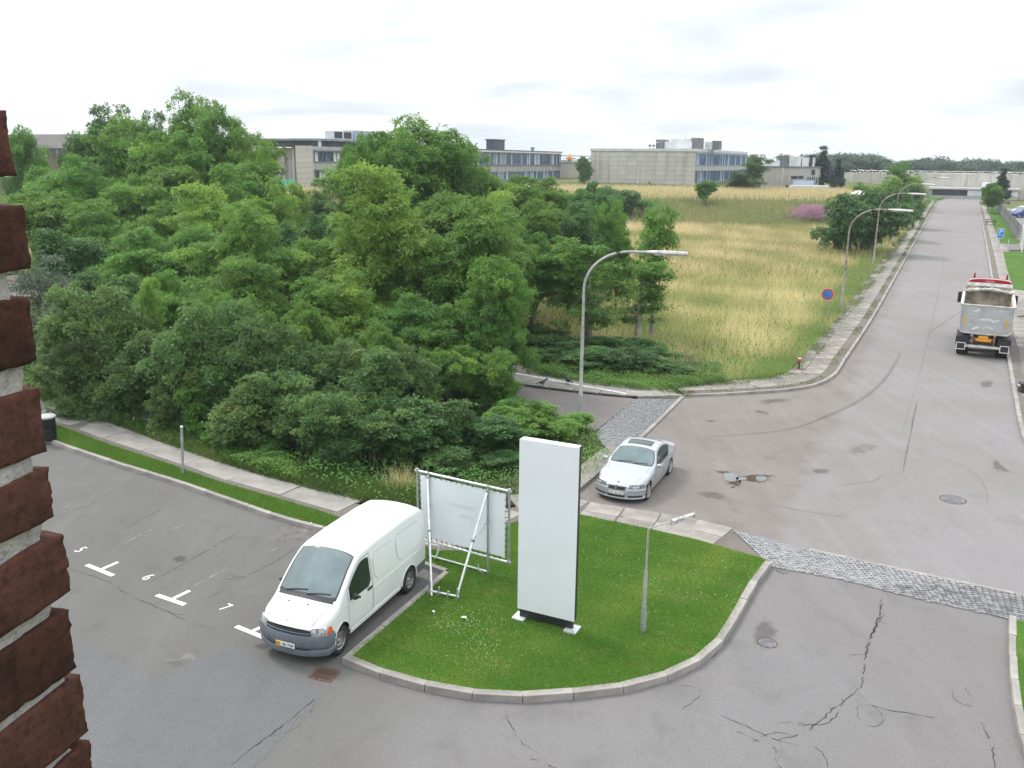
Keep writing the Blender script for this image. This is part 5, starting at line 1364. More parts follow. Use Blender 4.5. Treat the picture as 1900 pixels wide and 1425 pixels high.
    # ribs pressed into the roof
    for k in range(-3, 4):
        y = k*.185
        m = MB(); m.grid([[Vector((b.X(s, y-.02), y-.02, b.topz(s, y-.02)-.002)), Vector((b.X(s, y), y, b.topz(s, y)+.010)), Vector((b.X(s, y+.02), y+.02, b.topz(s, y+.02)-.002))] for s in [2.0+2.35*i/12 for i in range(13)]])
        m.build('roof_rib', M['white_paint'], t, 50)
    # a clipboard and papers behind the windscreen read through as pale shapes
    return t
van()

# ---- silver saloon
def saloon():
    F, Rr = G(1199, 925), G(1239, 879)
    d = (F-Rr).normalized(); mid = (F+Rr)/2; sc = .92
    F, Rr = mid+d*1.38*sc, mid-d*1.38*sc
    t = vehicle_root('saloon_car', F, Rr, .80, .07, sc, 'silver saloon with a sunroof and twin grille, parked at the kerb by the cobbles', 'car')
    L = 4.52
    top = [(0, .58), (.03, .66), (.12, .715), (.5, .80), (1.0, .885), (1.36, .945), (1.5, .985), (1.9, 1.20), (2.12, 1.32), (2.3, 1.375), (2.7, 1.415), (3.1, 1.395), (3.4, 1.325), (3.75, 1.15), (3.98, 1.045), (4.2, 1.02), (4.42, .995), (4.52, .93)]
    width = [(0, .74), (.2, .82), (.5, .88), (.8, .90), (3.9, .895), (4.3, .86), (4.52, .80)]
    b = Body(L, 1.817, top, width, .20, [(.76, .345, .315), (3.52, .345, .315)], .86, 1.42, .33,
             [(0, .08), (.4, .15), (1.36, .17), (1.8, .09), (2.3, .10), (3.2, .10), (3.8, .12), (4.52, .12)], [(0, .02), (.5, .035), (1.36, .03), (1.9, .05), (2.7, .045), (3.5, .05), (4.0, .03), (4.52, .03)], .36, .16, .04)
    b.hull(M['silver'], t)
    m = MB(); m.box((0, 0, .30), (4.0, 1.5, .12))
    for s in (.76, 3.52): m.box((L/2-s, 0, .45), (.64, 1.6, .42))
    m.build('underbody', M['dark_plastic'], t)
    b.toppatch('windscreen_seal', M['black'], t, lambda s: b.topw(s)+.015, 1.42, 2.21, .004, round_=.06)
    b.toppatch('windscreen', M['windscreen'], t, lambda s: b.topw(s)-.02, 1.46, 2.18, .009, round_=.06)
    b.toppatch('rear_window', M['car_glass'], t, lambda s: b.topw(s)-.04, 3.28, 3.86, .008, round_=-.04)
    b.toppatch('sunroof', M['dark_seam'], t, lambda s: .44, 2.40, 2.86, .005, n=6)
    b.toppatch('sunroof_glass', M['car_glass'], t, lambda s: .41, 2.43, 2.76, .011, n=6)
    m = MB()
    for y0, y1 in ((-.5, .05), (.1, .6)): m.tube([Vector((b.X(s, y), y, b.topz(s, y)+.022)) for s, y in ((1.47, y0), (1.50, (y0+y1)/2), (1.53, y1))], .01, 5)
    m.build('wiper', M['black'], t)
    path = b.nose_path(-.012, .14)
    sweep('front_bumper', path, [(-.05, .17), (.02, .18), (.035, .22), (.022, .245), (.022, .30), (.030, .36), (.040, .44), (.034, .52), (.005, .57), (-.05, .575)], M['silver'], t)
    sweep('bumper_strip', path, [(-.02, .455), (.044, .455), (.043, .475), (-.02, .475)], M['seam'], t, .05, .32)
    sweep('bumper_strip', path, [(-.02, .455), (.044, .455), (.043, .475), (-.02, .475)], M['seam'], t, .68, .95)
    sweep('air_intake', path, [(-.02, .245), (.034, .245), (.034, .325), (-.02, .325)], M['black'], t, .36, .64)
    sweep('air_intake', path, [(-.02, .25), (.032, .25), (.032, .315), (-.02, .315)], M['black'], t, .13, .32)
    sweep('air_intake', path, [(-.02, .25), (.032, .25), (.032, .315), (-.02, .315)], M['black'], t, .68, .87)
    for a, c in ((.375, .49), (.51, .625)):
        sweep('grille_frame', path, [(-.04, .495), (.050, .495), (.044, .565), (.012, .645), (-.04, .645)], M['silver'], t, a-.012, c+.012)
        sweep('grille', path, [(-.04, .515), (.058, .515), (.051, .565), (.026, .628), (-.04, .628)], M['black'], t, a+.004, c-.004)
    for a, c in ((.085, .30), (.70, .915)):
        sweep('headlamp', path, [(-.10, .560), (.024, .560), (.010, .61), (-.045, .675), (-.10, .68)], M['dark_lens'], t, a, c)
        sweep('headlamp_chrome', path, [(-.05, .585), (.026, .585), (.014, .625), (-.05, .63)], M['lens'], t, a+.05, c-.09)
    m = MB(); m.lathe([(.042, 0), (.035, .006), (.001, .007)], 18, c=(b.X(.14, 0), 0, b.topz(.14, 0)+.004), axis='z'); e = m.build('emblem', M['blue_car'], t)
    plate(t, L/2+.012+.05, .40, .50, .11, 'ZK 46 276')
    for sy in (-1, 1):
        m = MB(); m.grid([[Vector((b.X(s, y), y, b.topz(s, y)+.004)), Vector((b.X(s, y+sy*.01), y+sy*.01, b.topz(s, y+sy*.01)+.004))] for s, y in [(.2+1.18*i/14, sy*(b.topw(.2+1.18*i/14)-.01-.14*(1-i/14))) for i in range(15)]])
        m.build('bonnet_gap', M['seam'], t)
        m = MB(); m.grid([[Vector((b.X(s, y), y, b.topz(s, y)+.001)), Vector((b.X(s, y+.02), y+.02, b.topz(s, y+.02)+.010)), Vector((b.X(s, y+.04), y+.04, b.topz(s, y+.04)+.001))] for s, y in [(.25+1.1*i/12, sy*(.24+.26*i/12)-.02) for i in range(13)]])
        m.build('bonnet_crease', M['silver'], t, 60)
        def hi(s): return min(b.zt(s)-.085, 1.30)
        for nm, s0, s1 in (('door', 1.48, 2.44), ('door', 2.46, 3.26)):
            b.sidepatch('door_gap', M['dark_seam'], t, lambda s: .30, lambda s: .88, s0-.008, s1+.008, .002, sy, thick=False)
            dr = b.sidepatch(nm, M['silver'], t, lambda s: .31, lambda s: .875, s0, s1, .005, sy, n=12)
            sh = s1-.16; m = MB(); m.box((b.X(sh, .9), sy*(b.side(sh, .80)+.02), .80), (.19, .025, .035)); m.build('handle', M['silver'], dr, bevel=.008)
            if s1 < 2.5: w0, w1 = 1.62, 2.44
            else: w0, w1 = 2.47, 3.40
            b.sidepatch('window', M['car_glass'], dr, lambda s: .915+max(0, s-3.1)*.55, lambda s: max(.93, hi(s)-.02), w0, w1, .006, sy, n=14)
        b.sidepatch('window_seal', M['black'], t, lambda s: .895+max(0, s-3.1)*.5, lambda s: max(.915, hi(s)), 1.56, 3.46, .0025, sy, n=24, thick=False)
        b.sidepatch('body_crease', M['silver'], t, lambda s: .765, lambda s: .785, 1.15, 4.3, .010, sy, n=20, nz=2)
        mirror_part(t, b.X(1.62, .9), sy*b.side(1.6, .92), .96, sy, M['silver'], (.12, .20, .14))
        b.sidepatch('tail_lamp', M['red_lens'], t, lambda s: .72, lambda s: .90, 4.30, 4.50, .006, sy, n=3, nz=3)
        for s in (.76, 3.52): wheel(t, L/2-s, sy*.79, .315, .215, sy, 'alloy', 7, .72)
    # parking disc and papers seen through the glass
    return t
saloon()

# ---- tipper lorry seen from behind
def lorry():
    A, B = G(1776, 660), G(1864, 672); c0 = (A+B)/2; sc = 1.02
    f = Vector((math.sin(ROAD_AZ+R(1.5)), math.cos(ROAD_AZ+R(1.5)), 0))
    t = empty('tipper_lorry', (c0.x, c0.y, 0), math.atan2(f.y, f.x), 'grey tipper lorry with a red roof deflector, seen from behind at the kerb', 'lorry'); t.scale = (sc,)*3
    # local x forwards from the rear bumper, y to its left
    for sy in (-1, 1):
        m = MB(); m.box((3.6, sy*.42, .93), (7.2, .09, .26)); m.build('chassis_rail', M['black'], t)
    m = MB(); m.box((.10, 0, .62), (.12, 2.30, .13)); m.build('rear_bumper', M['tipper_rim'], t, bevel=.02)
    for sy in (-1, 1):
        m = MB(); m.box((.03, sy*1.02, .60), (.05, .42, .40)); mf = m.build('bumper_end', M['black'], t)
        m = MB()
        for dz in (-.17, .17): m.box((0, sy*1.02, .60+dz), (.03, .44, .035))
        for dy in (-.20, .20): m.box((0, sy*1.02+dy, .60), (.03, .035, .31))
        m.build('reflective_frame', M['worn_white'], mf)
        m = MB(); m.box((.16, sy*.94, .93), (.14, .46, .24)); lb = m.build('lamp_housing', M['black'], t, bevel=.02)
        for k, mt in enumerate(('red_lens', 'orange', 'red_lens')):
            m = MB(); m.box((.08, sy*.94+(-.14+.14*k), .94), (.02, .12, .12)); m.build('lamp_lens', M[mt], lb)
        m = MB(); m.box((.75, sy*.98, 1.10), (1.5, .62, .03)); m.box((.06, sy*.98, .88), (.03, .62, .42)); m.build('mudguard', M['black'], t)
    m = MB(); m.box((.13, 0, .98), (.05, 1.02, .17)); m.build('amber_board', M['amber'], t, bevel=.01)
    m = MB(); m.box((.10, .02, 1.13), (.03, .45, .13)); pl = m.build('number_plate', M['yellow'], t)
    m = MB(); m.box((.45, 0, .92), (.5, .9, .4)); m.box((.20, -.30, .74), (.10, .10, .22)); m.box((.20, .30, .74), (.10, .10, .22)); m.build('cross_member', M['dark_plastic'], t)
    for x in (.95, 2.3, 5.9):
        for sy in (-1, 1):
            wheel(t, x, sy*(.98 if x > 5 else .92), .50, .30 if x > 5 else .56, sy, 'rim', 0, .56)
    # the tipping body, open on top, tailgate rounded below
    zb, zt, x0, x1, hw = 1.32, 2.78, .10, 5.15, 1.22
    def gate_outline(inset, n=5):
        h = hw-inset; pts = [(-h, zt-inset)]
        r = .26
        for k in range(n+1):
            a = math.pi+math.pi/2*k/n; pts.append((-h+r+r*math.cos(a), zb+r+inset+r*math.sin(a)))
        for k in range(n+1):
            a = 1.5*math.pi+math.pi/2*k/n; pts.append((h-r+r*math.cos(a), zb+r+inset+r*math.sin(a)))
        pts.append((h, zt-inset)); return pts
    out = gate_outline(0); inn = gate_outline(.07)
    def wall_loop(xa, xb, o, i):
        m = MB(); ra = [Vector((xa, y, z)) for y, z in o]; rb = [Vector((xb, y, z)) for y, z in o]
        ia = [Vector((xa, y, z)) for y, z in i]; ib = [Vector((xb, y, z)) for y, z in i]
        m.grid([ra, rb]); m.grid([ia, ib]); m.grid([ra, ia]); m.grid([rb, ib]); 
        m.add([ra[0], rb[0], ib[0], ia[0]], [(0, 1, 2, 3)]); m.add([ra[-1], rb[-1], ib[-1], ia[-1]], [(0, 1, 2, 3)]); return m
    wall_loop(x0+.06, x1, out, inn).build('tipper_body', M['tipper_rim'], t, 30)
    m = MB(); o2 = gate_outline(.075); ra = [Vector((x0+.12, y, z)) for y, z in o2]; rb = [Vector((x1-.1, y, z)) for y, z in o2]; m.grid([ra, rb])
    m.add([Vector((x1-.1, y, z+.45 if z > 2 else z)) for y, z in o2], [tuple(range(len(o2)))])
    m.build('tipper_lining', M['tipper_in'], t, 40)
    m = MB(); g = gate_outline(.03); a = [Vector((x0-.02, y, z)) for y, z in g]; c = [Vector((x0+.07, y, z)) for y, z in g]
    m.add(a, [tuple(range(len(a)))]); m.add(c, [tuple(range(len(c)))[::-1]]); m.grid([a, c], closed=True)
    tg = m.build('tailgate', M['tipper'], t)
    m = MB(); g2 = gate_outline(-.01); pts = [Vector((x0-.03, y, z)) for y, z in g2]; m.tube(pts, .03, 6); m.tube([pts[0], pts[-1]], .035, 6); m.build('tailgate_frame', M['tipper_rim'], tg, 50)
    for sy in (-1, 1):
        m = MB(); m.box((x0-.035, sy*.98, 1.92), (.012, .085, .46)); m.build('yellow_reflector', M['yellow'], tg)
        m = MB(); m.box((x0+.02, sy*1.24, zt-.02), (.16, .08, .12)); m.build('hinge', M['steel'], tg)
        m = MB(); m.box(((x0+x1)/2, sy*1.235, zt+.02), (x1-x0, .10, .08)); m.build('side_rail', M['tipper_rim'], t)
    rr = random.Random(4); m = MB()                                  # worn lettering and scuffed paint on the gate
    for k in range(46):
        y, z = rr.gauss(0, .42), rr.choice((1.62, 1.66, 2.0, 2.04, 2.08, 2.55))+rr.gauss(0, .05)
        w, h = rr.uniform(.03, .26), rr.uniform(.02, .10)
        if abs(y) < .82: m.add([Vector((x0-.0225-k*.00004, y-w/2, z-h/2)), Vector((x0-.0225-k*.00004, y+w/2, z-h/2+rr.uniform(-.02, .02))), Vector((x0-.0225-k*.00004, y+w/2-.02, z+h/2)), Vector((x0-.0225-k*.00004, y-w/2+.02, z+h/2))], [(0, 1, 2, 3)])
    m.build('worn_paint', M['worn_white'], tg)
    m = MB()                                                        # side ribs
    for x in [x0+.5+k*.72 for k in range(7)]:
        for sy in (-1, 1): m.box((x, sy*1.245, 2.1), (.09, .06, 1.25))
    m.build('side_rib', M['tipper'], t)
    m = MB(); rows = []                                             # rolled tarpaulin over the front board
    for i in range(25):
        y = -1.28+2.56*i/24; r = .10+.025*math.sin(i*1.9)+.02*math.sin(i*.7+1)
        rows.append([Vector((x1-.30+r*1.5*math.cos(q), y, zt+.16+.06*math.cos(i*.26-3.1)+r*math.sin(q))) for q in [2*math.pi*j/9 for j in range(9)]])
    m.grid(rows, closed=True); m.f.append(tuple(range(9))); m.f.append(tuple(range(24*9, 25*9))); m.build('tarpaulin_roll', M['tarp'], t, 60)
    m = MB(); m.grid([[Vector((x1-.12+.35*math.sin(math.pi/2*j/4), y, zt+.10+.42*math.sin(math.pi/2*j/4))) for j in range(5)] for y in [-1.15+2.3*i/10 for i in range(11)]]); m.build('tarpaulin', M['tarp'], t, 60)
    # cab
    m = MB(); m.box((6.35, 0, 1.95), (2.0, 2.36, 2.2)); cab = m.build('cab', M['red'], t, bevel=.10, smooth=40)
    for sy in (-1, 1):
        m = MB(); m.box((6.5, sy*1.19, 2.2), (.9, .02, .7)); m.build('cab_window', M['car_glass'], cab)
        m = MB(); m.box((7.1, sy*1.46, 2.15), (.14, .20, .62)); m.bar((7.1, sy*1.15, 2.5), (7.1, sy*1.46, 2.45), .05, .05); m.build('wing_mirror', M['dark_plastic'], t, bevel=.03)
        m = MB(); m.box((4.1, sy*1.12, .82), (1.5, .35, .5)); m.build('side_tank', M['dark_plastic'], t, bevel=.05)
        m = MB(); m.lathe([(.05, 0), (.055, .08), (.04, .16), (.001, .19)], 10, c=(5.75, sy*.82, 3.62), axis='z'); m.build('beacon', M['red_lens'], t, 40)
        m = MB(); m.box((5.75, sy*.82, 3.50), (.10, .10, .24)); m.build('beacon_mount', M['black'], t)
    m = MB(); rows = []                                             # roof deflector
    for i in range(15):
        y = -1.13+2.26*i/14; q = (y/1.13)
        zl, zh = 3.02, 3.58-.10*abs(q)**3-.16*max(0, abs(q)-.82)/.18
        rows.append([Vector((5.55, y, zl)), Vector((5.45, y, zh-.06)), Vector((5.52, y, zh)), Vector((6.7, y, 3.25-.05*abs(q))), Vector((6.9, y, 2.98))])
    m.grid(rows); dfl = m.build('roof_deflector', M['red'], t, 35)
    m = MB(); m.grid([[Vector((5.44, -1.05+2.1*i/14, 3.50-.10*abs(-1+2*i/14)**3*.9)), Vector((5.44, -1.05+2.1*i/14, 3.56-.10*abs(-1+2*i/14)**3*.9))] for i in range(15)]); m.build('deflector_edge', M['sign_white'], dfl)
    tm = text_mesh('SCANIA', .13, M['sign_white'], 'lettering', .001); o = link_mesh('lettering', tm, None, dfl); o.location = (5.44, 0, 3.36); o.rotation_euler = (R(90)-R(12)*0, 0, -math.pi/2)
    o.rotation_euler = (R(90), 0, -R(90))
    return t
lorry()

# ---- parked cars far off in the yard
def far_car(px, py, Y, az, paint, label):
    p = AT(px, py, Y); t = empty('parked_car', (p.x, p.y, .06), az, label, 'car')
    top = [(0, .62), (.05, .72), (.9, .92), (1.2, 1.0), (1.9, 1.42), (2.4, 1.50), (3.4, 1.46), (4.0, 1.1), (4.3, .95)]
    b = Body(4.3, 1.76, top, [(0, .74), (.4, .86), (3.9, .86), (4.3, .78)], .22, [(.8, .34, .31), (3.4, .34, .31)], .9, 1.48, .25, [(0, .08), (4.3, .1)], [(0, .03), (4.3, .04)], .25, .15)
    b.hull(M[paint], t)
    for sy in (-1, 1):
        b.sidepatch('window', M['car_glass'], t, lambda s: .98, lambda s: max(.99, min(b.zt(s)-.1, 1.38)), 1.5, 3.7, .006, sy)
        for s in (.8, 3.4): wheel(t, 2.15-s, sy*.76, .31, .2, sy, 'alloy', 5, .66)
    b.toppatch('windscreen', M['windscreen'], t, lambda s: b.topw(s)-.03, 1.25, 1.85, .008)
    return t
far_car(1898, 372, 152, R(200), 'blue_car', 'blue car parked in the yard behind the grey fence')
far_car(1900, 366, 158, R(200), 'white_paint', 'white car parked just beyond the blue one')
# ------------------------------------------------------------------ street lamps
def street_lamp(base, hgt, reach, adir, label, mat='pole', group='street lamps along the road'):
    t = empty('street_lamp', base, math.atan2(adir.y, adir.x), label, 'street lamp', group)
    m = MB(); m.tube([(0, 0, -.1), (0, 0, 1.1), (0, 0, 1.12), (0, 0, hgt*.50)], [.085, .085, .075, .072], 10); m.build('lower_pole', M[mat], t, 50)
    h1 = hgt*.78; r = hgt-h1
    pts = [(0, 0, hgt*.50), (0, 0, h1)] + [(r*1.15*(1-math.cos(a)), 0, h1+r*math.sin(a)) for a in [math.pi/2*k/10 for k in range(1, 11)]] + [(reach*.62, 0, hgt-.0)]
    m = MB(); m.tube(pts, [.06]+[.05]*(len(pts)-1), 8); m.tube([(0, 0, hgt*.50-.05), (0, 0, hgt*.50+.06)], .082, 10); m.build('curved_arm', M['pole'] if mat == 'pole' else M[mat], t, 50)
    m = MB(); m.box((.0, -.08, .75), (.14, .02, .42)); m.build('service_door', M['steel'], t)
    m = MB(); rows = []
    for i in range(13):
        f = i/12; w = .055+.10*math.sin(min(1, f*1.25+.12)*math.pi*.62)*(1 if f < .9 else .75); h = .05+.055*math.sin(min(1, f*1.1+.1)*math.pi*.7)
        x = reach*.60+reach*.40*f; rows.append([Vector((x, w*math.cos(q), hgt+.0+h*math.sin(q)*(1 if math.sin(q) > 0 else .7)-.05*f)) for q in [2*math.pi*j/12 for j in range(12)]])
    m.grid(rows, closed=True); m.f.append(tuple(range(12))); m.f.append(tuple(range(144, 156))); hd = m.build('lamp_head', M['lamphead'], t, 50)
    m = MB(); m.box((reach*.82, 0, hgt-.085), (reach*.28, .13, .04)); m.build('lens', M['steel_lite'], hd)
    return t
b1 = G(1076, 776)
street_lamp(b1, AT(1150, 466, b1.y).z, 3.95, Vector((1, -.10, 0)), 'tall curved street lamp rising behind the low green shrub')
b2 = G(1560, 580); street_lamp(b2, AT(1620, 387, b2.y).z, 3.75, BX, 'rusty curved street lamp beside the no parking sign', 'rustpole')
b3 = G(1619, 500); street_lamp(b3, AT(1660, 358, b3.y).z, 3.75, BX, 'curved street lamp in front of the wide dark roadside bush', 'rustpole')
p4 = AT(1668, 350, 106); street_lamp(Vector((p4.x, p4.y, 0)), AT(1700, 341, 106).z, 3.8, BX, 'third curved street lamp up the road, pole hidden in bushes', 'rustpole')
p5 = AT(1705, 340, 130); street_lamp(Vector((p5.x, p5.y, 0)), AT(1725, 329, 130).z, 3.8, BX, 'farthest curved street lamp up the road', 'rustpole')

# ------------------------------------------------------------------ floodlight post on the lawn
def flood():
    b = G(1193, 1172, KZ); t = empty('floodlight_post', b, 0, 'thin grey post on the lawn carrying a small sign light on an arm', 'lamp post')
    top = AT(1201, 981, b.y).z-KZ; d = (AT(1250, 966, b.y-.1)-AT(1201, 981, b.y))
    m = MB(); m.tube([(0, 0, -.1), (0, 0, .50), (0, 0, .66)], [.058, .058, .05], 10); m.build('foot', M['steel'], t, 50)
    m = MB(); m.box((.02, -.052, .30), (.07, .02, .34)); m.build('service_door', M['pole'], t)
    m = MB(); m.tube([(0, 0, .66), (0, 0, top*.58), (0, 0, top*.60)], [.042, .040, .034], 10); m.build('lower_pole', M['pole'], t, 50)
    m = MB(); m.tube([(0, 0, top*.60), (0, 0, top-.06), (.02, -.005, top)], [.026, .022, .02], 8); m.build('upper_pole', M['pole'], t, 50)
    e = Vector((.0, 0, top)); k = AT(1291, 953, b.y+.55); k = Vector((k.x-b.x, k.y-b.y, k.z-b.z)); e2 = e.lerp(k, .55)
    m = MB(); m.tube([e, e.lerp(k, .3), k], [.016, .016, .014], 6); m.build('arm', M['pole'], t)
    u = (k-e).normalized()
    m = MB(); m.bar(e.lerp(k, .50), e.lerp(k, .98), .085, .055); hd = m.build('lamp_housing', M['lamphead'], t, bevel=.012)
    m = MB(); m.bar(e.lerp(k, .47)+Vector((0, 0, -.06)), e.lerp(k, .76)+Vector((0, 0, -.06)), .11, .04); m.build('reflector', M['steel_lite'], hd)
    m = MB()
    for f in (.48, .62, .74, .97): m.bar(e.lerp(k, f)+Vector((0, 0, -.09)), e.lerp(k, f)+Vector((0, 0, .05)), .03, .03)
    m.build('clamp', M['steel'], hd)
flood()

# ------------------------------------------------------------------ blank white pylon sign
def pylon():
    a, c = G(960, 1148, KZ), G(1064, 1174, KZ)
    mid = (a+c)/2; d = (c-a); W_ = d.length; u = d.normalized()
    t = empty('pylon_sign', mid, math.atan2(u.y, u.x), 'tall blank white sign slab standing on the lawn', 'sign')
    H = AT(1020, 820, mid.y+.1).z-KZ
    W = (AT(1063, 1162, c.y)-AT(958, 1140, a.y)).length
    m = MB(); m.box((0, .075, .17), (W-.10, .11, .20)); m.build('plinth', M['black'], t, bevel=.006)
    m = MB(); m.box((0, .10, .27+(H-.27)/2), (W-.02, .15, H-.275)); m.build('core', M['black'], t)
    for y, nm in ((0.012, 'front_panel'), (.188, 'back_panel')):
        m = MB(); m.box((0, y, .27+(H-.27)/2), (W if y < .1 else W-.05, .024, H-.27)); m.build('panel', M['white_sheet'], t, bevel=.004)
    m = MB(); m.box((0, .10, H-.012), (W-.04, .13, .03)); m.build('top_cap', M['white_sheet'], t)
    m = MB()
    for x in (-W/2+.08, 0, W/2-.08): m.box((x, .10, H+.008), (.05, .03, .02))
    m.build('lifting_lug', M['steel'], t)
    for sx in (-1, 1):
        m = MB(); m.box((sx*(W/2-.06), .06, .045), (.30, .36, .05)); f = m.build('foot', M['steel_lite'], t, bevel=.006)
        m = MB(); 
        for dy in (-.1, .22): m.lathe([(.018, .07), (.018, .09), (.001, .092)], 8, c=(sx*(W/2+.02), dy, 0), axis='z')
        m.build('bolt', M['steel'], f)
pylon()

# ------------------------------------------------------------------ tube framed banner seen from behind
def banner():
    Rf, Lf = G(907, 1063, KZ), G(799, 1033, KZ)
    u = (Rf-Lf).normalized(); n = Vector((u.y, -u.x, 0))            # n points towards the camera
    t = empty('banner_frame', Lf, math.atan2(u.y, u.x), 'white banner laced into a steel tube frame, seen from behind on the lawn', 'banner stand')
    S = (Rf-Lf).length
    def onplane(px, py):
        d = Vector(ray(px, py)); o = Vector((0, 0, CAM_H)); k = (Lf-o).dot(n)/d.dot(n); q = o+d*k-Lf; return (q.dot(u), q.z)
    tr, br, tl = onplane(947, 914), onplane(942, 1043), onplane(774, 871)
    x0, x1, z1, z0 = tl[0], (tr[0]+br[0])/2, (tr[1]+tl[1])/2, br[1]
    r = .030
    for nm, a, b in (('top_rail', (x0, 0, z1), (x1, 0, z1)), ('bottom_rail', (x0, 0, z0), (x1, 0, z0)), ('frame_upright', (x0, 0, z0), (x0, 0, z1)), ('frame_upright', (x1, 0, z0), (x1, 0, z1))):
        MB().tube([a, b], r, 10).build(nm, M['steel_lite'] if 'rail' in nm else M['steel'], t, 50)
    m = MB()
    for x in (x0, x1):
        for z in (z0, z1): m.tube([(x, 0, z-.06), (x, 0, z+.06)], .042, 8); m.tube([(x-.06, 0, z), (x+.06, 0, z)], .042, 8)
    m.build('corner_joint', M['steel'], t, 50)
    # cloth, slightly slack between the lacing
    c0, c1, d0, d1 = x0+.10, x1-.11, z0+.10, z1-.10
    rows = []
    for i in range(25):
        f = i/24; row = []
        for j in range(19):
            g = j/18; edge_x = .012*math.sin(g*math.pi*9)**2*(1 if i in (0, 24) else 0); 
            row.append(Vector((c0+(c1-c0)*f, .05*math.sin(math.pi*f)*math.sin(math.pi*g)+.008*math.sin(f*11+g*4), d0+(d1-d0)*g+(.010*math.sin(f*math.pi*8)**2*(1 if j in (0, 18) else 0)))))
        rows.append(row)
    m = MB(); m.grid(rows); back = [[p+Vector((0, .006, 0)) for p in rw] for rw in rows]; m.grid(back); cloth = m.build('banner_cloth', M['banner'], t, 60)
    for txt, gx, gz, size in (('Reklameplads', .50, .66, .20), ('til leje', .53, .50, .19)):
        o = link_mesh('faint_lettering', text_mesh(txt, size, M['banner_print'], 'faint_lettering', .0008, mirror=True), None, cloth)
        o.location = (c0+(c1-c0)*gx, -.035+.02*0, d0+(d1-d0)*gz); o.rotation_euler = (R(90), 0, 0)
        o.location.y = .05*math.sin(math.pi*gx)*math.sin(math.pi*gz)-.012
    m = MB()                                                       # lacing
    for i in range(1, 16):
        f = i/16; x = c0+(c1-c0)*f
        for za, zb in ((d1-.02, z1), (d0+.02, z0)): m.bar((x, -.01, za), (x+.04, -.01, zb), .012, .012)
    for i in range(1, 11):
        z = d0+(d1-d0)*i/11
        m.bar((c0+.02, -.01, z), (x0, -.01, z+.03), .012, .012); m.bar((c1-.02, -.01, z), (x1, -.01, z+.03), .012, .012)
    m.build('lacing', M['black'], t)
    # posts, braces, ground rail and feet
    for x in (0.0, S):
        MB().tube([(x, -.055, -.15), (x, -.055, z1+.05)], .030, 10).build('post', M['steel'], t, 50)
    for a, b, px, py in ((0.0, 0, 801, 1106), (S, 1, 846, 1112)):
        g = G(px, py, KZ)-Lf; foot = Vector((g.dot(u), -g.dot(n), 0)); topp = Vector((a, -.09, z1-.10))
        MB().tube([topp, foot], .030, 10).build('brace', M['steel_lite'], t, 50)
        midb = topp.lerp(foot, .46); pz = Vector((a, -.06, midb.z+.24))
        MB().tube([pz, midb], .018, 8).build('strut', M['steel'], t, 50)
        m = MB(); m.tube([midb-Vector((0, 0, .04)), midb+Vector((0, 0, .04))], .05, 8); m.tube([pz-Vector((0, 0, .05)), pz+Vector((0, 0, .05))], .045, 8); m.tube([topp-Vector((0, 0, .05)), topp+Vector((0, 0, .05))], .045, 8); m.build('clamp', M['steel'], t, 50)
    fa = [G(px, py, KZ)-Lf for px, py in ((797, 1103), (848, 1113))]; fa = [Vector((g.dot(u), -g.dot(n), 0)) for g in fa]
    m = MB(); m.tube([fa[0]+Vector((-.05, 0, .10)), fa[1]+Vector((.05, 0, .10))], .026, 8); m.build('foot_rail', M['steel_lite'], t, 50)
    m = MB()
    for f, h in ((0, .42), (.33, .30), (.66, .24), (1.0, .34)):
        q = fa[0].lerp(fa[1], f); m.tube([q+Vector((-.03, -.02, -.12)), q+Vector((.02, .0, h-.05))], .026, 8)
    m.build('ground_stake', M['steel'], t, 50)
    m = MB(); m.tube([(0.0, -.06, .06), (S, -.06, .06)], .026, 8); m.build('ground_rail', M['steel_lite'], t, 50)
    m = MB(); m.tube([(.22, -.10, .05), (.30, .05, .42)], .024, 8); m.build('loose_tube', M['steel_lite'], t, 50)
    m = MB(); m.tube([(S-.28, -.08, .22), (S-.24, -.10, .05), (S-.12, -.08, .0)], .02, 6); m.build('rail_hook', M['steel'], t, 50)
banner()

# ------------------------------------------------------------------ small street furniture
def post():
    b = G(339, 880, KZ); t = AT(337, 791, b.y)
    r = empty('steel_post', b, 0, 'bare galvanised post on the grass strip beside the footpath', 'post')
    d = Vector((t.x-b.x, 0, t.z-b.z))
    MB().tube([(0, 0, -.1), d*.98], .045, 10).build('shaft', M['steel'], r, 50)
    MB().tube([d*.98, d*1.0, d*1.012], [.050, .050, .03], 10).build('cap', M['steel_lite'], r, 50)
post()
def litter_bin():
    c = G(92, 826, 0); t = empty('litter_bin', (c.x-.12, c.y+.25, KZ), R(10), 'black litter bin at the end of the grass strip, half behind the bricks', 'litter bin')
    MB().lathe([(.001, 0), (.24, 0), (.27, .08), (.29, .85), (.30, .86)], 18, axis='z').build('body', M['bin'], t, 50)
    MB().lathe([(.31, .86), (.32, .91), (.28, .95), (.001, .97)], 18, axis='z').build('lid', M['pole'], t, 50)
    MB().lathe([(.275, .40), (.295, .40), (.295, .46), (.275, .46)], 18, axis='z').build('band', M['dark_plastic'], t, 50)
litter_bin()
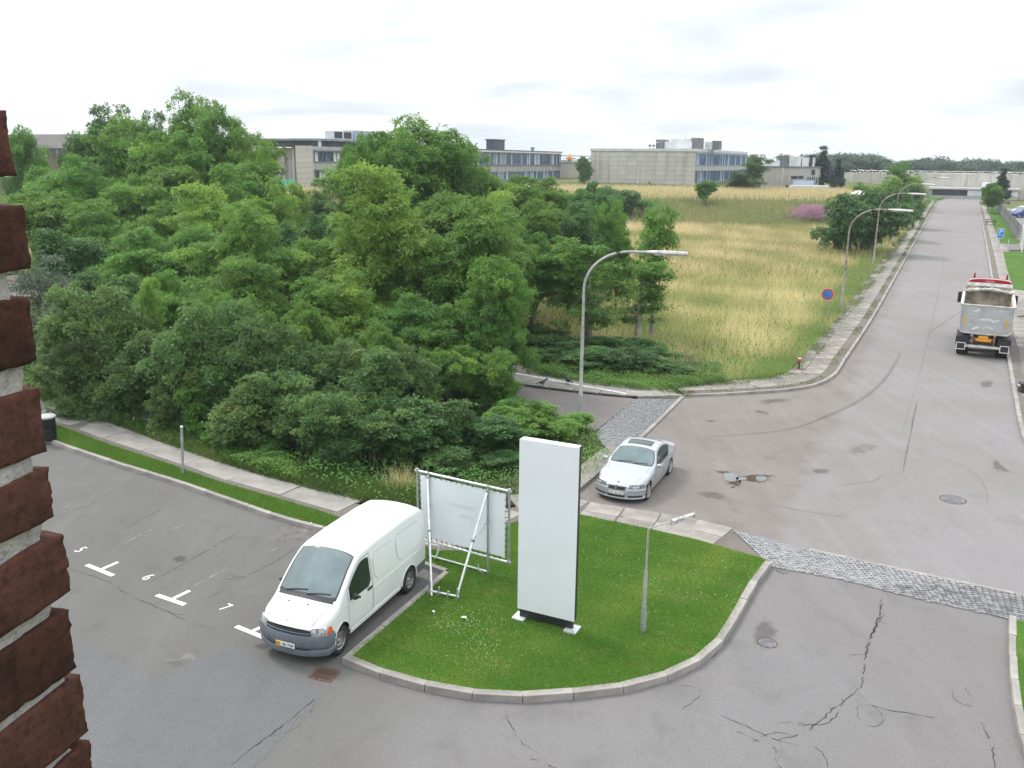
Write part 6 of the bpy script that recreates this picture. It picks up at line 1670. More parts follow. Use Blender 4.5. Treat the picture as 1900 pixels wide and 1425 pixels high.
def round_sign():
    b = G(1533, 590, KZ); c = AT(1526, 546, b.y); t = empty('no_parking_sign', b, R(-14), 'round blue no parking sign with red rim and red slash, in the dry grass', 'road sign')
    H = c.z-b.z; r = 11.2/FPX*b.y; ox = c.x-b.x
    MB().tube([(.08, .03, -.1), (.08, .03, H+.25)], .03, 8).build('post', M['steel'], t, 50)
    def disc(r0, y, mat, name, par): return MB().lathe([(r0, y), (r0, y-.008), (.001, y-.009)], 32, c=(-.06, 0, H)).build(name, M[mat], par, 50)
    d = disc(r*1.03, -.01, 'sign_white', 'sign_disc', t); disc(r*.985, -.019, 'sign_red', 'red_rim', d); disc(r*.72, -.028, 'blue', 'blue_field', d)
    m = MB(); m.bar((-.06-r*.60, -.040, H+r*.60), (-.06+r*.60, -.040, H-r*.60), .012, r*.27, up=(0, 1, 0)); m.build('red_slash', M['sign_red'], d)
round_sign()
def hydrant():
    b = G(1482, 684, KZ); t = empty('hydrant', b, R(20), 'small red topped hydrant post in the grass near the corner kerb', 'hydrant'); t.scale = (.72,)*3
    MB().tube([(0, 0, -.1), (0, 0, .48)], .07, 10).build('shaft', M['iron'], t, 50)
    MB().lathe([(.10, .46), (.12, .50), (.12, .60), (.08, .68), (.001, .70)], 12, axis='z').build('head', M['red'], t, 50)
    m = MB(); m.box((-.03, -.05, .74), (.16, .16, .05)); m.build('cap', M['sign_white'], t, bevel=.01)
    m = MB(); m.tube([(.08, 0, .54), (.20, 0, .54)], .05, 8); m.build('outlet', M['red'], t)
hydrant()
def p_sign():
    b = G(1853, 458, KZ); c = AT(1852, 433, b.y); t = empty('parking_sign', b, R(-18), 'square blue parking sign with a white P on the far grass verge', 'road sign')
    H = c.z-b.z; s = 11.5/FPX*b.y
    MB().tube([(0, .04, -.1), (0, .04, H+s*.6)], .035, 8).build('post', M['steel'], t, 50)
    m = MB(); m.box((0, 0, H), (s, .02, s*1.5)); p = m.build('sign_plate', M['sign_white'], t, bevel=.01)
    m = MB(); m.box((0, -.012, H+s*.22), (s*.9, .012, s*.94)); m.build('blue_field', M['blue'], p)
    m = MB(); m.box((0, -.012, H-s*.5), (s*.9, .012, s*.38)); m.build('lower_field', M['blue'], p)
    o = link_mesh('letter', text_mesh('P', s*1.0, M['sign_white'], 'letter', .002), None, p); o.location = (0, -.022, H+s*.22); o.rotation_euler = (R(90), 0, 0)
p_sign()
def picnic():
    c = G(1838, 417, KZ); t = empty('picnic_table', c, -ROAD_AZ, 'dark picnic table on the far pavement across the road', 'picnic table')
    m = MB(); m.box((0, 0, .74), (1.5, .75, .06)); m.build('table_top', M['timber'], t)
    for sy in (-1, 1): m = MB(); m.box((0, sy*.72, .44), (1.5, .26, .05)); m.build('bench', M['timber'], t)
    for sx in (-1, 1):
        m = MB(); m.bar((sx*.5, -.8, .40), (sx*.5, .8, .40), .06, .1)
        for sy in (-1, 1): m.bar((sx*.5, sy*.62, 0), (sx*.5, sy*.24, .72), .07, .09)
        m.build('trestle', M['timber'], t)
    m = MB(); m.box((-1.2, .1, .25), (.35, .35, .5)); 
picnic()
def gate():
    a, c = G(1871, 453, KZ), G(1891, 453, KZ)
    t = empty('entrance_gate', a, math.atan2((c-a).y, (c-a).x), 'pale steel rail and gate leaf at the gap in the grey fence', 'gate')
    L = (c-a).length; h = AT(1871, 443, a.y).z-KZ
    m = MB(); m.tube([(0, 0, 0), (0, 0, h), (L, 0, h)], .045, 8); m.build('rail', M['steel_lite'], t, 50)
    d = G(1896, 470, KZ)-a; e = Vector((d.dot((c-a).normalized()), d.dot(Vector((-(c-a).y, (c-a).x, 0)).normalized()), 0))
    hp = 2.2
    m = MB(); b0 = Vector((L+.15, 0, 0))
    for k in range(12):
        q = b0.lerp(e, k/11); m.bar(q+Vector((0, 0, .05)), q+Vector((0, 0, hp)), .05, .03)
    m.build('gate_bars', M['steel_lite'], t)
    m = MB(); m.bar(b0+Vector((0, 0, hp)), e+Vector((0, 0, hp)), .06, .06); m.bar(b0+Vector((0, 0, .1)), e+Vector((0, 0, .1)), .06, .06); m.build('gate_frame', M['steel_lite'], t)
gate()
def fence():
    a, c = G(1893, 447, KZ), G(1849, 388, KZ); d = c-a; L = d.length
    t = empty('board_fence', a, math.atan2(d.y, d.x), 'weathered grey board fence between the far grass verge and the yard', 'fence')
    hz = 1.75; n = int(L/.30); rn = random.Random(8)
    bd = MB().box((0, 0, 0), (.285, .03, 1.0)).mesh('fence_board', M['fence'], bevel=.004)
    for k in range(n):
        o = link_mesh('fence_board', bd, None, t); o.location = ((k+.5)*L/n, rn.uniform(-.01, .01), hz/2+rn.uniform(-.04, .04)); o.scale = (1, 1, hz); o.rotation_euler = (0, rn.uniform(-.012, .012), 0)
    ps = MB().box((0, 0, 0), (.12, .12, 1.0)).mesh('post', M['pole'], bevel=.008)
    for k in range(9):
        o = link_mesh('post', ps, None, t); o.location = (k*L/8, .08, .95); o.scale = (1, 1, 1.9)
fence()
def gate_post():
    a = G(1843, 384, KZ); t = empty('gate_panel', a, R(60), 'pale upright panel closing the far end of the grey fence', 'gate')
    MB().box((0, 0, .95), (.8, .06, 1.9)).build('panel', M['steel_lite'], t, bevel=.01); MB().box((-.9, 0, .15), (1.2, .2, .2)).build('kerb_piece', M['concrete'], t)
    for s in (-.42, .42): MB().box((s, 0, 1.0), (.07, .09, 2.0)).build('post', M['steel'], t)
gate_post()
# things poking into the frame on the far pavement
def trailer():
    p = G(1898, 596, 0); t = empty('trailer', p, -ROAD_AZ, 'trailer with red lamp and dark drawbar just entering at the frame edge', 'trailer')
    m = MB(); m.tube([(-.35, .2, .28), (.2, .2, .30), (1.2, .2, .32)], [.03, .06, .06], 8); m.build('drawbar', M['black'], t, 50)
    m = MB(); m.box((.9, .2, .95), (1.2, 1.2, .5)); m.build('body', M['red'], t, bevel=.05)
    m = MB(); m.box((.22, .1, .95), (.10, .26, .16)); m.build('lamp', M['red_lens'], t, bevel=.02)
    wheel(t, 1.1, -.35, .3, .18, -1, 'rim', 0)
trailer()
def pallet():
    p = G(1899, 735, 0); t = empty('rubble_crate', p, -ROAD_AZ+.2, 'dark crate with broken pale slabs below it beside the far kerb', 'crate')
    m = MB(); m.box((.35, .42, .32), (.9, .5, .42)); m.build('crate', M['dark_plastic'], t, bevel=.03)
    m = MB(); m.box((-.13, .42, .40), (.05, .30, .06)); m.build('handle', M['steel_lite'], t)
    rr = random.Random(3)
    for k in range(5):
        m = MB(); m.box((0, 0, 0), (rr.uniform(.3, .6), rr.uniform(.25, .4), .06)); o = m.build('broken_slab', M['slab'], t, bevel=.008)
        o.location = (.05+.16*k, -.30+.12*rr.uniform(-1, 1), .08+.03*k); o.rotation_euler = (rr.uniform(-.2, .2), rr.uniform(-.2, .2), rr.uniform(0, 3))
pallet()
# scraps of litter on the lawn, a pigeon-dark bird on the side street kerb
def scrap(px, py, s, seed, label):
    r = random.Random(seed); m = MB(); n = 7
    m.add([(math.cos(6.28*k/n)*s*r.uniform(.6, 1.2), math.sin(6.28*k/n)*s*r.uniform(.5, 1.0), r.uniform(.01, .05)) for k in range(n)]+[(0, 0, .05)], [(k, (k+1) % n, n) for k in range(n)])
    o = m.build('litter', M['sign_white'], None, loc=G(px, py, KZ+.03)); tag(o, label, 'litter')
scrap(861, 1147, .085, 1, 'crumpled white paper on the lawn below the banner braces')
scrap(804, 1136, .04, 2, 'smaller white scrap near the van side of the lawn')
scrap(578, 972, .04, 3, 'white scrap on the grass strip behind the van')
def bird(px, py, label, s=1.0, az=0.3):
    p = G(px, py, KZ+.0); m = MB()
    rows = []
    for x, r, z in ((-.16, .012, .13), (-.10, .04, .13), (-.02, .062, .135), (.06, .052, .16), (.10, .034, .205), (.13, .036, .235), (.16, .028, .235), (.185, .010, .225)):
        rows.append([Vector((x, r*math.cos(q), z+r*math.sin(q))) for q in [2*math.pi*k/9 for k in range(9)]])
    m.grid(rows, closed=True); m.f.append(tuple(range(9))); m.f.append(tuple(range(63, 72)))
    m.bar((-.14, 0, .13), (-.27, 0, .10), .05, .015)
    t = empty('bird', p, az, label, 'bird'); t.scale = (s*1.5,)*3
    m.build('body', M['black'], t, 60)
    for sy in (-1, 1): MB().tube([(.0, sy*.025, .09), (.01, sy*.025, 0)], .007, 5).build('leg', M['dark_plastic'], t)
    MB().tube([(.18, 0, .225), (.215, 0, .215)], [.009, .002], 5).build('beak', M['dark_plastic'], t)
bird(1053, 713, 'black bird on the pavement of the side street', 1.1, 2.0)
bird(1007, 716, 'black bird on the white edge of the side street kerb', .9, .4)

# ------------------------------------------------------------------ brick jamb beside the camera
def bricks():
    rn = random.Random(12); Y0 = .67
    def edge(py): return AT(90+.1265*(py-800), py, Y0)
    e0 = edge(800); az = R(15.5); dirv = Vector((math.sin(az), math.cos(az), 0)); nv = Vector((math.cos(az), -math.sin(az), 0))
    # local: x along the reveal (towards the outside), y out of the wall into the window opening, z up
    Mrot = math.atan2(dirv.y, dirv.x)
    t = empty('brick_wall', (e0.x, e0.y, 0), Mrot, 'rough dark red brick jamb with recessed mortar, close to the camera', 'wall')
    m, n, l, out = new_mat('brick'); q = NT(n, l); v = q.obj()
    c = q.mix(q.ramp(q.noise(v, 22, 5, .65), .3, .7), (.048, .024, .018), (.092, .039, .027)); c = q.mix(q.math('MULTIPLY', q.ramp(q.noise(v, 160, 3, .7), .45, .7), .6), c, (.020, .013, .013))
    h = q.node('ShaderNodeHueSaturation'); q.put(h.inputs['Color'], c); q.put(h.inputs['Value'], q.ramp(q.rand(), 0, 1, .72, 1.2))
    q.bsdf(out, h.outputs[0], .95, 0, q.bump(q.noise(v, 240, 4, .7), .0014), Specular_IOR_Level=.15); bm_ = m
    m, n, l, out = new_mat('mortar'); q = NT(n, l); v = q.obj()
    c = q.mix(q.ramp(q.noise(v, 50, 5, .7), .3, .7), (.24, .23, .215), (.36, .35, .33)); c = q.mix(q.math('MULTIPLY', q.ramp(q.noise(v, 190, 2), .55, .7), .7), c, (.16, .155, .15))
    q.bsdf(out, c, .95, 0, q.bump(q.noise(v, 150, 4, .7), .003), Specular_IOR_Level=.1); mm_ = m
    tops = [(198, 335), (376, 507), (545, 676), (706, 836), (857, 962), (985, 1105), (1122, 1240), (1247, 1362), (1370, 1470), (1490, 1580)]
    def brick_mesh(seed, L, D, h):
        r = np.random.RandomState(seed); nx, ny, nz = 12, 9, 6
        bm = bmesh.new(); bmesh.ops.create_cube(bm, size=1)
        bmesh.ops.subdivide_edges(bm, edges=bm.edges, cuts=7, use_grid_fill=True)
        ph = r.uniform(0, 6.28, 12)
        for vv in bm.verts:
            p = vv.co.copy(); ax, ay, az_ = abs(p.x)*2, abs(p.y)*2, abs(p.z)*2
            cnt = sum(k > .98 for k in (ax, ay, az_))
            vv.co = Vector((p.x*L, p.y*D, p.z*h))
            if cnt >= 2:                                           # rounded, chipped arrises
                k = .0008 if cnt == 2 else .0010
                vv.co -= Vector((p.x, p.y, p.z)).normalized()*k*r.uniform(.2, 2.0)
            wv = .0003*(math.sin(p.x*14+ph[0]+p.z*5)+math.sin(p.z*11+ph[1]+p.y*9)+math.sin(p.y*17+ph[2]))
            vv.co += Vector((math.copysign(wv, p.x), math.copysign(wv, p.y), wv*.5))+Vector(r.normal(0, .0002, 3))
        bmesh.ops.subdivide_edges(bm, edges=bm.edges, cuts=1, use_grid_fill=True)
        for vv in bm.verts: vv.co += Vector(r.normal(0, .00035, 3))
        me = bpy.data.meshes.new('brick'); bm.to_mesh(me); bm.free(); me.materials.append(bm_); me.shade_smooth(); return me
    zs = [(edge(a).z-.0022, edge(b).z+.0022) for a, b in tops]
    for k, (z1, z0) in enumerate(zs):
        L = .108 if k % 2 else .228
        h = (z1-z0); nb = 3
        x = 0.0
        for j in range(nb):
            Lj = (.228 if (k+j) % 2 else .108)
            me = brick_mesh(k*7+j, Lj, .108, h)
            o = link_mesh('brick', me, None, t)
            o.location = (x-Lj/2+rn.uniform(-.003, .003)*(j == 0), .054+rn.uniform(-.002, .002), (z0+z1)/2); o.rotation_euler = (rn.uniform(-.008, .008), rn.uniform(-.015, .015), rn.uniform(-.012, .012))
            x -= Lj+.012
    # mortar body, recessed behind the brick faces
    rows = []; r = np.random.RandomState(3); N = 150
    for i in range(N+1):
        z = zs[-1][1]-.05+(zs[0][0]+.35-zs[-1][1]+.05)*i/N
        w = .0035
        rows.append([Vector((-.012+r.normal(0, .0012)-.5, .108, z)), Vector((-.014+r.normal(0, .0016), .108, z)), Vector((-.013+r.normal(0, .0016), .06, z)), Vector((-.015+r.normal(0, .0016), (.005+r.normal(0, .0008)), z)), Vector((-.06, .003+r.normal(0, .0012), z)), Vector((-.12, .003+r.normal(0, .0012), z)), Vector((-.5, .003, z))])
    m = MB(); m.grid(rows); m.build('mortar', mm_, t, 50)
    # the rest of the wall: plain brickwork below, above and beside the jamb, outside the picture
    m = MB(); m.box((-.30, 2.75, 5.0), (.36, 5.0, 9.95)); m.build('wall_body', bm_, t)
bricks()
# ------------------------------------------------------------------ buildings of the plant, on the grid of the road
M['conc_wall'] = None
def conc_mat(name, c0, c1, streak):
    m, n, l, out = new_mat(name); t = NT(n, l); v = t.obj(); gp = t.pos()
    st = t.noise(t.mapping(gp, (.9, .9, .05)), 1.0, 5, .62); drip = t.noise(t.mapping(gp, (.55, .55, .10), loc=(3, 1, 0)), 1.3, 4, .6)
    c = t.mix(t.ramp(t.noise(v, .5, 4), .3, .7), c0, c1)
    c = t.mix(t.math('MULTIPLY', t.ramp(st, .52, .72), .55), c, streak); c = t.mix(t.math('MULTIPLY', t.ramp(drip, .56, .72), .4), c, streak)
    h = t.node('ShaderNodeHueSaturation'); t.put(h.inputs['Color'], c); t.put(h.inputs['Value'], t.ramp(t.rand(), 0, 1, .93, 1.06))
    t.bsdf(out, h.outputs[0], .9, 0, None); return m
M['conc_wall'] = conc_mat('concrete_panel', (.46, .435, .39), (.52, .495, .45), (.27, .245, .215))
M['conc_grey'] = conc_mat('grey_concrete', (.37, .355, .335), (.42, .405, .385), (.23, .21, .19))
M['eave'] = simple('white_eave', (.55, .55, .55), .7, var=.1, scale=.4)
M['win_blue'] = glass_mat('window_glass', (.035, .075, .135), .12)
M['win_dark'] = glass_mat('dark_window', (.018, .028, .045), .08)
M['win_frame'] = simple('window_frame', (.16, .23, .33), .5, var=.15, scale=.5, per_obj=.2)
M['blind'] = simple('window_blind', (.36, .43, .48), .7, var=.2, scale=.4, per_obj=.35)
M['navy'] = simple('navy_cladding', (.055, .07, .10), .6, var=.15, scale=.6)
M['roof_dark'] = simple('dark_roof', (.10, .105, .12), .8, var=.2, scale=.4)
M['roof_blue'] = simple('blue_eave', (.21, .255, .32), .5, var=.15, scale=.4)
M['plant_grey'] = simple('plant_grey', (.16, .165, .18), .6, .2, var=.15, scale=.6)
M['plant_white'] = simple('plant_white', (.62, .63, .64), .6, var=.1, scale=.6)
M['old_brick'] = conc_mat('old_brick', (.17, .12, .105), (.21, .15, .13), (.12, .09, .08))
M['slate'] = simple('slate_roof', (.085, .078, .075), .85, var=.2, scale=.6)
LEAN = R(-0.95)         # the plot falls away slightly against the road plane
def building(name, corner_px, Y, ztop_py, px_face, px_deep, base_z, label, az=ROAD_AZ):
    """origin under the near corner, local -x along the face running off to the photo's left,
    local +y along the depth; returns root, face length, depth, height"""
    p = AT(corner_px, ztop_py, Y); d = Vector((math.sin(az), math.cos(az), 0)); f = Vector((-math.cos(az), math.sin(az), 0))
    def hit(dirv, px):
        lo, hi = 0.0, 400.0
        r = ray(px, ztop_py); n = Vector((r[1], -r[0], 0)); k = -(Vector((p.x, p.y, 0)).dot(n))/dirv.dot(n); return max(.5, k)
    Lf, Ld = hit(f, px_face), hit(d, px_deep)
    t = empty(name, (p.x, p.y, base_z), math.atan2(-f.y, -f.x), label, 'building')
    # lean about the face's own horizontal so tops keep to the plot's fall
    t.rotation_euler = (LEAN*math.cos(az), LEAN*math.sin(az), -az)
    return t, Lf, Ld, p.z-base_z
def bx(name, mat, par, x0, x1, y0, y1, z0, z1, bevel=None):
    return MB().box(((x0+x1)/2, (y0+y1)/2, (z0+z1)/2), (abs(x1-x0), abs(y1-y0), abs(z1-z0))).build(name, M[mat], par, bevel=bevel)
def window_band(par, along, a0, a1, z0, z1, pos, pitch, out, seed, mats=('win_blue', 'win_dark', 'blind'), mix=(.5, .25, .25)):
    """a row of separate windows; along 'x' or 'y', out = outward sign"""
    n = max(1, int(abs(a1-a0)/pitch)); st = (a1-a0)/n; rn = random.Random(seed); meshes = {}
    for k in range(n):
        q = rn.random(); mt = mats[0] if q < mix[0] else mats[1] if q < mix[0]+mix[1] else mats[2]
        if mt not in meshes:
            s = (abs(st)*.84, .06, z1-z0) if along == 'x' else (.06, abs(st)*.84, z1-z0)
            meshes[mt] = MB().box((0, 0, 0), s).mesh('window', M[mt])
        c = a0+st*(k+.5); o = link_mesh('window', meshes[mt], None, par)
        o.location = (c, pos+out*.03, (z0+z1)/2) if along == 'x' else (pos+out*.03, c, (z0+z1)/2)
    m = MB()
    for k in range(n+1):
        c = a0+st*k
        if along == 'x': m.box((c, pos+out*.08, (z0+z1)/2), (abs(st)*.15, .16, z1-z0))
        else: m.box((pos+out*.08, c, (z0+z1)/2), (.16, abs(st)*.15, z1-z0))
    m.build('mullions', M['win_frame'], par)
    for zz in (z0-.08, z1+.08):
        if along == 'x': bx('window_rail', 'win_frame', par, a0, a1, pos, pos+out*.2, zz-.08, zz+.08)
        else: bx('window_rail', 'win_frame', par, pos, pos+out*.2, a0, a1, zz-.08, zz+.08)

# big concrete block
def block():
    t, Lf, Ld, H = building('concrete_block', 1292, 195, 276, 1097, 1387, 1.2, 'big blank concrete panel block with a glazed end and roof plant')
    bx('wall_core', 'conc_wall', t, -Lf, 0, 0, Ld, 0, H-.55)
    cols, rows_ = 11, 9; pw, ph = Lf/cols, (H-.75)/rows_
    pm = MB().box((0, 0, 0), (pw-.05, .10, ph-.06)).mesh('wall_panel', M['conc_wall'])
    for i in range(cols):
        for j in range(rows_):
            o = link_mesh('wall_panel', pm, None, t); o.location = (-Lf+(i+.5)*pw, -.05+random.uniform(-.01, .01), (j+.5)*ph)
    bx('roof_edge', 'eave', t, -Lf-.15, .15, -.25, Ld+.1, H-.55, H)
    for k, (a, b) in enumerate(((.22, .40), (.60, .80))):
        pass
    bands = ((H*.085+1.7, H*.085+4.0), (H*.60, H*.60+2.5))
    z_lo = ((4.15/10)*H*.62, (4.15/10)*H*1.08)
    for k, (z0, z1) in enumerate(((H*.26, H*.50), (H*.64, H*.885))):
        window_band(t, 'y', .3, Ld-.2, z0, z1, 0, 1.15, 1, 5+k, mix=(.55, .15, .30))
    bx('spandrel', 'conc_grey', t, 0, .12, 0, Ld, H*.51, H*.63); bx('spandrel', 'conc_grey', t, 0, .12, 0, Ld, 0, H*.25); bx('fascia', 'roof_blue', t, 0, .14, 0, Ld, H*.895, H-.56)
    # roof plant
    bx('cooling_unit', 'plant_white', t, -Lf*.36, -Lf*.09, 4, 10, H, H+1.55); bx('cooling_unit', 'plant_white', t, -Lf*.30, -Lf*.10, 5, 9, H+1.55, H+2.1)
    bx('vent_box', 'plant_grey', t, -Lf*.42, -Lf*.345, 3.6, 7, H, H+1.3); bx('vent_box', 'plant_grey', t, -Lf*.42, -Lf*.34, 3.4, 7, H+1.4, H+1.95)
    bx('louvre_tower', 'plant_grey', t, -Lf*.10, -Lf*.02, 4.5, 8, H, H+2.3); bx('louvre_tower', 'plant_grey', t, .3-Lf*.0, 1.8, 12, 15, H, H+1.9); bx('pipe_rack', 'plant_white', t, -Lf*.02, Lf*.02, 9, 12, H, H+1.6)
    for x in (-Lf*.47, -Lf*.435):
        m = MB(); m.tube([(x, 3, H), (x, 3, H+.5)], .08, 8); m.lathe([(.30, .45), (.34, .6), (.28, .85), (.001, .95)], 12, c=(x, 3, H), axis='z'); m.build('roof_cowl', M['plant_grey'], t, 50)
    m = MB(); m.tube([(-Lf*.16, 5, H+2), (-Lf*.16, 5, H+3.2)], .04, 5); m.build('aerial', M['plant_grey'], t)
    m = MB(); m.tube([(-Lf*.515, -1.2, .5), (-Lf*.515, -1.2, H*.32)], .06, 6); m.box((-Lf*.515+.1, -1.3, H*.33), (.5, .3, .2)); m.build('wall_light', M['plant_white'], t)
    bx('hatch', 'plant_grey', t, -Lf*.425, -Lf*.405, -.14, -.10, H*.16, H*.25); bx('vent_grille', 'conc_grey', t, -Lf*.295, -Lf*.27, -.14, -.10, H*.11, H*.17)
block()
# long glazed building
def glazed():
    t, Lf, Ld, H = building('office_building', 850, 185, 275, 838, 1041, 2.2, 'long grey office building with two rows of blue windows and a dark roof house')
    Lf = max(Lf, 14)
    bx('wall', 'conc_grey', t, -Lf, 0, 0, Ld, 0, H-.4); bx('roof_edge', 'roof_dark', t, -Lf, .3, -.2, Ld+.2, H-.4, H); bx('roof_trim', 'eave', t, .3, .36, -.2, Ld+.2, H-.55, H-.25)
    for k, (z0, z1) in enumerate(((H*.20, H*.40), (H*.60, H*.90))):
        window_band(t, 'y', .3, Ld-.3, z0, z1, 0, 1.05, 1, 15+k, mix=(.45, .15, .40))
    n = 26; m = MB()
    for k in range(n): m.box((.06, (k+.5)*Ld/n, H*.50), (.12, .10, H*.18))
    m.build('spandrel_ribs', M['conc_grey'], t)
    y = Ld*.34
    bx('roof_house', 'navy', t, -3.0, -1, y, y+5, H, H+2.0); bx('roof_house_cap', 'roof_dark', t, -3.2, -.8, y-.2, y+5.2, H+2.0, H+2.2)
    bx('roof_stair', 'plant_white', t, -3, -2.9, y+5.2, y+8, H, H+1.4); m = MB(); m.box((-2.9, y+6.2, H+1.0), (.1, 2.2, .12)); m.box((-2.9, y+6.2, H+1.6), (.1, 2.2, .1)); m.build('roof_rail', M['plant_grey'], t)
    m = MB(); m.tube([(-2, y+22, H), (-2, y+22, H+.6)], .3, 10); m.lathe([(.6, .55), (.45, .85), (.001, .95)], 12, c=(-2, y+22, H), axis='z'); m.build('roof_cowl', M['plant_grey'], t, 50)
glazed()
# concrete building with deep blue eaves
def eaves():
    t, Lf, Ld, H = building('eaves_building', 579, 160, 271.5, 549, 705, 2.2, 'pale concrete building with dark vertical windows under a blue roof storey')
    bx('wall', 'conc_grey', t, -Lf, 0, 0, Ld, 0, H); bx('end_wall', 'conc_wall', t, -Lf-.1, .1, -.12, 0, 0, H+.1)
    nr = 9; pm = MB().box((0, 0, 0), (Lf-.1, .06, H/nr-.05)).mesh('wall_panel', M['conc_wall'])
    for j in range(nr): o = link_mesh('wall_panel', pm, None, t); o.location = (-Lf/2, -.15, (j+.5)*H/nr)
    for k, (z0, z1) in enumerate(((H*.28, H*.47), (H*.69, H*.88))):
        window_band(t, 'y', .4, Ld-.3, z0, z1, 0, 1.0, 1, 25+k, mats=('win_dark', 'win_blue', 'plant_white'), mix=(.55, .15, .30))
        bx('sunshade', 'roof_blue', t, 0, .8, .2, Ld, z1+.2, z1+.45)
    bx('roof_storey', 'roof_dark', t, -13, -.8, 2.5, Ld+10, H, H+1.0); bx('roof_slab', 'roof_blue', t, -14, .3, 1.2, Ld+11, H+1.0, H+1.35)
    for x, y in ((.0, 2.0), (-.3, 14), (-.3, 22)): bx('column', 'plant_white', t, x-.3, x, y, y+.5, H, H+1.0)
    bx('rear_wing', 'conc_grey', t, -27, -Lf-.1, 4, Ld, 0, H-.2)
    for k in range(6): bx('buttress', 'conc_wall', t, -Lf-1.5-k*2.2, -Lf-1.1-k*2.2, 3.4, 4, 0, H-.1)
    y = 9; bx('vent_house', 'plant_white', t, -4, -2.2, y, y+6.0, H+1.35, H+2.9)
    for k in range(2): bx('louvre', 'black', t, -2.2, -2.12, y+.4+k*2.8, y+2.7+k*2.8, H+1.6, H+2.75)
    bx('plant_house', 'cladding', t, -4.5, -2.0, y+6.2, y+16.5, H+1.35, H+3.15); bx('plant_house', 'plant_white', t, -7, -5, y+16.5, y+22, H+1.35, H+2.5)
    for k in range(13): bx('cladding_rib', 'cladding', t, -2.0, -1.94, y+6.6+k*.78, y+6.8+k*.78, H+1.4, H+3.1)
    bx('hoarding', 'teal', t, -Lf-4.5, -Lf-.2, -.6, -.5, .2, 2.4)
    m = MB(); m.tube([(-Lf-6, -1, 0), (-Lf-6, -1, H*.52)], .06, 6); m.box((-Lf-5.7, -1.1, H*.53), (.7, .3, .22)); m.build('wall_light', M['plant_white'], t)
eaves()
# low entrance building with canopy
def entrance():
    t, Lf, Ld, H = building('entrance_building', 1517, 182, 309, 1402, 1530, 1.0, 'low grey entrance building with a wide flat canopy and cooling plant on its roof')
    bx('wall', 'conc_grey', t, -Lf, 0, 0, 10, 0, H-.3); bx('roof_edge', 'plant_grey', t, -Lf-.1, .15, -.15, 10, H-.3, H)
    for k in range(26): bx('wall_rib', 'conc_grey', t, -Lf+(k+.4)*Lf/26, -Lf+(k+.55)*Lf/26, -.06, 0, .2, H-.35)
    bx('pilaster', 'conc_wall', t, -Lf*.55, -Lf*.53, -.25, 0, 0, H-.3); bx('door', 'black', t, -Lf*.475, -Lf*.43, -.10, 0, .6, H*.42)
    bx('sign_board', 'black', t, -Lf*.40, -Lf*.30, -.12, -.02, H*.62, H*.70); bx('sign_board', 'black', t, -Lf*.285, -Lf*.21, -.12, -.02, H*.63, H*.71)
    for k in range(6): bx('window', 'win_dark', t, -Lf*.14+k*.42, -Lf*.14+k*.42+.2, -.08, 0, H*.48, H*.68)
    bx('canopy', 'plant_white', t, -Lf*.36, 2.6, -5, -.1, H*.33, H*.43); bx('canopy_upstand', 'cladding', t, -Lf*.34, -Lf*.02, -2, -.1, H*.43, H*.58)
    for k in range(7): bx('canopy_post', 'black', t, -Lf*.34+k*1.7, -Lf*.34+k*1.7+.12, -4.6, -4.4, 0, H*.33)
    bx('entrance_glass', 'win_dark', t, -Lf*.36, -Lf*.02, -.5, -.4, 0, H*.33)
    for x0, x1, h, mt in ((-.62, -.50, 1.3, 'plant_grey'), (-.49, -.30, 1.9, 'plant_white'), (-.28, -.10, 1.7, 'plant_white'), (-.86, -.64, 1.1, 'plant_white'), (-.17, -.11, 2.2, 'black')):
        bx('roof_unit', mt, t, Lf*x0, Lf*x1, 2.5, 6, H, H+h)
    bx('skip', 'blue', t, -Lf*.74, -Lf*.42, -9, -7, .2, 1.1)
    m = MB(); m.lathe([(.28, 0), (.28, .2), (.001, .22)], 14, c=(-Lf*.085, -.1, H*.56)); m.build('wall_lamp', M['plant_white'], t); bx('dish', 'black', t, -.9, -.4, -.3, -.1, H*.74, H*.9)
entrance()
p = AT(1582, 358, 165); t = empty('marquee', (p.x, p.y, 0), 0, 'small white marquee roof behind the dry field near the spruces', 'tent')
MB().add([(-2.8, -2, p.z-.9), (2.8, -2, p.z-.9), (2.8, 2, p.z-.9), (-2.8, 2, p.z-.9), (1.2, 0, p.z+.5)], [(0, 1, 4), (1, 2, 4), (2, 3, 4), (3, 0, 4)]).build('roof', M['sign_white'], t)
for sx in (-2.7, 2.7):
    for sy in (-1.9, 1.9): MB().tube([(sx, sy, 0), (sx, sy, p.z-.9)], .05, 6).build('pole', M['steel'], t)
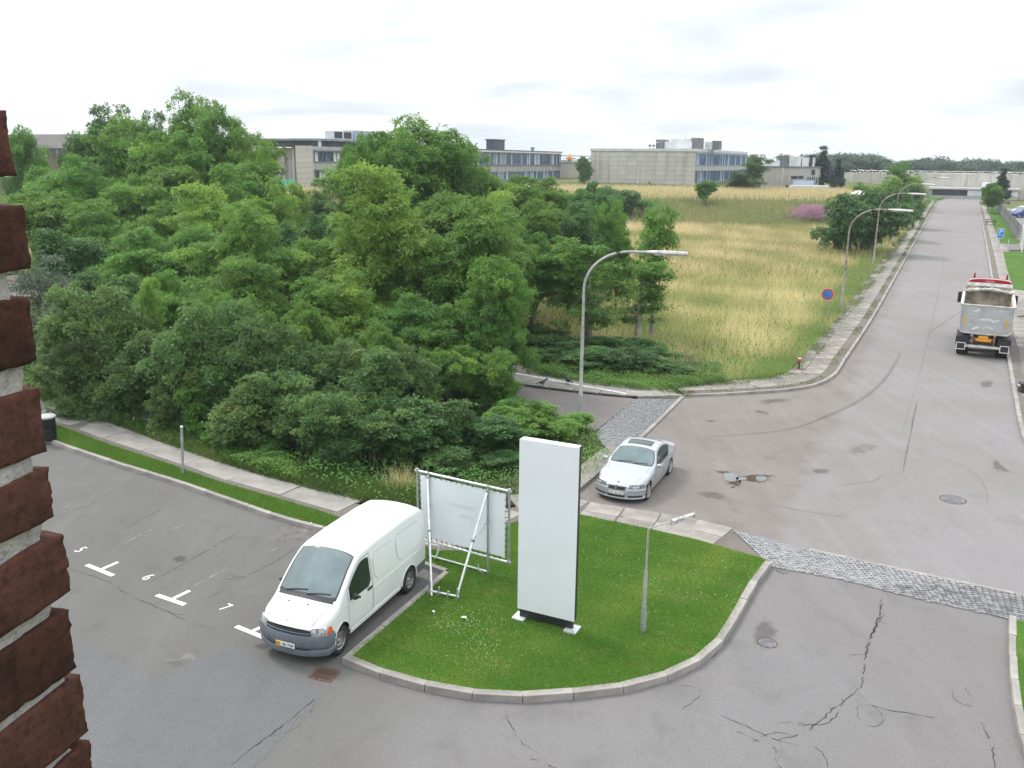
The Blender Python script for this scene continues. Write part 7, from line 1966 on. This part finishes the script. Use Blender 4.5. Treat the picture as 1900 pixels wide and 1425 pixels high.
# long low factory closing the road
def factory():
    t, Lf, Ld, H = building('factory_building', 1960, 205, 326, 1566, 1975, 0.0, 'long low concrete factory with white rooflights at the end of the road')
    bx('wall', 'conc_wall', t, -Lf, 2, 0, 40, 0, H)
    n = 40
    for k in range(n): bx('wall_panel', 'conc_wall', t, -Lf+k*Lf/n+.04, -Lf+(k+1)*Lf/n-.04, -.10, 0, 0, H+.05)
    for j in range(3):
        for k in range(15):
            x = -Lf+(k+.3+.3*(j % 2))*Lf/15; m = MB()
            m.grid([[Vector((x+1.9*math.cos(a), 2+j*9+dy, H+.62*math.sin(a)**.8)) for a in [math.pi*q/6 for q in range(7)]] for dy in (0, 5)]); m.build('rooflight', M['plant_white'], t, 60)
    bx('annex', 'conc_grey', t, -Lf*.56, -Lf*.16, -4, -.1, 0, H*.40); bx('annex_eave', 'eave', t, -Lf*.57, -Lf*.15, -4.5, -.1, H*.40, H*.47)
    rn = random.Random(2)
    for k in range(12):
        x = -Lf*.55+k*Lf*.39/12
        bx('annex_window', rn.choice(('black', 'win_dark', 'plant_white')), t, x, x+1.5, -4.12, -4, .8, H*.36)
    bx('white_gatehouse', 'sign_white', t, -Lf*.325, -Lf*.23, -3.5, -.2, H*.47, H*.70)
factory()
# red and white barrier in front of the gate
p = G(1778, 362); t = empty('barrier', (p.x, p.y, 0), -ROAD_AZ, 'red and white barrier post at the end of the road', 'barrier')
bx('cabinet', 'red', t, -.5, .5, -.3, .3, 0, 1.6); bx('boom', 'sign_white', t, .5, 4.5, -.05, .05, 1.0, 1.2)
# hedges in front of the factory
for a, b in (((1800, 357), (1868, 361)), ((1868, 358), (1910, 362))):
    A, B = G(*a), G(*b); r = np.random.RandomState(int(a[0])); n = 5000; f = r.rand(n); d = B-A
    x = A.x+d.x*f+r.normal(0, .5, n); y = A.y+d.y*f+r.normal(0, .5, n); z = r.uniform(0, 1.5, n)
    ax = r.normal(0, 1, (n, 3)); V, F, tt = leaves(r, np.stack([x, y, z], 1), ax, r.normal(0, 1, (n, 3))+[0, 0, .8], .4, .25, r.rand(n)*.6)
    o = link_mesh('hedge', np_mesh('hedge', V, F, M['lf_far'], {'tone': tt})); tag(o, 'clipped hedge before the factory annex' if a[0] == 1800 else 'hedge before the factory, behind the dark conifer', 'hedge')
# low brick building seen over the trees beside the brick jamb
def lowbrick():
    t, Lf, Ld, H = building('brick_building', 240, 120, 276, -60, 260, 0.5, 'low brown brick building with a dark roof, glimpsed above the trees')
    bx('wall', 'old_brick', t, -Lf, 0, 0, 10, 0, H-1.2); bx('window_strip', 'win_dark', t, -Lf, 0, -.05, 0, H-1.1, H-.05); bx('wall_core', 'old_brick', t, -Lf, 0, 0, 10, H-1.2, H)
    bx('sill_band', 'plant_white', t, -Lf, 0, -.12, 0, H-3.9, H-3.65)
    for k in range(14): bx('window_pier', 'conc_grey', t, -Lf+k*Lf/14, -Lf+k*Lf/14+.5, -.1, -.05, H-1.1, H-.05)
    m = MB(); m.add([(-Lf, -.8, H), (.6, -.8, H), (.6, 5, H+2.0), (-Lf, 5, H+2.0), (.6, 11, H), (-Lf, 11, H)], [(0, 1, 2, 3), (3, 2, 4, 5), (0, 3, 5), (1, 4, 2)]); m.build('roof', M['slate'], t)
lowbrick()
# low store between office building and block, with an orange box on its roof
p = AT(1070, 297, 230); t = empty('store_building', (p.x, p.y, 0), -ROAD_AZ, 'low pale store between the glazed office and the concrete block', 'building'); 
bx('wall', 'conc_wall', t, -8, 7, 0, 8, 0, p.z-.6); bx('roof_edge', 'eave', t, -8.3, 7.3, -.3, 8, p.z-.6, p.z); bx('rail', 'timber', t, -8, 7, 0, .1, p.z+.9, p.z+1.05)
for k in range(6): bx('rail_post', 'timber', t, -8+k*3, -7.9+k*3, 0, .1, p.z, p.z+1.0)
o = MB().lathe([(.5, 0), (.6, .2), (.55, 1.0), (.35, 1.15), (.2, 1.5), (.001, 1.55)], 12, axis='z').build('roof_vent', M['amber'], None, 50, loc=AT(1057, 297, 230.5)); tag(o, 'bright orange vent on the roof of the low pale store', 'vent')
# ------------------------------------------------------------------ the summer air over the plain
m, n, l, out = new_mat('haze'); v = n.new('ShaderNodeVolumePrincipled')
v.inputs['Color'].default_value = (0.90, 0.95, 1.0, 1); v.inputs['Density'].default_value = 0.00030; v.inputs['Anisotropy'].default_value = 0.2
l.new(v.outputs[0], out.inputs['Volume'])
hz = MB().box((0, 1235, -17), (4400, 2700, 84)).build('haze', m); hz['kind'] = 'stuff'
